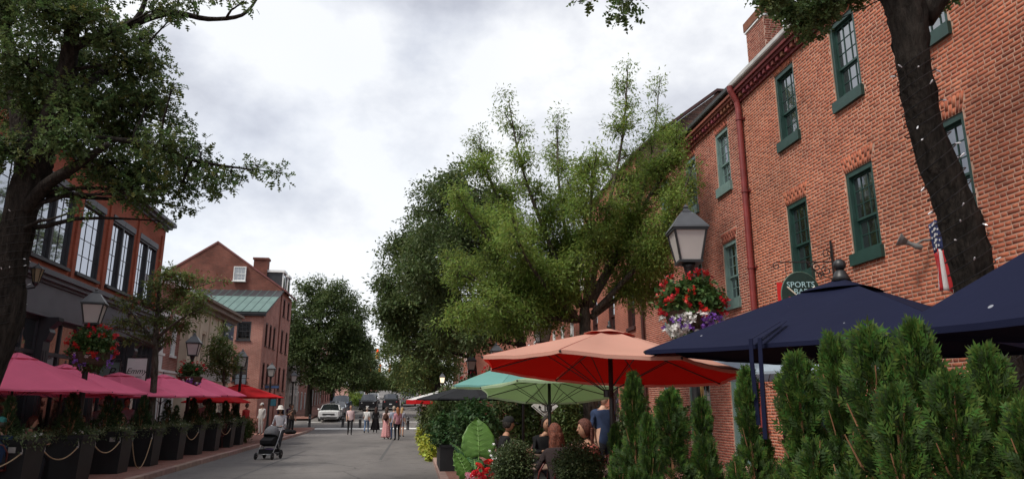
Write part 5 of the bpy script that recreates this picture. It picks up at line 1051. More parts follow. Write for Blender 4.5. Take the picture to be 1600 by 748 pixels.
p = at(664, 645, 29); bush('cypress_bush', 'olive feathery bush below the white parasol', (p.x + 0.45, p.y, p.z - 0.2), (0.75, 1.2, 0.95), 420, NARROW, 0.18, LF_GRASS, 14, 0.22)
for i, (px, py, Y, rr) in enumerate(((657, 678, 33, 0.5), (664, 695, 27, 0.45), (672, 708, 24, 0.4))):
    p = at(px, py, Y); bush('lime_vine', ['lime green vine trailing to the road farthest along the planting', 'lime green vine trailing to the road below the olive bush', 'lime green vine trailing beside the black planter'][i], (p.x + 0.12, p.y, p.z), (0.3, 0.7, rr), 190, _leaf_simple(0.38), 0.12, LF_LIME, 9, 0.13, 'vine', None, 0.7)
for i, (x, y, w, d, h, lb) in enumerate(((0.98, 19.6, 0.4, 1.3, 0.62, 'black planter trough at the kerb below the laurel-like bush'), (1.15, 24.6, 0.35, 1.6, 0.6, 'black planter trough at the kerb behind the lime vine'), (1.15, 29.4, 0.35, 2.0, 0.6, 'black planter trough at the kerb below the white parasol'))):
    t = thing('trough_planter', lb, 'planter', (x, y, 0.13), 0, 'kerb planter troughs'); b = MB(); b.box(-w * 0.8, w * 0.8, -d, d, 0, h); b.box(-w * 0.8 - 0.02, w * 0.8 + 0.02, -d - 0.02, d + 0.02, h - 0.05, h + 0.01); b.build('trough', M_BOX, t)
def elephant_ear():
    base = at(745, 735, 11.6); base.z = 0.55; t = thing('elephant_ear', 'elephant ear plant with big ribbed green leaves at the planting edge', 'plant', base)
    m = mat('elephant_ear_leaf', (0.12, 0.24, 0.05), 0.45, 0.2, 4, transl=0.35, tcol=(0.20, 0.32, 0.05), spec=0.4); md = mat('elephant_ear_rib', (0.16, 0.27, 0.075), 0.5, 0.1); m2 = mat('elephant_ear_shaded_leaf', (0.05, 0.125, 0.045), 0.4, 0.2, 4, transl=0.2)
    for (px, py, L_, W_, yaw_, pitch, roll, mm, dY) in ((748, 690, 0.62, 0.25, R(5), R(82), 0.0, m, 0), (722, 703, 0.42, 0.17, R(50), R(40), 0.3, m2, 0.1), (725, 728, 0.44, 0.16, R(40), R(68), -0.1, m, -0.35), (775, 716, 0.40, 0.15, R(-50), R(55), 0.2, m2, 0.1), (742, 722, 0.36, 0.14, R(10), R(50), 0.1, m2, -0.1)):
        a = at(px, py, 11.6 + dY) - base; N_ = 13; b = MB(); vs = []; fs = []
        for i in range(N_ + 1):
            s = i / N_; w = W_ * 1.12 * (math.sin(math.pi * min(1, s * 0.92 + 0.12)) ** 0.6) * (1.08 - 0.25 * s) * (1 + 0.04 * math.sin(s * 26))
            for j in range(-6, 7):
                u = j / 6; zz = 0.10 * abs(u) * W_ + 0.022 * math.sin(N_ * s * math.pi * 0.9 + abs(u) * 3) * abs(u) - 0.26 * s * s * L_ - 0.10 * (1 - s) ** 2 * L_ * abs(u); vs.append(((u * w), (s - 0.35) * L_ - 0.10 * L_ * (abs(u) ** 1.5) * (1 - s), zz))
        for i in range(N_):
            for j in range(12): o = i * 13 + j; fs.append((o, o + 1, o + 14, o + 13))
        b.add(vs, fs)
        b.tube([(0, -0.35 * L_, 0.004), (0, 0.0, -0.03 * L_), (0, 0.3 * L_, -0.11 * L_), (0, 0.62 * L_, -0.245 * L_)], [0.011, 0.009, 0.006, 0.002], 5, 1)
        for k in range(6):
            s = 0.12 + 0.13 * k
            for sg_ in (1, -1): b.tube([(0, (s - 0.35) * L_, 0.004 - 0.26 * s * s * L_), (sg_ * W_ * 0.75 * (1.05 - 0.5 * s), (s - 0.22) * L_, 0.085 * W_ - 0.26 * s * s * L_)], [0.004, 0.0015], 4, 1)
        o = b.build('leaf', [mm, md], t, a, smooth=True); o.rotation_euler = Euler((pitch, roll, yaw_)); so = o.modifiers.new('blade', 'SOLIDIFY'); so.thickness = 0.003
        st = MB(); foot = o.rotation_euler.to_matrix() @ Vector((0, -0.35 * L_, 0)) + a; st.tube([(random.uniform(-0.05, 0.05), 0, -0.25), foot * 0.5 + Vector((0, 0.02, -0.05)), foot], [0.018, 0.014, 0.010], 6); st.build('stalk', md, t)
elephant_ear()
def rose_bed():
    p = at(765, 742, 9.6); t = thing('rose_bush', 'low red rose bush with small white flowers by the kerb', 'plant', (p.x, p.y, 0.35)); P = in_ball((0, 0, 0.2), (0.45, 0.5, 0.28), 200); V, F = sprays(P, 8, 0.09, 0.055, LEAF, 0.2); link('foliage', np_mesh('foliage', V, F, LF_BUSH), t)
    def rose(m):
        b = MB()
        for k in range(4):
            for i in range(5):
                a = 2 * math.pi * (i / 5) + k * 0.6; r = 0.012 + 0.011 * k; q = Vector((r * math.cos(a), r * math.sin(a), 0.03 - 0.007 * k)); e = Vector((-math.sin(a), math.cos(a), 0)) * (0.010 + 0.007 * k); u = Vector((0.6 * math.cos(a), 0.6 * math.sin(a), 1)).normalized() * 0.022; b.add([q - e, q + e, q + e * 0.8 + u, q - e * 0.8 + u], [(0, 1, 2, 3)])
        b.lathe([(0.006, -0.02), (0.014, 0.0), (0.016, 0.02)], 6); return b.mesh('rose', m)
    rm, pm = rose(M_RED), rose(M_PINKF)
    for px, py, m in ((748, 730, rm), (764, 724, rm), (743, 741, rm), (762, 737, rm), (748, 745, rm), (732, 745, pm), (755, 748, rm), (770, 745, rm)):
        q = at(px, py, 9.35 + random.uniform(-0.1, 0.1)) - Vector((p.x, p.y, 0.35)); o = link('rose', m, t, q, rot=(random.uniform(0.2, 0.9), random.uniform(-0.5, 0.5), random.uniform(0, 6))); o.scale = (1.15,) * 3
    for _ in range(18): q = at(random.uniform(762, 800), random.uniform(690, 735), 9.6) - Vector((p.x, p.y, 0.35)); link('white_blossom', WB[0], t, q).scale = (0.4,) * 3
    st = MB()
    for _ in range(14): q = P[random.randrange(200)]; st.tube([(q[0] * 0.2, q[1] * 0.2, -0.2), tuple(q)], [0.006, 0.003], 4)
    st.build('stems', LF_BUSH, t)
    g = at(782, 694, 10.2); t2 = thing('canna_plant', 'upright pale-green leafed plant between the elephant ear and the boxwood', 'plant', (g.x, g.y, 0.5))
    for k in range(9):
        b = MB(); a = random.uniform(0, 6.28); ln = random.uniform(0.5, 0.75); w = 0.055; vs = []; 
        for i in range(7): s = i / 6; vs += [Vector((-w * math.sin(math.pi * (0.1 + 0.88 * s)), 0.22 * s * s * ln, s * ln)), Vector((0, 0.22 * s * s * ln + 0.012, s * ln)), Vector((w * math.sin(math.pi * (0.1 + 0.88 * s)), 0.22 * s * s * ln, s * ln))]
        b.add(vs, [(3 * i + j, 3 * i + j + 1, 3 * i + j + 4, 3 * i + j + 3) for i in range(6) for j in (0, 1)]); b.build('leaf', mat('pale_strap_leaf', (0.16, 0.22, 0.11), 0.5, 0.2, 5, transl=0.3), t2, (random.uniform(-0.05, 0.05), random.uniform(-0.05, 0.05), 0), a)
    tp = thing('trough_planter', 'black trough planter below the roses and boxwood', 'planter', (1.35, 9.6, 0.13), R(-6), 'kerb planter troughs'); b = MB(); b.box(-0.5, 0.5, -2.6, 2.6, 0, 0.5); b.build('trough', M_BOX, tp)
rose_bed()

# ------------------------------------------------------------------ black tub planters on the left pavement
tub = MB(); tub.prism([(-0.30, 0), (0.30, 0), (0.38, 0.92), (-0.38, 0.92)], -0.01, 0.01, 'y'); tub = MB()
tub.add([(-0.335, -0.335, 0), (0.335, -0.335, 0), (0.335, 0.335, 0), (-0.335, 0.335, 0), (-0.38, -0.38, 0.9), (0.38, -0.38, 0.9), (0.38, 0.38, 0.9), (-0.38, 0.38, 0.9)], [(0, 3, 2, 1), (0, 1, 5, 4), (1, 2, 6, 5), (2, 3, 7, 6), (3, 0, 4, 7), (4, 5, 6, 7)]); tub = tub.mesh('tub', M_BOX)
rim = MB(); [rim.box(*q) for q in ((-0.41, 0.41, -0.41, -0.34, 0.88, 0.97), (-0.41, 0.41, 0.34, 0.41, 0.88, 0.97), (-0.41, -0.34, -0.34, 0.34, 0.881, 0.969), (0.34, 0.41, -0.34, 0.34, 0.881, 0.969))]; rim = rim.mesh('rim', M_BOX)
cone_me, cone_st = arbor_mesh(1.0, 0.26, 900, 0.10, [(0, 0, 1.0, 0.40, 0.7), (0.06, 0.06, 0.72, 0.34, 0.3)], 11)
LF_CONE = mat('dwarf_conifer_sprays', (0.030, 0.055, 0.018), 0.65, 0.3, 3, island=0.22, transl=0.15, spec=0.2); cone_me.materials.clear(); cone_me.materials.append(LF_CONE); cone_me.materials.append(LF_CONE)
Pf = np.c_[rng.uniform(-0.46, 0.46, 200), rng.uniform(-0.46, 0.46, 200), rng.uniform(-0.08, 0.2, 200)]; Vf, Ff = sprays(Pf, 9, 0.10, 0.07, NARROW, 0.3); fr_me = np_mesh('foliage', Vf, Ff, leafmat('trailing_leaves', (0.12, 0.155, 0.07)))
ANCH = ['beside the woman in pink with brown hair', 'just before the begonia lantern', 'just past the begonia lantern', 'before the woman in lime green', 'before the young tree trunk', 'before the red house lamp', 'before the man in pale grey shirt', 'below the lower red parasol', 'next to the end bush']
PL = [(-7.3, 14.6), (-7.28, 16.75), (-7.32, 19.0), (-7.35, 21.25), (-7.4, 23.6), (-7.5, 26.0), (-7.55, 28.3), (-7.6, 30.7), (-7.65, 32.6)]
for i, (x, y) in enumerate(PL):
    an = ANCH[i]; lb = 'black tapered tub planter ' + an; t = thing('tub_planter', lb, 'planter', (x, y, 0.13), R(2), 'black tub planters edging the left pavement'); link('tub', tub, t); link('rim', rim, t)
    if i in (0, 2): b = MB(); b.box(0.1, 0.22, -0.4, -0.385, 0.74, 0.84); b.build('tag_plate', M_STONE, t)
    for k, dy in enumerate((-0.18, 0.2)):
        if i == 0 and k: continue
        c = thing('dwarf_conifer', ('taller', 'shorter')[k] + ' dwarf conifer in the tub ' + an, 'conifer', (x + random.uniform(-0.12, 0.05), y + dy, 1.0), random.uniform(0, 6), 'dwarf conifers in the tub planters'); s = random.uniform(0.92, 1.02) if k == 0 else random.uniform(0.74, 0.84); c.scale = (s, s, s * random.uniform(0.9, 1.05)); link('foliage', cone_me, c); link('stem', cone_st, c)
    f = thing('flowers', 'pale flowers and trailing leaves in the tub ' + an, 'flowers', (x, y, 1.03), R(90 * (i % 4)), 'flower fringes in the tub planters'); link('foliage', fr_me, f)
    for _ in range(16): link('cream_blossom', random.choice(YB + KB + WB if i % 3 == 0 else YB + WB), f, (random.uniform(-0.42, 0.42), random.uniform(-0.42, 0.42), random.uniform(0.05, 0.2)), rot=(random.uniform(-0.5, 0.5), random.uniform(-0.5, 0.5), random.uniform(0, 6))).scale = (random.uniform(0.5, 0.8),) * 3
M_ROPE = mat('manila_rope', (0.38, 0.27, 0.16), 0.9, 0.2, 60, bump=0.5, bscale=120)
for i in (-1, 0, 1, 2, 4, 6):
    a = Vector((PL[i][0], PL[i][1] + 0.40, 0.96)) if i >= 0 else Vector((-7.25, 12.2, 0.96)); c = Vector((PL[i + 1][0], PL[i + 1][1] - 0.40, 0.96)); a.x += 0.34; c.x += 0.34
    t = thing('rope', 'pale rope hooked to the tub ' + ANCH[i + 1], 'rope', a, 0, 'ropes between the tub planters'); n = 14; L_ = c - a; b = MB()
    down = i in (2,)
    pts = [L_ * (k / (n - 1)) + Vector((0, 0, -0.10 - (0.20 if not down else 0.72) * 4 * (k / (n - 1)) * (1 - k / (n - 1)))) for k in range(n)]; b.tube(pts, 0.013, 6); b.build('cord', M_ROPE, t, smooth=True); b = MB()
    for q in (pts[0], pts[-1]): b.tube([q + Vector((0, 0, 0.12)), q + Vector((0.02, 0, 0.03)), q], 0.008, 5); b.ball(q, 0.025, 6, 5)
    b.build('hook', M_STONE, t)
t = bush('hedge_bush', 'lighter green bush at the end of the tub planters', (-7.55, 34.4, 0.75), (0.45, 0.6, 0.62), 260, LEAF, 0.09, LF_MID, 11, 0.14)

for i, (px, py, Y, r) in enumerate(((825, 640, 17.5, (0.45, 0.45, 0.8)), (880, 635, 16.6, (0.4, 0.45, 0.85)), (790, 640, 22, (0.6, 0.5, 0.9)), (915, 650, 20, (0.6, 0.5, 0.8)), (990, 650, 12.5, (0.35, 0.4, 0.7)))):
    p = at(px, py, Y); bush('potted_shrub', ['upright potted shrub behind the anchor sign', 'upright potted shrub beside the elm trunk', 'broad dark shrub against the wall behind the diners in black', 'broad dark shrub against the wall behind the man in blue', 'narrow dark shrub beneath the salmon parasol'][i], (p.x, p.y, r[2] + 0.5), r, 330, LEAF, 0.10, LF_DARK if i > 1 else LF_MID, 11, 0.13)
    t = thing('plant_pot', ['dark pot of the shrub behind the anchor sign', 'dark pot of the shrub beside the elm trunk', 'dark pot of the broad shrub behind the diners in black', 'dark pot of the broad shrub behind the man in blue', 'dark pot of the narrow shrub beneath the salmon parasol'][i], 'pot', (p.x, p.y, 0.13), 0, 'dark shrub pots'); b = MB(); b.lathe([(0.2, 0), (0.24, 0.05), (0.3, 0.4), (0.33, 0.41), (0.33, 0.46), (0.29, 0.46), (0.28, 0.4)], 18); b.build('pot', M_BOX, t, smooth=False)
# ------------------------------------------------------------------ signs and wall fittings
M_SIGNGREEN = mat('sign_dark_green', (0.012, 0.030, 0.024), 0.4, 0.15); M_SIGNRIM = mat('sign_rim', (0.06, 0.10, 0.075), 0.5, 0.1); M_TEALTXT = mat('pale_teal_lettering', (0.34, 0.52, 0.55), 0.6, 0.05); M_REDTXT = mat('red_lettering', (0.42, 0.035, 0.035), 0.6, 0.1); M_CREAMTXT = mat('cream_lettering', (0.66, 0.60, 0.48), 0.6, 0.05); M_REDPLATE = mat('red_plate', (0.55, 0.02, 0.02), 0.5, 0.1); M_GOLD = mat('gold_paint', (0.50, 0.34, 0.12), 0.45, 0.1)
def sports_sign():
    # hung at right angles to the wall from a scrolled bracket, facing down the street
    Y = 12.55; c = at(1252, 462, Y); t = thing('pub_sign', 'oval dark green sports bar sign hanging from the scrolled wall bracket', 'sign', c, R(-10)); rx, rz_ = 0.37, 0.46
    el = lambda a, b, k=40: [(a * math.cos(2 * math.pi * i / k), b * math.sin(2 * math.pi * i / k)) for i in range(k)]
    b = MB(); b.prism(el(rx, rz_), -0.02, 0.02, 'y'); b.build('board', M_SIGNGREEN, t); b = MB(); P = [Vector((x, 0, z)) for x, z in el(rx, rz_, 48)]; b.tube(P + [P[0]], 0.017, 6, cap=False); b.build('rim', M_SIGNRIM, t, smooth=True)
    for s, z, sz, m in (('SPORTS', 0.21, 0.155, M_TEALTXT), ('BAR', 0.075, 0.155, M_TEALTXT)): link('lettering', text_mesh(s, sz, 0.003, 0, m), t, (0.0, -0.026, z), rot=(R(90), 0, 0))
    link('lettering', text_mesh('Fo', 0.27, 0.003, 0, M_REDTXT), t, (-0.13, -0.026, -0.12), rot=(R(90), 0, 0))
    for s in (-1, 1): b = MB(); b.tube([(s * 0.26, -0.03, 0.17), (s * -0.02, -0.03, -0.1)], [0.018, 0.01], 6); b.build('crossed_cue', M_CREAMTXT, t)
    b = MB()
    for s in (-1, 1): b.tube([(s * 0.25, 0, 0.34), (s * 0.25, 0, 0.66)], 0.006, 5)
    b.build('chain', M_BLACK, t)
    br = thing('sign_bracket', 'black scrolled iron wall bracket carrying the oval sign', 'bracket', c + Vector((0, 0, 0.66)), R(-10)); L_ = 8.0 - c.x + 0.02
    b = MB(); b.box(L_ - 0.08, L_ - 0.05, -0.02, 0.02, -0.35, 0.42); b.tube([(-0.42, 0, 0), (L_ - 0.06, 0, 0.0)], 0.012, 6)
    def scroll(cx, cz, r, turns, a0, sgn): return [Vector((cx + r * (1 - 0.75 * i / 24) * math.cos(a0 + sgn * turns * 2 * math.pi * i / 24), 0, cz + r * (1 - 0.75 * i / 24) * math.sin(a0 + sgn * turns * 2 * math.pi * i / 24))) for i in range(25)]
    for q in ((-0.42, -0.075, 0.075, 1.3, R(90), 1), (L_ - 0.17, 0.16, 0.10, 1.4, R(-90), 1), (L_ - 0.2, -0.17, 0.10, 1.4, R(90), 1), (L_ - 0.38, -0.1, 0.09, 1.3, R(80), 1), (L_ - 0.32, -0.27, 0.06, 1.2, 0, 1)): b.tube(scroll(*q), 0.010, 5)
    b.tube([(L_ - 0.07, 0, -0.33), (L_ - 0.22, 0, -0.30), (L_ - 0.42, 0, -0.18), (L_ - 0.55, 0, 0.0)], 0.011, 5); b.build('ironwork', M_BLACK, br)
    b = MB(); q = at(1222, 458, 13.4); p = thing('red_sign', 'small red plate sign behind the oval sports bar sign', 'sign', q, R(-12)); b.box(-0.09, 0.16, -0.015, 0.015, -0.3, 0.22); b.build('plate', M_REDPLATE, p)
    b = MB(); b.tube([(0.16, 0, 0.05), (0.4, 0.0, 0.05)], 0.012, 5); b.build('bracket_arm', M_BLACK, p)
sports_sign()
def flag():
    p = at(1468, 352, 9.3); p.x = 7.55; t = thing('flag', 'american flag hanging from a pole on the brick wall by the oak trunk', 'flag', p); Wd, Hh = 0.62, 1.05
    mw, mr, mb = mat('flag_white', (0.72, 0.70, 0.68), 0.8, 0.05, transl=0.2), mat('flag_red', (0.50, 0.03, 0.035), 0.8, 0.1, transl=0.2), mat('flag_blue', (0.02, 0.03, 0.10), 0.8, 0.1, transl=0.15)
    # the cloth hangs down from the pole: stripes run downwards, the union at the top
    fold = lambda u, v: Vector((0.08 * math.sin(u * 11 + v * 1.5) * (0.35 + 0.65 * v), -u * Wd * (0.72 + 0.1 * math.sin(v * 3)), -v * Hh + 0.04 * math.sin(u * 6)))
    for k in range(13):
        b = MB(); v0 = 0.0 if k >= 7 else 0.42; n = 12; P = []
        for i in range(n + 1): v = v0 + (1 - v0) * i / n; P += [fold(k / 13, v), fold((k + 0.5) / 13, v), fold((k + 1) / 13, v)]
        b.add(P, [(3 * i + j, 3 * i + j + 1, 3 * i + j + 4, 3 * i + j + 3) for i in range(n) for j in (0, 1)]); so = b.build('stripe', mr if k % 2 == 0 else mw, t, smooth=True).modifiers.new('cloth', 'SOLIDIFY'); so.thickness = 0.003
    b = MB(); n = 8; m = 14; b.add([fold(7 / 13 * j / m, 0.42 * i / n) for i in range(n + 1) for j in range(m + 1)], [(i * (m + 1) + j, i * (m + 1) + j + 1, (i + 1) * (m + 1) + j + 1, (i + 1) * (m + 1) + j) for i in range(n) for j in range(m)]); so = b.build('union', mb, t, smooth=True).modifiers.new('cloth', 'SOLIDIFY'); so.thickness = 0.003
    s = MB()
    for i in range(5):
        for j in range(6):
            c = fold(7 / 13 * (j + 0.6 + 0.5 * (i % 2)) / 7, 0.42 * (i + 0.6) / 5.3)
            for sd in (-1, 1):
                q = c + Vector((-0.012 * 1, 0, 0)) if sd < 0 else c + Vector((0.012, 0, 0)); s.add([q] + [q + Vector((0, (0.024 if k % 2 == 0 else 0.010) * math.cos(math.pi * k / 5 + 1.57), (0.024 if k % 2 == 0 else 0.010) * math.sin(math.pi * k / 5 + 1.57))) for k in range(10)], [(0, 1 + k, 1 + (k + 1) % 10) for k in range(10)])
    s.build('stars', mw, t)
    b = MB(); b.tube([(0.45, 0.0, -0.25), (-0.1, -0.5, 0.22)], 0.014, 6); b.ball((-0.11, -0.51, 0.23), 0.03); b.build('flag_pole', M_WHITEP, t)
    h = at(1440, 382, 10.0); h = Vector((7.74, 9.95, at(1440, 382, 9.95).z)); t = thing('horn_speaker', 'grey horn loudspeaker fixed to the brick wall', 'loudspeaker', h, R(150)); M = Matrix.Rotation(R(62), 4, 'Y'); b = MB(); b.lathe([(0.03, -0.16), (0.045, -0.15), (0.045, -0.05), (0.03, 0.0), (0.05, 0.10), (0.11, 0.19), (0.115, 0.2), (0.10, 0.19), (0.02, 0.02)], 16, M=M @ Matrix.Diagonal((1, 1, 1, 1))); b.build('horn', mat('grey_metal', (0.16, 0.16, 0.155), 0.5, 0.2), t, smooth=True)
    b = MB(); b.tube([(-0.04, 0, -0.02), (-0.16, 0, 0.05), (-0.26, 0.0, 0.05)], 0.015, 6); b.lathe([(0.05, 0), (0.05, 0.02)], 10, (-0.27, 0, 0.04)); b.build('bracket', MATS['grey_metal'], t)
flag()
def blade_sign(label, c, w, h, board, txts, frame=M_BLACK, rz=0, arm=0.5, name='blade_sign'):
    t = thing(name, label, 'sign', c, rz); b = MB(); b.box(-w / 2, w / 2, -0.02, 0.02, -h / 2, h / 2); b.build('board', board, t); b = MB()
    for q in ((-w / 2 - 0.025, w / 2 + 0.025, -0.028, 0.028, h / 2, h / 2 + 0.03), (-w / 2 - 0.025, w / 2 + 0.025, -0.028, 0.028, -h / 2 - 0.03, -h / 2), (-w / 2 - 0.025, -w / 2, -0.028, 0.028, -h / 2, h / 2), (w / 2, w / 2 + 0.025, -0.028, 0.028, -h / 2, h / 2)): b.box(*q)
    b.build('frame', frame, t)
    for s, x, z, sz, m, sh in txts: link('lettering', text_mesh(s, sz, 0.003, sh, m), t, (x, -0.024, z), rot=(R(90), 0, 0))
    if arm: b = MB(); b.tube([(-w / 2 - arm, 0, h / 2 + 0.1), (w / 2, 0, h / 2 + 0.1)], 0.015, 6); [b.tube([(x, 0, h / 2 + 0.1), (x, 0, h / 2)], 0.008, 5) for x in (-w / 3, w / 3)]; b.build('arm', M_BLACK, t)
    return t
M_BOARDW = mat('white_board', (0.66, 0.66, 0.64), 0.6, 0.05); M_INK = mat('black_ink', (0.012, 0.012, 0.012), 0.6, 0.1); M_BOARDG = mat('grey_green_board', (0.10, 0.16, 0.14), 0.5, 0.15)
p = at(213, 582, 25.2); blade_sign('white upright sign with black script on the charcoal shopfront', p, 0.62, 0.95, M_BOARDW, [('Emmy', 0.0, 0.05, 0.26, M_INK, 0.35), ('SQUARED', 0.02, -0.14, 0.075, M_INK, 0)], arm=0.6)
p = at(171, 582, 23.2); blade_sign('grey-green square sign behind the begonia basket', p, 0.55, 0.62, M_BOARDG, [('B', 0.05, 0.0, 0.4, M_INK, 0.3)], arm=0.6)
p = at(6, 524, 16.2); blade_sign('dark red board sign beside the forked oak trunk', p, 0.55, 0.2, mat('dark_red_board', (0.16, 0.015, 0.012), 0.5, 0.15), [], arm=0.7)
p = at(376, 592, 36.0); blade_sign('pale blue arched hanging sign behind the red parasol', p, 0.48, 0.46, mat('pale_blue_board', (0.36, 0.50, 0.54), 0.5, 0.1), [], arm=0.4)
p = at(425, 604, 47.5); blade_sign('narrow blue fascia sign on the gabled building', p, 0.85, 0.14, mat('blue_board', (0.05, 0.09, 0.20), 0.5, 0.1), [], arm=0.2); p = at(427, 628, 48.0); blade_sign('small teal poster board on the pavement corner', p, 0.34, 0.42, mat('teal_board', (0.05, 0.22, 0.30), 0.5, 0.1), [], arm=0.1)
p = at(269, 566, 31.3); p.x = fx_left(31.6) + 0.12; blade_sign('small white notice box on the red brick wall', p, 0.55, 0.55, M_BOARDW, [], M_STONE, RZL, 0)
def anchor_sign():
    # white diamond board with a black anchor, fixed under the parasols
    c = at(851, 634, 15.6); t = thing('anchor_sign', 'white diamond sign with a black anchor under the green parasols', 'sign', c); s = 0.30; b = MB(); b.prism([(-s, 0), (0, -s * 0.8), (s, 0), (0, s * 0.8)], -0.012, 0.012, 'y'); b.build('board', M_BOARDW, t); b = MB()
    q = [Vector(v) for v in ((-s * 0.87, -0.016, 0), (0, -0.016, -s * 0.68), (s * 0.87, -0.016, 0), (0, -0.016, s * 0.68))]; b.tube(q + [q[0]], 0.007, 4); b.build('border', M_INK, t); b = MB()
    b.tube([(0, -0.018, 0.09), (0, -0.018, -0.12)], 0.010, 5); b.tube([(-0.07, -0.018, 0.05), (0.07, -0.018, 0.05)], 0.009, 5); b.tube([(0.025 * math.cos(a), -0.018, 0.115 + 0.025 * math.sin(a)) for a in np.linspace(0, 6.283, 13)], 0.006, 4); b.tube([(0.12 * math.sin(a), -0.018, -0.0 - 0.12 * math.cos(a)) for a in np.linspace(-1.35, 1.35, 13)], [0.004] + [0.011] * 11 + [0.004], 5)
    for s_ in (-1, 1): b.add([(s_ * 0.117, -0.02, 0.02), (s_ * 0.075, -0.02, -0.03), (s_ * 0.15, -0.02, -0.045)], [(0, 1, 2)])
    b.build('anchor', M_INK, t); b = MB(); b.tube([(0, 0.03, 0.24), (0, 0.03, -c.z + 0.15)], 0.02, 6); b.build('post', M_BLACK, t)
    c = at(1094, 600, 8.9); t = thing('oval_sign', 'black oval sign with gold rim on the lamp post', 'sign', c + Vector((0.0, 0, 0)), R(62)); k = 40; el = [(0.18 * math.cos(2 * math.pi * i / k), 0.24 * math.sin(2 * math.pi * i / k)) for i in range(k)]; b = MB(); b.prism(el, -0.012, 0.012, 'y'); b.build('board', M_INK, t); b = MB(); P = [Vector((x * 0.92, -0.015, z * 0.92)) for x, z in el]; b.tube(P + [P[0]], 0.010, 5, cap=False); b.build('rim', M_GOLD, t)
    b = MB(); b.tube([(0.05 * math.sin(3.2 * i / 12) - 0.01, -0.018, 0.12 - 0.24 * i / 12) for i in range(13)], [0.006 + 0.012 * (i % 4 == 1) for i in range(13)], 5); b.tube([(-0.07, -0.018, -0.08), (-0.02, -0.018, 0.02), (0.05, -0.018, -0.09)], 0.009, 5); b.build('emblem', M_GOLD, t); b = MB(); b.tube([(-0.22, 0, 0.27), (0.12, 0, 0.27)], 0.01, 5); b.build('arm', M_BLACK, t)
anchor_sign()
def sconce(label, p):
    t = thing('wall_lantern', label, 'wall lamp', p, RZL, 'black wall lanterns on the shopfront'); b = MB(); b.tube([(0, 0.42, -0.25), (0, 0.42, -0.1)], 0.05, 8); b.tube([(0, 0.42, -0.22), (0, 0.2, -0.24), (0, 0, -0.2), (0, 0, -0.12)], 0.02, 6); b.lathe([(0.03, -0.16), (0.06, -0.12), (0.08, -0.08), (0.075, -0.06)], 6); b.lathe([(0.165, 0.28), (0.15, 0.30), (0.05, 0.37), (0.02, 0.40), (0.004, 0.45)], 6)
    for k in range(6): a = 2 * math.pi * k / 6; b.tube([(0.075 * math.cos(a), 0.075 * math.sin(a), -0.07), (0.15 * math.cos(a), 0.15 * math.sin(a), 0.29)], 0.010, 5)
    b.build('lantern', M_BLACK, t); g = MB(); g.lathe([(0.068, -0.06), (0.135, 0.28)], 6); g.build('lantern_glass', mat('amber_lantern_glass', (0.30, 0.24, 0.14), 0.3, 0.1, transl=0.2), t)
sconce('black wall lantern by the oak fork on the shopfront cornice', Vector((fx_left(19.3) + 0.58, 19.3, 4.85))); sconce('black wall lantern farther along the shopfront by the young tree', Vector((fx_left(26.3) + 0.58, 26.3, 4.55)))
# ------------------------------------------------------------------ bollards and signals
bl = MB(); bl.lathe([(0.13, 0), (0.13, 0.05), (0.105, 0.08), (0.10, 0.78), (0.115, 0.80), (0.115, 0.84), (0.10, 0.86), (0.07, 0.93), (0.02, 0.96)], 14); bl = bl.mesh('post', M_BLACK, True); bd = MB(); bd.lathe([(0.107, 0.66), (0.107, 0.74)], 14); bd = bd.mesh('reflective_band', mat('grey_band', (0.2, 0.2, 0.2), 0.4, 0.1))
for x, y, lb in ((-8.05, 58.0, 'standing off the left pavement corner'), (-5.5, 57.8, 'behind the man in pink check shirt'), (-4.1, 56.6, 'beside the woman in white t-shirt'), (-0.47, 54.6, 'behind the group with the red skirt'), (-9.4, 57.2, 'close to the farthest left lamp')):
    t = thing('bollard', 'black iron bollard ' + lb, 'bollard', (x, y, ground_z(y) - 0.01), 0, 'bollards across the street'); link('post', bl, t); link('reflective_band', bd, t)
M_SIGY = mat('signal_yellow', (0.50, 0.28, 0.05), 0.5, 0.1); M_SIGRED = bpy.data.materials.new('signal_red_light'); M_SIGRED.use_nodes = True; M_SIGRED.node_tree.nodes['Principled BSDF'].inputs['Emission Color'].default_value = (1, 0.06, 0.02, 1); M_SIGRED.node_tree.nodes['Principled BSDF'].inputs['Emission Strength'].default_value = 0.7; M_SIGRED.node_tree.nodes['Principled BSDF'].inputs['Base Color'].default_value = (0.5, 0.02, 0.02, 1)
def signal_arm(label, Y, foot_x, arms, zarm, sgn):
    z0 = ground_z(Y); t = thing('traffic_signal', label, 'traffic signal', (foot_x, Y, z0), 0, 'traffic signals up the hill'); b = MB(); b.tube([(0, 0, 0), (0, 0, zarm + 0.4)], 0.1, 8); end = max(arms, key=abs); b.tube([(0, 0, zarm), (end, 0, zarm + 0.2)], 0.05, 6); b.build('mast', M_MIDGREY, t)
    for i, x in enumerate(arms):
        h = MB(); h.box(x - 0.18, x + 0.18, -0.15, 0.15, zarm - 0.75, zarm + 0.45); [h.tube([(x, -0.15, zarm + dz), (x, -0.30, zarm + dz)], 0.13, 10) for dz in (0.25, -0.13, -0.51)]; hd = h.build('signal_head', M_SIGY, t); g = MB(); g.tube([(x, -0.29, zarm + 0.25), (x, -0.305, zarm + 0.25)], 0.115, 10); g.build('red_light', M_SIGRED, hd); g = MB(); [g.tube([(x, -0.29, zarm + dz), (x, -0.305, zarm + dz)], 0.115, 10) for dz in (-0.13, -0.51)]; g.build('dark_light', M_BLACK, hd)
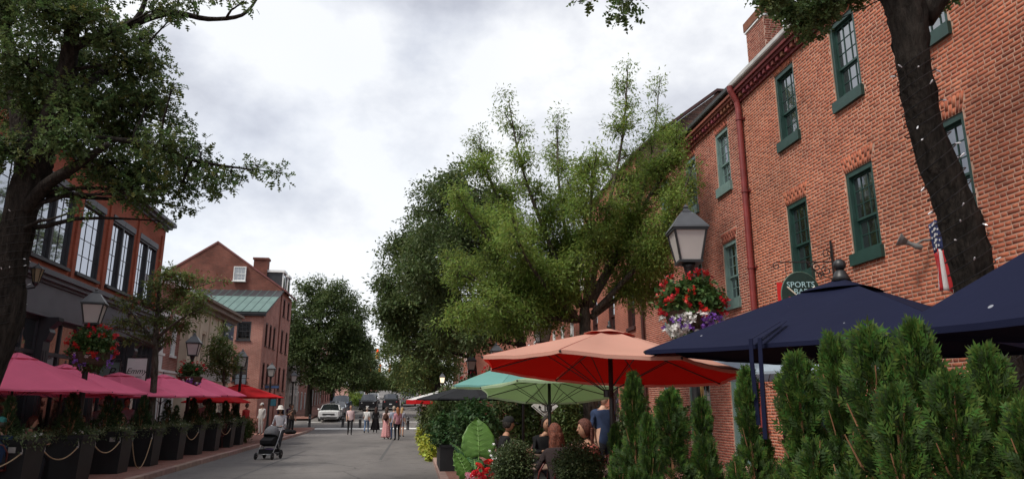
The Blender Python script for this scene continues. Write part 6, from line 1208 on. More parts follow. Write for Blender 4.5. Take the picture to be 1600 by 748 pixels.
signal_arm('traffic signal mast with yellow heads reaching over the far road', 118, -9.8, [2.4, 4.0, 5.6], 5.2, 1); signal_arm('traffic signal mast on the parasol side of the far road', 120, 1.6, [-1.0, -3.6], 3.6, -1); signal_arm('high traffic signal head close to the round dark tree', 88, -9.6, [4.9], 6.6, 1)

# ------------------------------------------------------------------ vehicles
M_TYRE = mat('tyre_rubber', (0.02, 0.02, 0.02), 0.9, 0.2, 10); M_RIM = mat('alloy_rim', (0.45, 0.45, 0.46), 0.3, 0.1, metal=0.8); M_LAMP = mat('headlight_lens', (0.70, 0.72, 0.74), 0.1, 0.05, spec=0.8); M_TAIL = mat('tail_light', (0.35, 0.02, 0.02), 0.2, 0.1, spec=0.7); M_CARGLASS = glass_mat('car_glass', (0.012, 0.014, 0.016), 0.07, wob=0.0); M_TRIM = mat('car_trim', (0.02, 0.02, 0.022), 0.5, 0.1); M_PLATE = mat('number_plate', (0.65, 0.66, 0.68), 0.5, 0.05)
def car(label, kind, paint, loc, rz, group='cars along the road beyond the crossing'):
    """front of the car is local -Y; body lofted through stations, glass faces kept apart"""
    t = thing('car', label, 'car', loc, rz, group)
    if kind == 'sedan': L_, W_, H_, belt, hood, tail = 4.7, 0.9, 1.45, 0.95, 0.86, 0.98; st = [(-2.35, 0), (-2.28, 0), (-1.9, 0), (-1.15, 0), (-1.0, 0.02), (-0.25, 0.93), (0.2, 1.0), (0.9, 0.97), (1.65, 0.12), (1.78, 0), (2.2, 0), (2.33, 0)]
    else: L_, W_, H_, belt, hood, tail = 4.8, 0.96, 1.78, 1.12, 1.08, 1.12; st = [(-2.4, 0), (-2.33, 0), (-1.9, 0), (-1.25, 0), (-1.1, 0.02), (-0.55, 0.94), (0.0, 1.0), (1.2, 0.99), (1.95, 0.93), (2.3, 0.2), (2.35, 0.0), (2.4, 0)]
    rows = []
    for i, (y, g) in enumerate(st):
        e = min(1, (L_ / 2 + 0.06 - abs(y)) / 0.45); w = W_ * (0.80 + 0.20 * math.sqrt(max(0, e))); hb = hood if y < -0.9 else (tail if y > 1.4 else belt); hb *= (0.80 + 0.20 * math.sqrt(max(0, e))) if y < 0 else (0.9 + 0.1 * e); zt = hb + (H_ - hb) * g; wr = w * (0.97 - 0.22 * g)
        rows.append([(w * 0.86, y, 0.2), (w, y, 0.42), (w * 1.0, y, 0.68), (w * 0.965, y, hb), (wr * 0.94 if g > 0.01 else w * 0.80, y, zt - 0.05 * (g > 0.3) + (0.03 if g <= 0.01 else 0)), (wr * 0.5, y, zt + 0.02 + (0.03 if g <= 0.01 else 0)), (0, y, zt + 0.03 + (0.03 if g <= 0.01 else 0))])
    bd = MB(); gl = MB(); full = [r + [(-x, y, z) for x, y, z in reversed(r[:-1])] for r in rows]; k = len(full[0])
    for i in range(len(full) - 1):
        for j in range(k - 1):
            q = [full[i][j], full[i][j + 1], full[i + 1][j + 1], full[i + 1][j]]; g0, g1 = st[i][1], st[i + 1][1]; jj = j if j < k // 2 else k - 2 - j
            side = jj == 3 and min(g0, g1) > 0.05 or (jj == 3 and max(g0, g1) > 0.5 and min(g0, g1) > 0.01); screen = jj >= 4 and abs(g1 - g0) > 0.4
            (gl if side or screen else bd).add(q, [(0, 1, 2, 3)])
    for e in (0, -1): bd.add(full[e], [tuple(range(k))])
    bd.add([(W_ * 0.8, -2.2, 0.22), (-W_ * 0.8, -2.2, 0.22), (-W_ * 0.8, 2.2, 0.22), (W_ * 0.8, 2.2, 0.22)], [(0, 1, 2, 3)])
    o = bd.build('body', paint, t, smooth=True); o.data.update(); em = o.modifiers.new('edges', 'EDGE_SPLIT'); em.split_angle = R(38); gl.build('windows', M_CARGLASS, t)
    [MB().tube([(s * W_ * 0.74, y0, H_ - 0.1), (s * W_ * 0.9, y1, belt)], 0.03, 5).build('pillar', paint, t) for s in (-1, 1) for y0, y1 in (((-0.25 if kind == 'sedan' else -0.55), -1.0), (0.3, 0.35), ((0.95 if kind == 'sedan' else 1.95), 1.6 if kind == 'sedan' else 2.2))]
    f = -L_ / 2; b = MB(); b.box(-0.5, 0.5, f - 0.03, f + 0.1, 0.52, hood * 0.8 - 0.06); [b.box(-0.48, 0.48, f - 0.04, f - 0.028, z, z + 0.015) for z in np.arange(0.55, hood * 0.8 - 0.08, 0.05)]; b.build('grille', M_TRIM, t); b = MB(); b.box(-W_ * 0.78, W_ * 0.78, f - 0.05, f + 0.15, 0.24, 0.36); b.build('front_bumper', M_TRIM, t); b = MB(); b.box(-0.16, 0.16, f - 0.065, f - 0.05, 0.40, 0.50); b.build('number_plate', M_PLATE, t)
    b = MB(); b.box(-W_ * 0.75, W_ * 0.75, -f - 0.12, -f + 0.05, 0.26, 0.44); b.build('rear_bumper', M_TRIM, t); b = MB(); b.box(-0.16, 0.16, -f + 0.03, -f + 0.045, 0.55, 0.66); b.build('rear_plate', M_PLATE, t)
    for s in (-1, 1):
        h = MB(); h.ball((s * W_ * 0.66, f + 0.12, hood * 0.74), (0.17, 0.14, 0.085), 10, 6); h.build('headlight', M_LAMP, t, smooth=True); h = MB(); h.ball((s * W_ * 0.70, -f - 0.08, tail * 0.76), (0.13, 0.12, 0.11), 10, 6); h.build('tail_light', M_TAIL, t, smooth=True); h = MB(); h.ball((s * (W_ + 0.08), -0.85, belt + 0.04), (0.10, 0.06, 0.07), 8, 6); h.build('mirror', paint, t, smooth=True)
    tm = MB(); M = Matrix.Rotation(R(90), 4, 'Y'); tm.lathe([(0.22, -0.11), (0.31, -0.10), (0.33, -0.06), (0.33, 0.06), (0.31, 0.10), (0.22, 0.11)], 20, M=M); tm = tm.mesh('tyre', M_TYRE, True); rm = MB(); rm.lathe([(0.02, -0.10), (0.22, -0.105), (0.22, 0.105), (0.02, 0.10)], 20, M=M); [rm.box(-0.118, 0.118, -0.02, 0.02, -0.2, 0.2, 0, Matrix.Rotation(R(36 * q), 4, 'X')) for q in range(5)]; rm = rm.mesh('rim', M_RIM)
    for sx in (-1, 1):
        for y in (-1.4, 1.38): w = link('tyre', tm, t, (sx * (W_ - 0.10), y, 0.33)); link('rim', rm, w)
    return t
P_WHITE = mat('white_car_paint', (0.66, 0.66, 0.65), 0.3, 0.03, spec=0.5, coat=0.5); P_SILVER = mat('silver_car_paint', (0.38, 0.39, 0.41), 0.3, 0.04, metal=0.4, coat=0.5); P_NAVY = mat('blue_car_paint', (0.045, 0.065, 0.11), 0.35, 0.05, coat=0.2); P_DARK = mat('black_car_paint', (0.012, 0.013, 0.015), 0.4, 0.05, coat=0.1)
def park(label, kind, paint, px, Y, rz, dx=0): x = at(px, 640, Y).x + dx; car(label, kind, paint, (x, Y, ground_z(Y)), rz)
park('white saloon parked facing the crossing', 'sedan', P_WHITE, 517, 65.5, R(2)); park('silver saloon parked behind the white one', 'sedan', P_SILVER, 527, 72, R(0)); park('dark blue sport utility car parked up the left kerb', 'suv', P_NAVY, 533, 79, 0); park('black sport utility car driving down the middle of the hill', 'suv', P_DARK, 576, 84, R(0)); park('white saloon following the black sport utility car', 'sedan', P_WHITE, 582, 103, 0)
park('black sport utility car driving uphill with its tail to the crossing', 'suv', P_DARK, 611, 86, R(180)); park('white saloon parked far up the left kerb', 'sedan', P_WHITE, 561, 112, 0); park('silver saloon parked far up by the parasols side', 'suv', P_SILVER, 638, 96, R(180))
# ------------------------------------------------------------------ people
SKIN = {'light': (0.52, 0.31, 0.22), 'tan': (0.36, 0.19, 0.12), 'brown': (0.14, 0.07, 0.045)}
def cloth(name, col): return mat('cloth_' + name, col, 0.9, 0.12, 14, spec=0.15, bump=0.15, bscale=60)
def plaid(name, a, b):
    if name in MATS: return MATS[name]
    m = mat(name, a, 0.9, 0.05); nt = m.node_tree; N = nt.nodes; p = N['Principled BSDF']; tc = N.new('ShaderNodeTexCoord'); ck = N.new('ShaderNodeTexChecker'); ck.inputs['Scale'].default_value = 22; ck.inputs[1].default_value = (*a, 1); ck.inputs[2].default_value = (*b, 1); nt.links.new(tc.outputs['Object'], ck.inputs[0]); nt.links.new(ck.outputs[0], p.inputs['Base Color']); return m
def joints(pose, side=1):
    J = {'pelvis': (0, 0, 0.94), 'spine': (0, 0.01, 1.10), 'chest': (0, 0.015, 1.28), 'neckb': (0, 0.015, 1.43), 'neck': (0, 0.0, 1.51)}
    for s, n in ((-1, 'r'), (1, 'l')):
        J['hip' + n] = (0.085 * s, 0, 0.88); J['knee' + n] = (0.095 * s, -0.015, 0.49); J['ank' + n] = (0.10 * s, 0.03, 0.085); J['toe' + n] = (0.12 * s, -0.13, 0.035)
        J['sho' + n] = (0.165 * s, 0.015, 1.385); J['elb' + n] = (0.225 * s, 0.04, 1.12); J['wri' + n] = (0.235 * s, -0.05, 0.89); J['hand' + n] = (0.235 * s, -0.085, 0.815)
    if pose == 'walk':
        a, b = ('l', 'r') if side > 0 else ('r', 'l'); sg = lambda n: 1 if n == 'l' else -1
        J['knee' + a] = (0.09 * sg(a), -0.20, 0.51); J['ank' + a] = (0.09 * sg(a), -0.27, 0.10); J['toe' + a] = (0.10 * sg(a), -0.43, 0.06); J['knee' + b] = (0.09 * sg(b), 0.02, 0.50); J['ank' + b] = (0.09 * sg(b), 0.27, 0.16); J['toe' + b] = (0.10 * sg(b), 0.17, 0.035)
        J['elb' + a] = (0.22 * sg(a), 0.13, 1.13); J['wri' + a] = (0.22 * sg(a), 0.13, 0.90); J['hand' + a] = (0.22 * sg(a), 0.10, 0.825); J['elb' + b] = (0.22 * sg(b), -0.04, 1.13); J['wri' + b] = (0.21 * sg(b), -0.19, 0.93); J['hand' + b] = (0.20 * sg(b), -0.24, 0.865)
    if pose == 'push':
        J['chest'] = (0, -0.03, 1.27); J['neckb'] = (0, -0.05, 1.42); J['neck'] = (0, -0.075, 1.50); J['spine'] = (0, -0.005, 1.10)
        for s, n in ((-1, 'r'), (1, 'l')): J['sho' + n] = (0.165 * s, -0.04, 1.375); J['elb' + n] = (0.23 * s, -0.10, 1.13); J['wri' + n] = (0.17 * s, -0.34, 1.04); J['hand' + n] = (0.14 * s, -0.41, 1.03)
        J['kneel'] = (0.09, -0.17, 0.51); J['ankl'] = (0.09, -0.22, 0.10); J['toel'] = (0.10, -0.38, 0.06); J['ankr'] = (-0.09, 0.22, 0.14); J['toer'] = (-0.10, 0.10, 0.035)
    if pose in ('sit', 'lean'):
        d = 0.94 - 0.56
        for k in ('pelvis', 'spine', 'chest', 'neckb', 'neck'): x, y, z = J[k]; f = (z - 0.94) / 0.6; J[k] = (x, y - (0.10 if pose == 'sit' else 0.30) * f, z - d - (0.0 if pose == 'sit' else 0.05 * f))
        for s, n in ((-1, 'r'), (1, 'l')):
            J['hip' + n] = (0.09 * s, -0.02, 0.53); J['knee' + n] = (0.11 * s, -0.43, 0.53); J['ank' + n] = (0.11 * s, -0.40, 0.085); J['toe' + n] = (0.12 * s, -0.56, 0.035); b = J['chest']; J['sho' + n] = (0.165 * s, b[1], b[2] + 0.105); J['elb' + n] = (0.24 * s, b[1] - 0.10, 0.78); J['wri' + n] = (0.15 * s, b[1] - 0.32, 0.80); J['hand' + n] = (0.11 * s, b[1] - 0.39, 0.80)
    if pose == 'phone':
        J['elbr'] = (-0.23, -0.05, 1.13); J['wrir'] = (-0.10, -0.22, 1.24); J['handr'] = (-0.07, -0.26, 1.30)
    if pose == 'clasp':
        for s, n in ((-1, 'r'), (1, 'l')): J['elb' + n] = (0.24 * s, 0.0, 1.12); J['wri' + n] = (0.10 * s, -0.20, 1.08); J['hand' + n] = (0.035 * s, -0.23, 1.09)
    return J
EDG = [('pelvis', 'spine', 1), ('spine', 'chest', 1), ('chest', 'neckb', 1), ('neckb', 'neck', 0)] + [e for n in 'rl' for e in (('pelvis', 'hip' + n, 2), ('hip' + n, 'knee' + n, 2), ('knee' + n, 'ank' + n, 5), ('ank' + n, 'toe' + n, 3), ('chest', 'sho' + n, 1), ('sho' + n, 'elb' + n, 1), ('elb' + n, 'wri' + n, 4), ('wri' + n, 'hand' + n, 0))]
RAD = {'pelvis': 0.135, 'spine': 0.118, 'chest': 0.135, 'neckb': 0.066, 'neck': 0.050, 'hip': 0.095, 'knee': 0.060, 'ank': 0.042, 'toe': 0.034, 'sho': 0.062, 'elb': 0.044, 'wri': 0.029, 'hand': 0.030}
def person(label, loc, rz, pose='stand', skin='light', top=None, bottom=None, shoes=(0.02, 0.02, 0.02), hair='short', hair_col=(0.03, 0.02, 0.015), height=1.70, long_sleeve=False, shorts=False, skirt=None, hat=None, side=1, build=1.0, group=None, head_turn=0.0, head_tilt=0.0):
    t = thing('person', label, 'person', loc, rz, group); sc = height / 1.70; t.scale = (sc, sc, sc); J = joints(pose, side); names = list(J); idx = {n: i for i, n in enumerate(names)}; V = [Vector(J[n]) for n in names]; E = [(idx[a], idx[b]) for a, b, _ in EDG]; tags = [c for *_, c in EDG]; rad = [RAD[n if n in RAD else n[:-1]] * (build if n in ('pelvis', 'spine', 'chest') or n[:3] == 'hip' else 1) for n in names]
    for n, s in (('r', -1), ('l', 1)):                                  # five fingers a hand
        h, w = Vector(J['hand' + n]), Vector(J['wri' + n]); d = (h - w).normalized(); ax = Vector((0, -1, 0)) if abs(d.y) < 0.7 else Vector((s * -1, 0, 0)); ax = (ax - d * ax.dot(d)).normalized(); pn = d.cross(ax)
        for k, (off, ln) in enumerate(((-0.027, 0.062), (-0.009, 0.075), (0.009, 0.080), (0.027, 0.070))):
            a = h + ax * off * -1 + d * 0.022; b = a + d * ln * 0.55 + pn * 0.006; c = a + d * ln * 0.9 + pn * 0.026 * -s; o = len(V); V += [a, b, c]; rad += [0.010, 0.009, 0.0075]; E += [(idx['hand' + n], o), (o, o + 1), (o + 1, o + 2)]; tags += [0, 0, 0]
        a = w.lerp(h, 0.55) + ax * 0.034; b = a + ax * 0.022 + d * 0.034; o = len(V); V += [a, b]; rad += [0.012, 0.009]; E += [(idx['wri' + n], o), (o, o + 1)]; tags += [0, 0]
    me = bpy.data.meshes.new('sk'); me.from_pydata([tuple(v) for v in V], E, []); ob = bpy.data.objects.new('sk', me); COL.objects.link(ob); md = ob.modifiers.new('s', 'SKIN'); md.use_smooth_shade = True
    for i, r in enumerate(rad): me.skin_vertices[0].data[i].radius = (r, r); me.skin_vertices[0].data[i].use_root = (i == 0)
    sb = ob.modifiers.new('u', 'SUBSURF'); sb.levels = sb.render_levels = 1
    bm_ = bpy.data.meshes.new_from_object(ob.evaluated_get(bpy.context.evaluated_depsgraph_get())); vs = [v.co.copy() for v in bm_.vertices]; fs = [tuple(p.vertices) for p in bm_.polygons]; bpy.data.objects.remove(ob); bpy.data.meshes.remove(bm_)
    for v in vs:                                                          # a trunk is wider than it is deep
        if abs(v.x) < 0.2 and v.z > J['pelvis'][2] - 0.12 and v.z < J['neckb'][2]: v.x *= 1.18
    body = MB(); S0 = np.array([tuple(V[a]) for a, b in E]); S1 = np.array([tuple(V[b]) for a, b in E]); dd = S1 - S0; l2 = np.maximum((dd ** 2).sum(1), 1e-9); C_ = np.array([tuple(sum((vs[i] for i in f), Vector()) / len(f)) for f in fs])
    u = np.clip(((C_[:, None] - S0[None]) * dd[None]).sum(2) / l2[None], 0, 1); dist = np.linalg.norm(C_[:, None] - (S0[None] + u[..., None] * dd[None]), axis=2); near = dist.argmin(1)
    base = len(body.v); body.v += [tuple(v) for v in vs]; mp = {0: 0, 1: 1, 2: 2, 3: 3, 4: 1 if long_sleeve else 0, 5: 0 if shorts else 2}
    for f, nidx, c in zip(fs, near, C_):
        k = mp[tags[nidx]]
        if tags[nidx] == 1 and not long_sleeve and nidx < len(EDG) and EDG[nidx][0][:3] == 'sho' and u[len(body.f) if False else 0, 0] > 2: k = 0
        if tags[nidx] in (1, 2) and pose not in ('sit', 'lean'): k = 1 if c[2] > 0.90 else 2
        if tags[nidx] == 1 and nidx < len(EDG) and EDG[nidx][0][:3] in ('sho', 'che') and abs(c[0]) > 0.15: k = 1
        if tags[nidx] == 2 and shorts and nidx < len(EDG) and EDG[nidx][0][:3] == 'hip' and c[2] < 0.60 and pose not in ('sit', 'lean'): k = 0
        body.f.append(f); body.m.append(k)
    nk = Vector(J['neck']); hc = nk + Vector((0, -0.018, 0.115)); Mh = Matrix.Translation(hc) @ Euler((head_tilt, 0, head_turn)).to_matrix().to_4x4(); o = len(body.v); nu, nv = 16, 12
    for i in range(nv + 1):                                              # head: narrow jaw, brow, cheeks
        ph = math.pi * i / nv; z = -math.cos(ph); r = math.sin(ph)
        for j in range(nu):
            a = 2 * math.pi * j / nu; x, y = r * math.sin(a), -r * math.cos(a); jaw = 1 - 0.26 * max(0, -z) ** 1.2; yy = y * 0.096 * (1 - 0.12 * max(0, -z) * (y < 0)) + (0.012 if z < -0.4 and y > 0 else 0) * -1; body.v.append(tuple(Mh @ Vector((x * 0.074 * jaw, yy, z * 0.118))))
    for i in range(nv):
        for j in range(nu): body.f.append((o + i * nu + j, o + i * nu + (j + 1) % nu, o + (i + 1) * nu + (j + 1) % nu, o + (i + 1) * nu + j)); body.m.append(0)
    def hv(*p): return Mh @ Vector(p)
    body.add([hv(-0.012, -0.088, -0.028), hv(0.012, -0.088, -0.028), hv(0, -0.118, -0.024), hv(0, -0.092, 0.014)], [(0, 1, 2), (0, 2, 3), (1, 3, 2), (0, 3, 1)], 0)
    for s in (-1, 1):
        body.ball(hv(s * 0.029, -0.083, 0.008), 0.0095, 6, 4, 4); body.ball(hv(s * 0.074, 0.008, -0.004), (0.010, 0.02, 0.032), 6, 5, 0)
        body.add([hv(s * 0.045, -0.084, 0.026), hv(s * 0.014, -0.095, 0.028), hv(s * 0.014, -0.094, 0.033), hv(s * 0.045, -0.083, 0.031)], [(0, 1, 2, 3)], 4)
    body.add([hv(-0.024, -0.083, -0.054), hv(0, -0.092, -0.058), hv(0.024, -0.083, -0.054), hv(0, -0.090, -0.046)], [(0, 1, 2, 3)], 5)
    sk = mat('skin_' + skin, SKIN[skin], 0.6, 0.08, 8, spec=0.35); body.build('body', [sk, top, bottom, cloth('shoe_%02d%02d%02d' % tuple(int(c * 99) for c in shoes), shoes), M_INK, mat('lips_' + skin, tuple(c * f for c, f in zip(SKIN[skin], (0.8, 0.55, 0.6))), 0.5, 0.05)], t, smooth=True)
    hm = mat('hair_%02d%02d%02d' % tuple(int(c * 99) for c in hair_col), hair_col, 0.6, 0.5, 40, spec=0.3, bump=0.8, bscale=70)
    if hair != 'bald':
        h = MB(); n, m = 16, 10; P = []
        for i in range(n):
            for j in range(m + 1):
                a = 2 * math.pi * i / n; fr = math.cos(a); lim = 0.98 - 0.62 * max(0, fr) ** 0.7 - (0.1 if hair == 'short' else 0.0); ph = math.pi * lim * j / m * 0.80 + 0.001; k = 1.0 + 0.03 * math.sin(9 * a + 5 * j); P.append(Mh @ Vector((0.083 * k * math.sin(ph) * math.sin(a), -0.105 * k * math.sin(ph) * fr, 0.014 + 0.122 * k * math.cos(ph))))
        h.add(P, [(i * (m + 1) + j, ((i + 1) % n) * (m + 1) + j, ((i + 1) % n) * (m + 1) + j + 1, i * (m + 1) + j + 1) for i in range(n) for j in range(m)])
        if hair == 'long':
            L_ = 0.34; P = []
            for i in range(9):
                s = i / 8
                for j in range(9): a = math.pi * (0.12 + 0.76 * j / 8); w = 0.088 + 0.025 * math.sin(math.pi * s); q = hv(w * math.cos(a) * (1 - 0.12 * s), 0.03 + 0.085 * math.sin(a), 0.02); P.append(Vector((q.x, q.y + 0.012 * math.sin(7 * a + 5 * s), q.z - s * L_)))
            h.add(P, [(i * 9 + j, i * 9 + j + 1, i * 9 + j + 10, i * 9 + j + 9) for i in range(8) for j in range(8)])
        if hair == 'bun': h.ball(hv(0, 0.085, 0.09), 0.045, 10, 7)
        ho = h.build('hair', hm, t, smooth=True); so = ho.modifiers.new('h', 'SOLIDIFY'); so.thickness = 0.012; so.offset = 0
    if hat:
        kind, hc_ = hat; k = MB(); hmat = cloth('hat_%02d%02d%02d' % tuple(int(c * 99) for c in hc_), hc_)
        if kind == 'cap': k.lathe([(0.002, 0.145), (0.05, 0.138), (0.083, 0.10), (0.092, 0.045), (0.089, 0.03)], 16, M=Mh @ Matrix.Diagonal((0.95, 1.18, 1, 1))); k.add([hv(0.07 * math.sin(a), -0.10 - 0.08 * math.cos(a) * (0.4 + 0.6 * e), 0.035 - 0.02 * e) for e in (0, 1) for a in np.linspace(-1.4, 1.4, 9)], [(j, j + 1, j + 10, j + 9) for j in range(8)])
        else: k.lathe([(0.002, 0.155), (0.06, 0.148), (0.088, 0.11), (0.097, 0.045), (0.15, 0.01), (0.152, 0.004), (0.096, 0.03)], 18, M=Mh @ Matrix.Diagonal((0.98, 1.16, 1, 1)))
        k.build('hat', hmat, t, smooth=True)
    if skirt:
        smat, z0, z1, flare = skirt; k = MB(); n = 40; rows = []
        for i in range(11):
            s = i / 10; rr = 0.155 + (flare - 0.155) * s ** 0.8
            for j in range(n): a = 2 * math.pi * j / n; w = 1 + 0.09 * s * math.sin(7 * a + 1) + 0.05 * s * math.sin(11 * a); rows.append((rr * w * math.cos(a) * 1.05, rr * w * math.sin(a) * 0.9 + 0.01, z0 + (z1 - z0) * s))
        k.add(rows, [(i * n + j, i * n + (j + 1) % n, (i + 1) * n + (j + 1) % n, (i + 1) * n + j) for i in range(10) for j in range(n)]); so = k.build('skirt', smat, t, smooth=True).modifiers.new('c', 'SOLIDIFY'); so.thickness = 0.006
    return t
def spot(px, py, Z=0.0):
    """where a sight line meets the street"""
    a = at(px, py, 10.0); d = a - Vector((0, 0, EYE)); k = (Z - EYE) / d.z; p = d * k; return (p.x, p.y, Z + ground_z(p.y))
c = cloth
# --- walkers in the street
W_MOM = spot(428, 713); mom = person('woman in grey hooded top and white sun hat pushing a black pram', (W_MOM[0] + 0.08, W_MOM[1] + 0.34, 0), R(-12), 'push', 'tan', c('pale_grey_hoodie', (0.44, 0.42, 0.45)), c('dark_leggings', (0.03, 0.03, 0.035)), hair='long', height=1.68, long_sleeve=True, hat=('brim', (0.72, 0.68, 0.62)))
person('man in pink check shirt and dark trousers walking down the street', spot(546, 679.5), R(6), 'walk', 'light', plaid('pink_check_cloth', (0.55, 0.36, 0.37), (0.62, 0.50, 0.50)), c('black_trousers', (0.018, 0.018, 0.02)), hair='short', hair_col=(0.10, 0.07, 0.05), height=1.78, build=1.12)
person('woman in white t-shirt and blue jeans walking up the street', spot(572, 676.5), R(175), 'walk', 'light', c('white_tee', (0.58, 0.58, 0.56)), c('blue_jeans', (0.11, 0.17, 0.28)), hair='short', hair_col=(0.42, 0.38, 0.33), height=1.66, side=-1, build=1.05)
person('woman in long loose black dress walking up the street', spot(586, 676.2), R(185), 'walk', 'tan', c('black_dress', (0.012, 0.011, 0.012)), c('black_dress', (0.012, 0.011, 0.012)), hair='long', hair_col=(0.05, 0.025, 0.02), height=1.66, long_sleeve=True, skirt=(c('black_dress', (0.012, 0.011, 0.012)), 1.05, 0.22, 0.30))
person('woman in long red patterned skirt with a brown backpack', spot(603, 685.5), R(160), 'stand', 'light', c('pale_blouse', (0.52, 0.40, 0.38)), c('red_print', (0.45, 0.14, 0.14)), hair='long', hair_col=(0.06, 0.035, 0.025), height=1.66, skirt=(plaid('red_pattern_cloth', (0.50, 0.16, 0.17), (0.60, 0.36, 0.35)), 1.0, 0.10, 0.25))
g1 = spot(603, 685.5); t = thing('backpack', 'brown backpack on the woman in the red skirt', 'backpack', (g1[0] - 0.05, g1[1] - 0.20, 1.18), R(160)); b = MB(); b.ball((0, 0, 0), (0.15, 0.09, 0.20), 12, 8); b.ball((0, 0.07, -0.06), (0.10, 0.05, 0.09), 10, 6); b.build('sack', c('brown_leather', (0.07, 0.035, 0.025)), t, smooth=True)
person('person in pale blue shirt and blue jeans standing in the group', spot(614, 686.5), R(200), 'stand', 'light', c('pale_blue_shirt', (0.33, 0.36, 0.45)), c('navy_jeans', (0.045, 0.07, 0.13)), hair='short', hair_col=(0.35, 0.30, 0.24), height=1.70)
person('red-haired woman in pink top and black trousers standing in the group', spot(620, 687.8), R(205), 'stand', 'light', c('pink_top', (0.50, 0.24, 0.28)), c('black_trousers', (0.018, 0.018, 0.02)), hair='long', hair_col=(0.32, 0.12, 0.05), height=1.64)
person('blonde woman in grey top and shorts standing in the group', spot(627, 682), R(150), 'stand', 'light', c('grey_top', (0.25, 0.25, 0.29)), c('grey_shorts', (0.18, 0.19, 0.23)), hair='long', hair_col=(0.42, 0.28, 0.13), height=1.64, shorts=True)
person('woman in dark patterned top with a bag standing on the pavement corner', spot(454, 677.5, 0.13), R(20), 'phone', 'tan', plaid('brown_pattern_cloth', (0.10, 0.07, 0.05), (0.05, 0.035, 0.03)), c('black_trousers', (0.018, 0.018, 0.02)), (0.5, 0.5, 0.48), hair='bun', height=1.68)
q = spot(464, 677.5, 0.13); q = (q[0] - 0.45, q[1], q[2]); t = thing('duffel_bag', 'black bundle lying on the pavement by the standing woman', 'bag', q, R(20)); b = MB(); b.ball((0, 0, 0.13), (0.32, 0.22, 0.15), 14, 9); b.ball((0.2, -0.08, 0.12), (0.2, 0.16, 0.13), 10, 7); b.ball((-0.12, 0.05, 0.24), (0.16, 0.14, 0.11), 10, 7); b.build('sack', c('black_bundle', (0.015, 0.015, 0.017)), t, smooth=True); b = MB(); b.tube([(-0.18, 0, 0.26), (-0.08, 0, 0.37), (0.08, 0, 0.36), (0.18, 0, 0.2)], 0.012, 6); b.build('handle', c('black_bundle', (0.015, 0.015, 0.017)), t)
person('person in blue top farther along the left pavement', (-9.2, 52.0, 0.14), R(160), 'stand', 'tan', c('blue_top', (0.05, 0.08, 0.22)), c('dark_trousers', (0.03, 0.03, 0.035)), height=1.7); person('person in dark clothes by the far left lamp', (-8.95, 54.0, 0.15), R(40), 'stand', 'brown', c('dark_purple_top', (0.05, 0.02, 0.05)), c('dark_trousers', (0.03, 0.03, 0.035)), height=1.72); person('person in red shirt before the gabled building', (-8.85, 40.0, 0.14), R(60), 'stand', 'brown', c('red_shirt', (0.35, 0.03, 0.03)), c('dark_trousers', (0.03, 0.03, 0.035)), height=1.7)
person('person in white coat and cap by the teal poster', (-8.9, 44.2, 0.14), R(-30), 'stand', 'light', c('white_coat', (0.6, 0.58, 0.55)), c('white_coat', (0.6, 0.58, 0.55)), height=1.75, long_sleeve=True, hat=('cap', (0.6, 0.58, 0.55)))
# --- diners and staff behind the tubs
GD = 'diners under the pink parasols'
def at_g(px, Y): return (at(px, 640, Y).x, Y, 0.13)
person('woman in lime green top with a dark cross strap standing among the pink parasols', at_g(183, 22.8), R(25), 'clasp', 'light', c('lime_top', (0.40, 0.70, 0.06)), c('dark_trousers', (0.03, 0.03, 0.035)), hair='long', hair_col=(0.35, 0.20, 0.10), height=1.62); person('man in lavender shirt standing behind the woman in lime', at_g(197, 23.6), R(30), 'stand', 'light', c('lavender_shirt', (0.42, 0.40, 0.50)), c('grey_trousers', (0.12, 0.12, 0.13)), height=1.76)
person('person in grey top and white sun hat behind the conifers', at_g(160, 21.6), R(15), 'stand', 'light', c('grey_hoodie', (0.30, 0.29, 0.31)), c('grey_trousers', (0.12, 0.12, 0.13)), height=1.70, hat=('brim', (0.55, 0.54, 0.53))); person('man in pale grey shirt standing with his back turned', at_g(319, 30.5), R(200), 'stand', 'light', c('pale_grey_shirt', (0.40, 0.37, 0.38)), c('grey_trousers', (0.12, 0.12, 0.13)), height=1.8, build=1.15, hair_col=(0.08, 0.05, 0.04))
person('man in bright blue shirt before the cream building', at_g(326, 33.0), R(190), 'stand', 'tan', c('bright_blue_shirt', (0.04, 0.10, 0.36)), c('grey_trousers', (0.12, 0.12, 0.13)), height=1.8); person('person in black top and wide black hat', at_g(298, 27.8), R(60), 'stand', 'light', c('black_top', (0.012, 0.012, 0.013)), c('dark_trousers', (0.03, 0.03, 0.035)), height=1.72, long_sleeve=True, hat=('brim', (0.03, 0.02, 0.018)))
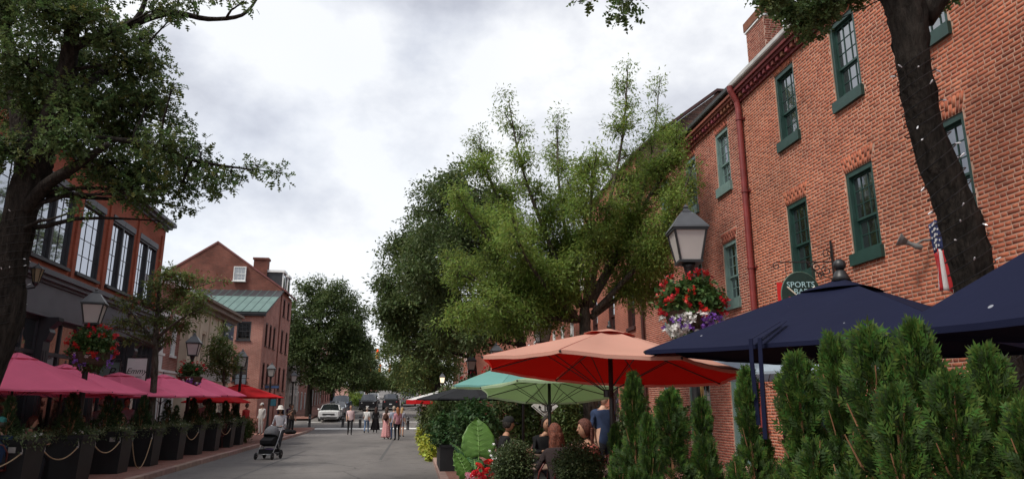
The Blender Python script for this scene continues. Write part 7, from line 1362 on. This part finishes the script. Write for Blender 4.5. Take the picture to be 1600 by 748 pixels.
seated = [((4, 14.2), 200, 'man in navy shirt and teal cap seated by the rope', c('navy_shirt', (0.025, 0.045, 0.10)), 'light', 'short', (0.1, 0.08, 0.06), ('cap', (0.05, 0.22, 0.20))), ((45, 16.3), 100, 'woman in pink top with brown hair seated at the table under the large pink parasol', c('pink_tee', (0.55, 0.33, 0.38)), 'light', 'long', (0.07, 0.03, 0.02), None), ((107, 18.0), 250, 'woman in pale pink top seated with her back to the lantern post', c('rose_tee', (0.55, 0.36, 0.42)), 'light', 'bun', (0.06, 0.03, 0.02), None), ((122, 18.9), 80, 'diner in dark red top facing the woman in pale pink', c('dark_red_top', (0.16, 0.03, 0.03)), 'tan', 'long', (0.05, 0.03, 0.02), None),
          ((193, 20.2), 20, 'young woman in sleeveless grey top seated between the conifers', c('grey_vest', (0.30, 0.28, 0.28)), 'tan', 'bun', (0.03, 0.02, 0.015), None), ((240, 23.9), 300, 'diner in dark clothes seated below the pink canopy edge', c('black_top', (0.012, 0.012, 0.013)), 'light', 'short', (0.03, 0.02, 0.015), None), ((345, 30.0), 250, 'diner in brown top seated by the red parasols', c('brown_top', (0.14, 0.07, 0.05)), 'tan', 'long', (0.03, 0.02, 0.015), None)]
M_CHAIR = mat('dark_red_metal', (0.10, 0.022, 0.018), 0.45, 0.2, 6); M_TABLE = mat('table_top', (0.20, 0.13, 0.10), 0.5, 0.2, 5)
ch = {}
b = MB(); b.lathe([(0.20, 0.43), (0.21, 0.45), (0.20, 0.465)], 18); ch['seat'] = b.mesh('seat', M_CHAIR); b = MB(); b.tube([(-0.19, 0.12, 0.45), (-0.20, 0.20, 0.75), (-0.13, 0.24, 0.88), (0, 0.255, 0.92), (0.13, 0.24, 0.88), (0.20, 0.20, 0.75), (0.19, 0.12, 0.45)], 0.013, 6); [b.tube([(x, 0.17, 0.46), (x, 0.245, 0.89)], 0.008, 5) for x in (-0.07, 0, 0.07)]; ch['back'] = b.mesh('backrest', M_CHAIR, True); b = MB(); b.tube([(0.13, 0, 0.44), (0.18, 0, 0)], 0.013, 6); ch['leg'] = b.mesh('leg', M_CHAIR)
def chair(label, loc, rz, group): t = thing('chair', label, 'chair', loc, rz, group); link('seat', ch['seat'], t); link('backrest', ch['back'], t); [link('leg', ch['leg'], t, rz=R(45 + 90 * k)) for k in range(4)]; return t
tb = MB(); tb.lathe([(0.38, 0.72), (0.39, 0.735), (0.38, 0.75)], 24); tb = tb.mesh('table_top', M_TABLE); tp = MB(); tp.lathe([(0.24, 0), (0.22, 0.03), (0.04, 0.06), (0.03, 0.71), (0.12, 0.72)], 14); tp = tp.mesh('pedestal', M_BLACK)
def table(label, loc, group): t = thing('cafe_table', label, 'table', loc, 0, group); link('table_top', tb, t); link('pedestal', tp, t)
for (px, Y), ang, lb, topm, sk, hr, hcol, hat in seated:
    L_ = at_g(px, Y); person(lb, L_, R(ang), 'sit', sk, topm, c('dark_trousers', (0.03, 0.03, 0.035)), hair=hr, hair_col=hcol, hat=hat, height=1.68); chair('dark red metal chair under the ' + ' '.join(lb.split()[:9]), (L_[0], L_[1], 0.13 + 0.0), R(ang), 'chairs by the tub planters')
for x, y, lb in ((-8.9, 15.3, 'under the large pink parasol'), (-8.45, 18.4, 'of the two women past the begonia lantern'), (-8.3, 21.3, 'of the young woman in grey vest'), (-8.35, 24.4, 'before the white script sign'), (-8.4, 30.4, 'between the last pink and the red parasols')): table('small round cafe table ' + lb, (x, y, 0.13), 'tables by the tub planters')
# --- tables under the right-hand parasols
GR = 'diners under the salmon and green parasols'
def rdin(px, Y, ang, lb, topm, sk, hr, hcol, pose='sit', hat=None, ls=True, h=1.7): L_ = at_g(px, Y); person(lb, L_, R(ang), pose, sk, topm, c('dark_trousers', (0.03, 0.03, 0.035)), hair=hr, hair_col=hcol, hat=hat, height=h, long_sleeve=ls); (chair('dark red metal chair under the ' + ' '.join(lb.split()[:8]), L_, R(ang), 'chairs under the right parasols') if pose != 'stand' else None)
rdin(785, 12.6, 95, 'diner in black with a dark cap seated under the sage parasol', c('black_top', (0.012, 0.012, 0.013)), 'tan', 'short', (0.02, 0.015, 0.012), hat=('cap', (0.02, 0.02, 0.02))); rdin(850, 12.8, 10, 'diner in black jacket seated in front of the anchor sign', c('black_top', (0.012, 0.012, 0.013)), 'tan', 'short', (0.02, 0.015, 0.012))
rdin(880, 8.9, 190, 'diner with long auburn hair seated with her back turned behind the boxwood', c('charcoal_top', (0.03, 0.022, 0.022)), 'light', 'long', (0.13, 0.04, 0.022), 'lean'); rdin(925, 9.6, 275, 'diner in red patterned top seated by the salmon parasol pole', plaid('rust_pattern_cloth', (0.30, 0.07, 0.05), (0.20, 0.05, 0.04)), 'tan', 'long', (0.09, 0.03, 0.02)); rdin(943, 12.5, 20, 'man in blue shirt and dark cap standing beside the elm trunk', c('slate_blue_shirt', (0.03, 0.045, 0.09)), 'light', 'short', (0.03, 0.02, 0.015), 'stand', ('cap', (0.02, 0.02, 0.025)), False, 1.78)
for px, Y in ((820, 12.3), (945, 9.2), (830, 10.0), (880, 14.5)): L_ = at_g(px, Y); table('small round cafe table ' + {820: 'of the diners in black', 945: 'by the salmon parasol pole', 830: 'beside the empty chairs', 880: 'below the teal and green parasol'}[px], L_, 'tables under the right parasols')
for px, Y, a in ((808, 9.7, 120), (842, 9.3, 215)): L_ = at_g(px, Y); chair('empty dark red metal chair ' + ('with its back to the boxwood' if a > 200 else 'beside the roses'), L_, R(a), 'empty chairs beside the boxwood')
# ------------------------------------------------------------------ pram
def pram():
    x, y, _ = spot(419, 716.5); t = thing('pram', 'black pram with grey hood pushed by the woman in the sun hat', 'pram', (x, y, 0.0), R(-12)); mg, mk, ms = c('grey_hood', (0.13, 0.13, 0.14)), c('black_pram', (0.014, 0.014, 0.016)), mat('alloy_tube', (0.35, 0.35, 0.36), 0.35, 0.1, metal=0.7)
    b = MB()
    for s in (-1, 1): b.tube([(0.26 * s, -0.34, 0.16), (0.26 * s, 0.0, 0.50), (0.24 * s, 0.34, 0.92), (0.22 * s, 0.44, 1.02)], 0.016, 6); b.tube([(0.27 * s, 0.34, 0.16), (0.26 * s, 0.05, 0.55)], 0.016, 6); b.tube([(0.26 * s, -0.30, 0.2), (0.27 * s, 0.32, 0.2)], 0.012, 6)
    b.tube([(-0.27, 0.34, 0.16), (0.27, 0.34, 0.16)], 0.014, 6); b.tube([(-0.26, -0.34, 0.17), (0.26, -0.34, 0.17)], 0.014, 6); b.build('frame', ms, t, smooth=True); b = MB(); b.tube([(-0.22, 0.44, 1.02), (0.22, 0.44, 1.02)], 0.02, 8); b.build('handle', mk, t)
    b = MB(); b.prism([(-0.30, 0.48), (0.02, 0.40), (0.12, 0.45), (0.26, 0.88), (0.18, 0.92), (-0.05, 0.72), (-0.32, 0.62)], -0.21, 0.21, 'x'); bevel(b.build('seat', mk, t), 0.03, 3)
    b = MB(); n, m = 9, 10; b.add([(0.245 * math.cos(math.pi * j / m) , 0.24 - 0.42 * math.sin(0.2 + 1.35 * i / n) * (0.35 + 0.65 * math.sin(math.pi * j / m)), 0.70 + 0.36 * math.cos(0.1 + 1.25 * i / n) * math.sin(math.pi * j / m) ** 0.6 + 0.02) for i in range(n + 1) for j in range(m + 1)], [(i * (m + 1) + j, i * (m + 1) + j + 1, (i + 1) * (m + 1) + j + 1, (i + 1) * (m + 1) + j) for i in range(n) for j in range(m)]); so = b.build('hood', mg, t, smooth=True).modifiers.new('c', 'SOLIDIFY'); so.thickness = 0.01
    b = MB(); b.box(-0.22, 0.22, -0.26, 0.28, 0.17, 0.19); b.box(-0.22, 0.22, -0.27, -0.25, 0.17, 0.32); [b.box(s * 0.225 - 0.008, s * 0.225 + 0.008, -0.26, 0.28, 0.18, 0.32) for s in (-1, 1)]; b.build('basket', mk, t); b = MB(); b.ball((0, 0, 0.27), (0.18, 0.2, 0.09), 12, 7); b.build('blanket', c('lilac_blanket', (0.22, 0.16, 0.32)), t, smooth=True)
    M = Matrix.Rotation(R(90), 4, 'Y')
    for sx, y_, r in ((-1, -0.36, 0.115), (1, -0.36, 0.115), (-1, 0.34, 0.145), (1, 0.34, 0.145)):
        w = MB(); w.lathe([(r * 0.8, -0.022), (r * 0.97, -0.016), (r, 0), (r * 0.97, 0.016), (r * 0.8, 0.022)], 20, M=M); w = w.build('wheel', M_TYRE, t, (sx * 0.28, y_, r), smooth=True); h = MB(); h.lathe([(r * 0.15, -0.026), (r * 0.16, 0.026)], 10, M=M); [h.box(-0.006, 0.006, -0.008, 0.008, -r * 0.82, r * 0.82, 0, Matrix.Rotation(R(45 * k), 4, 'X')) for k in range(4)]; h.build('hub', ms, w)
pram()
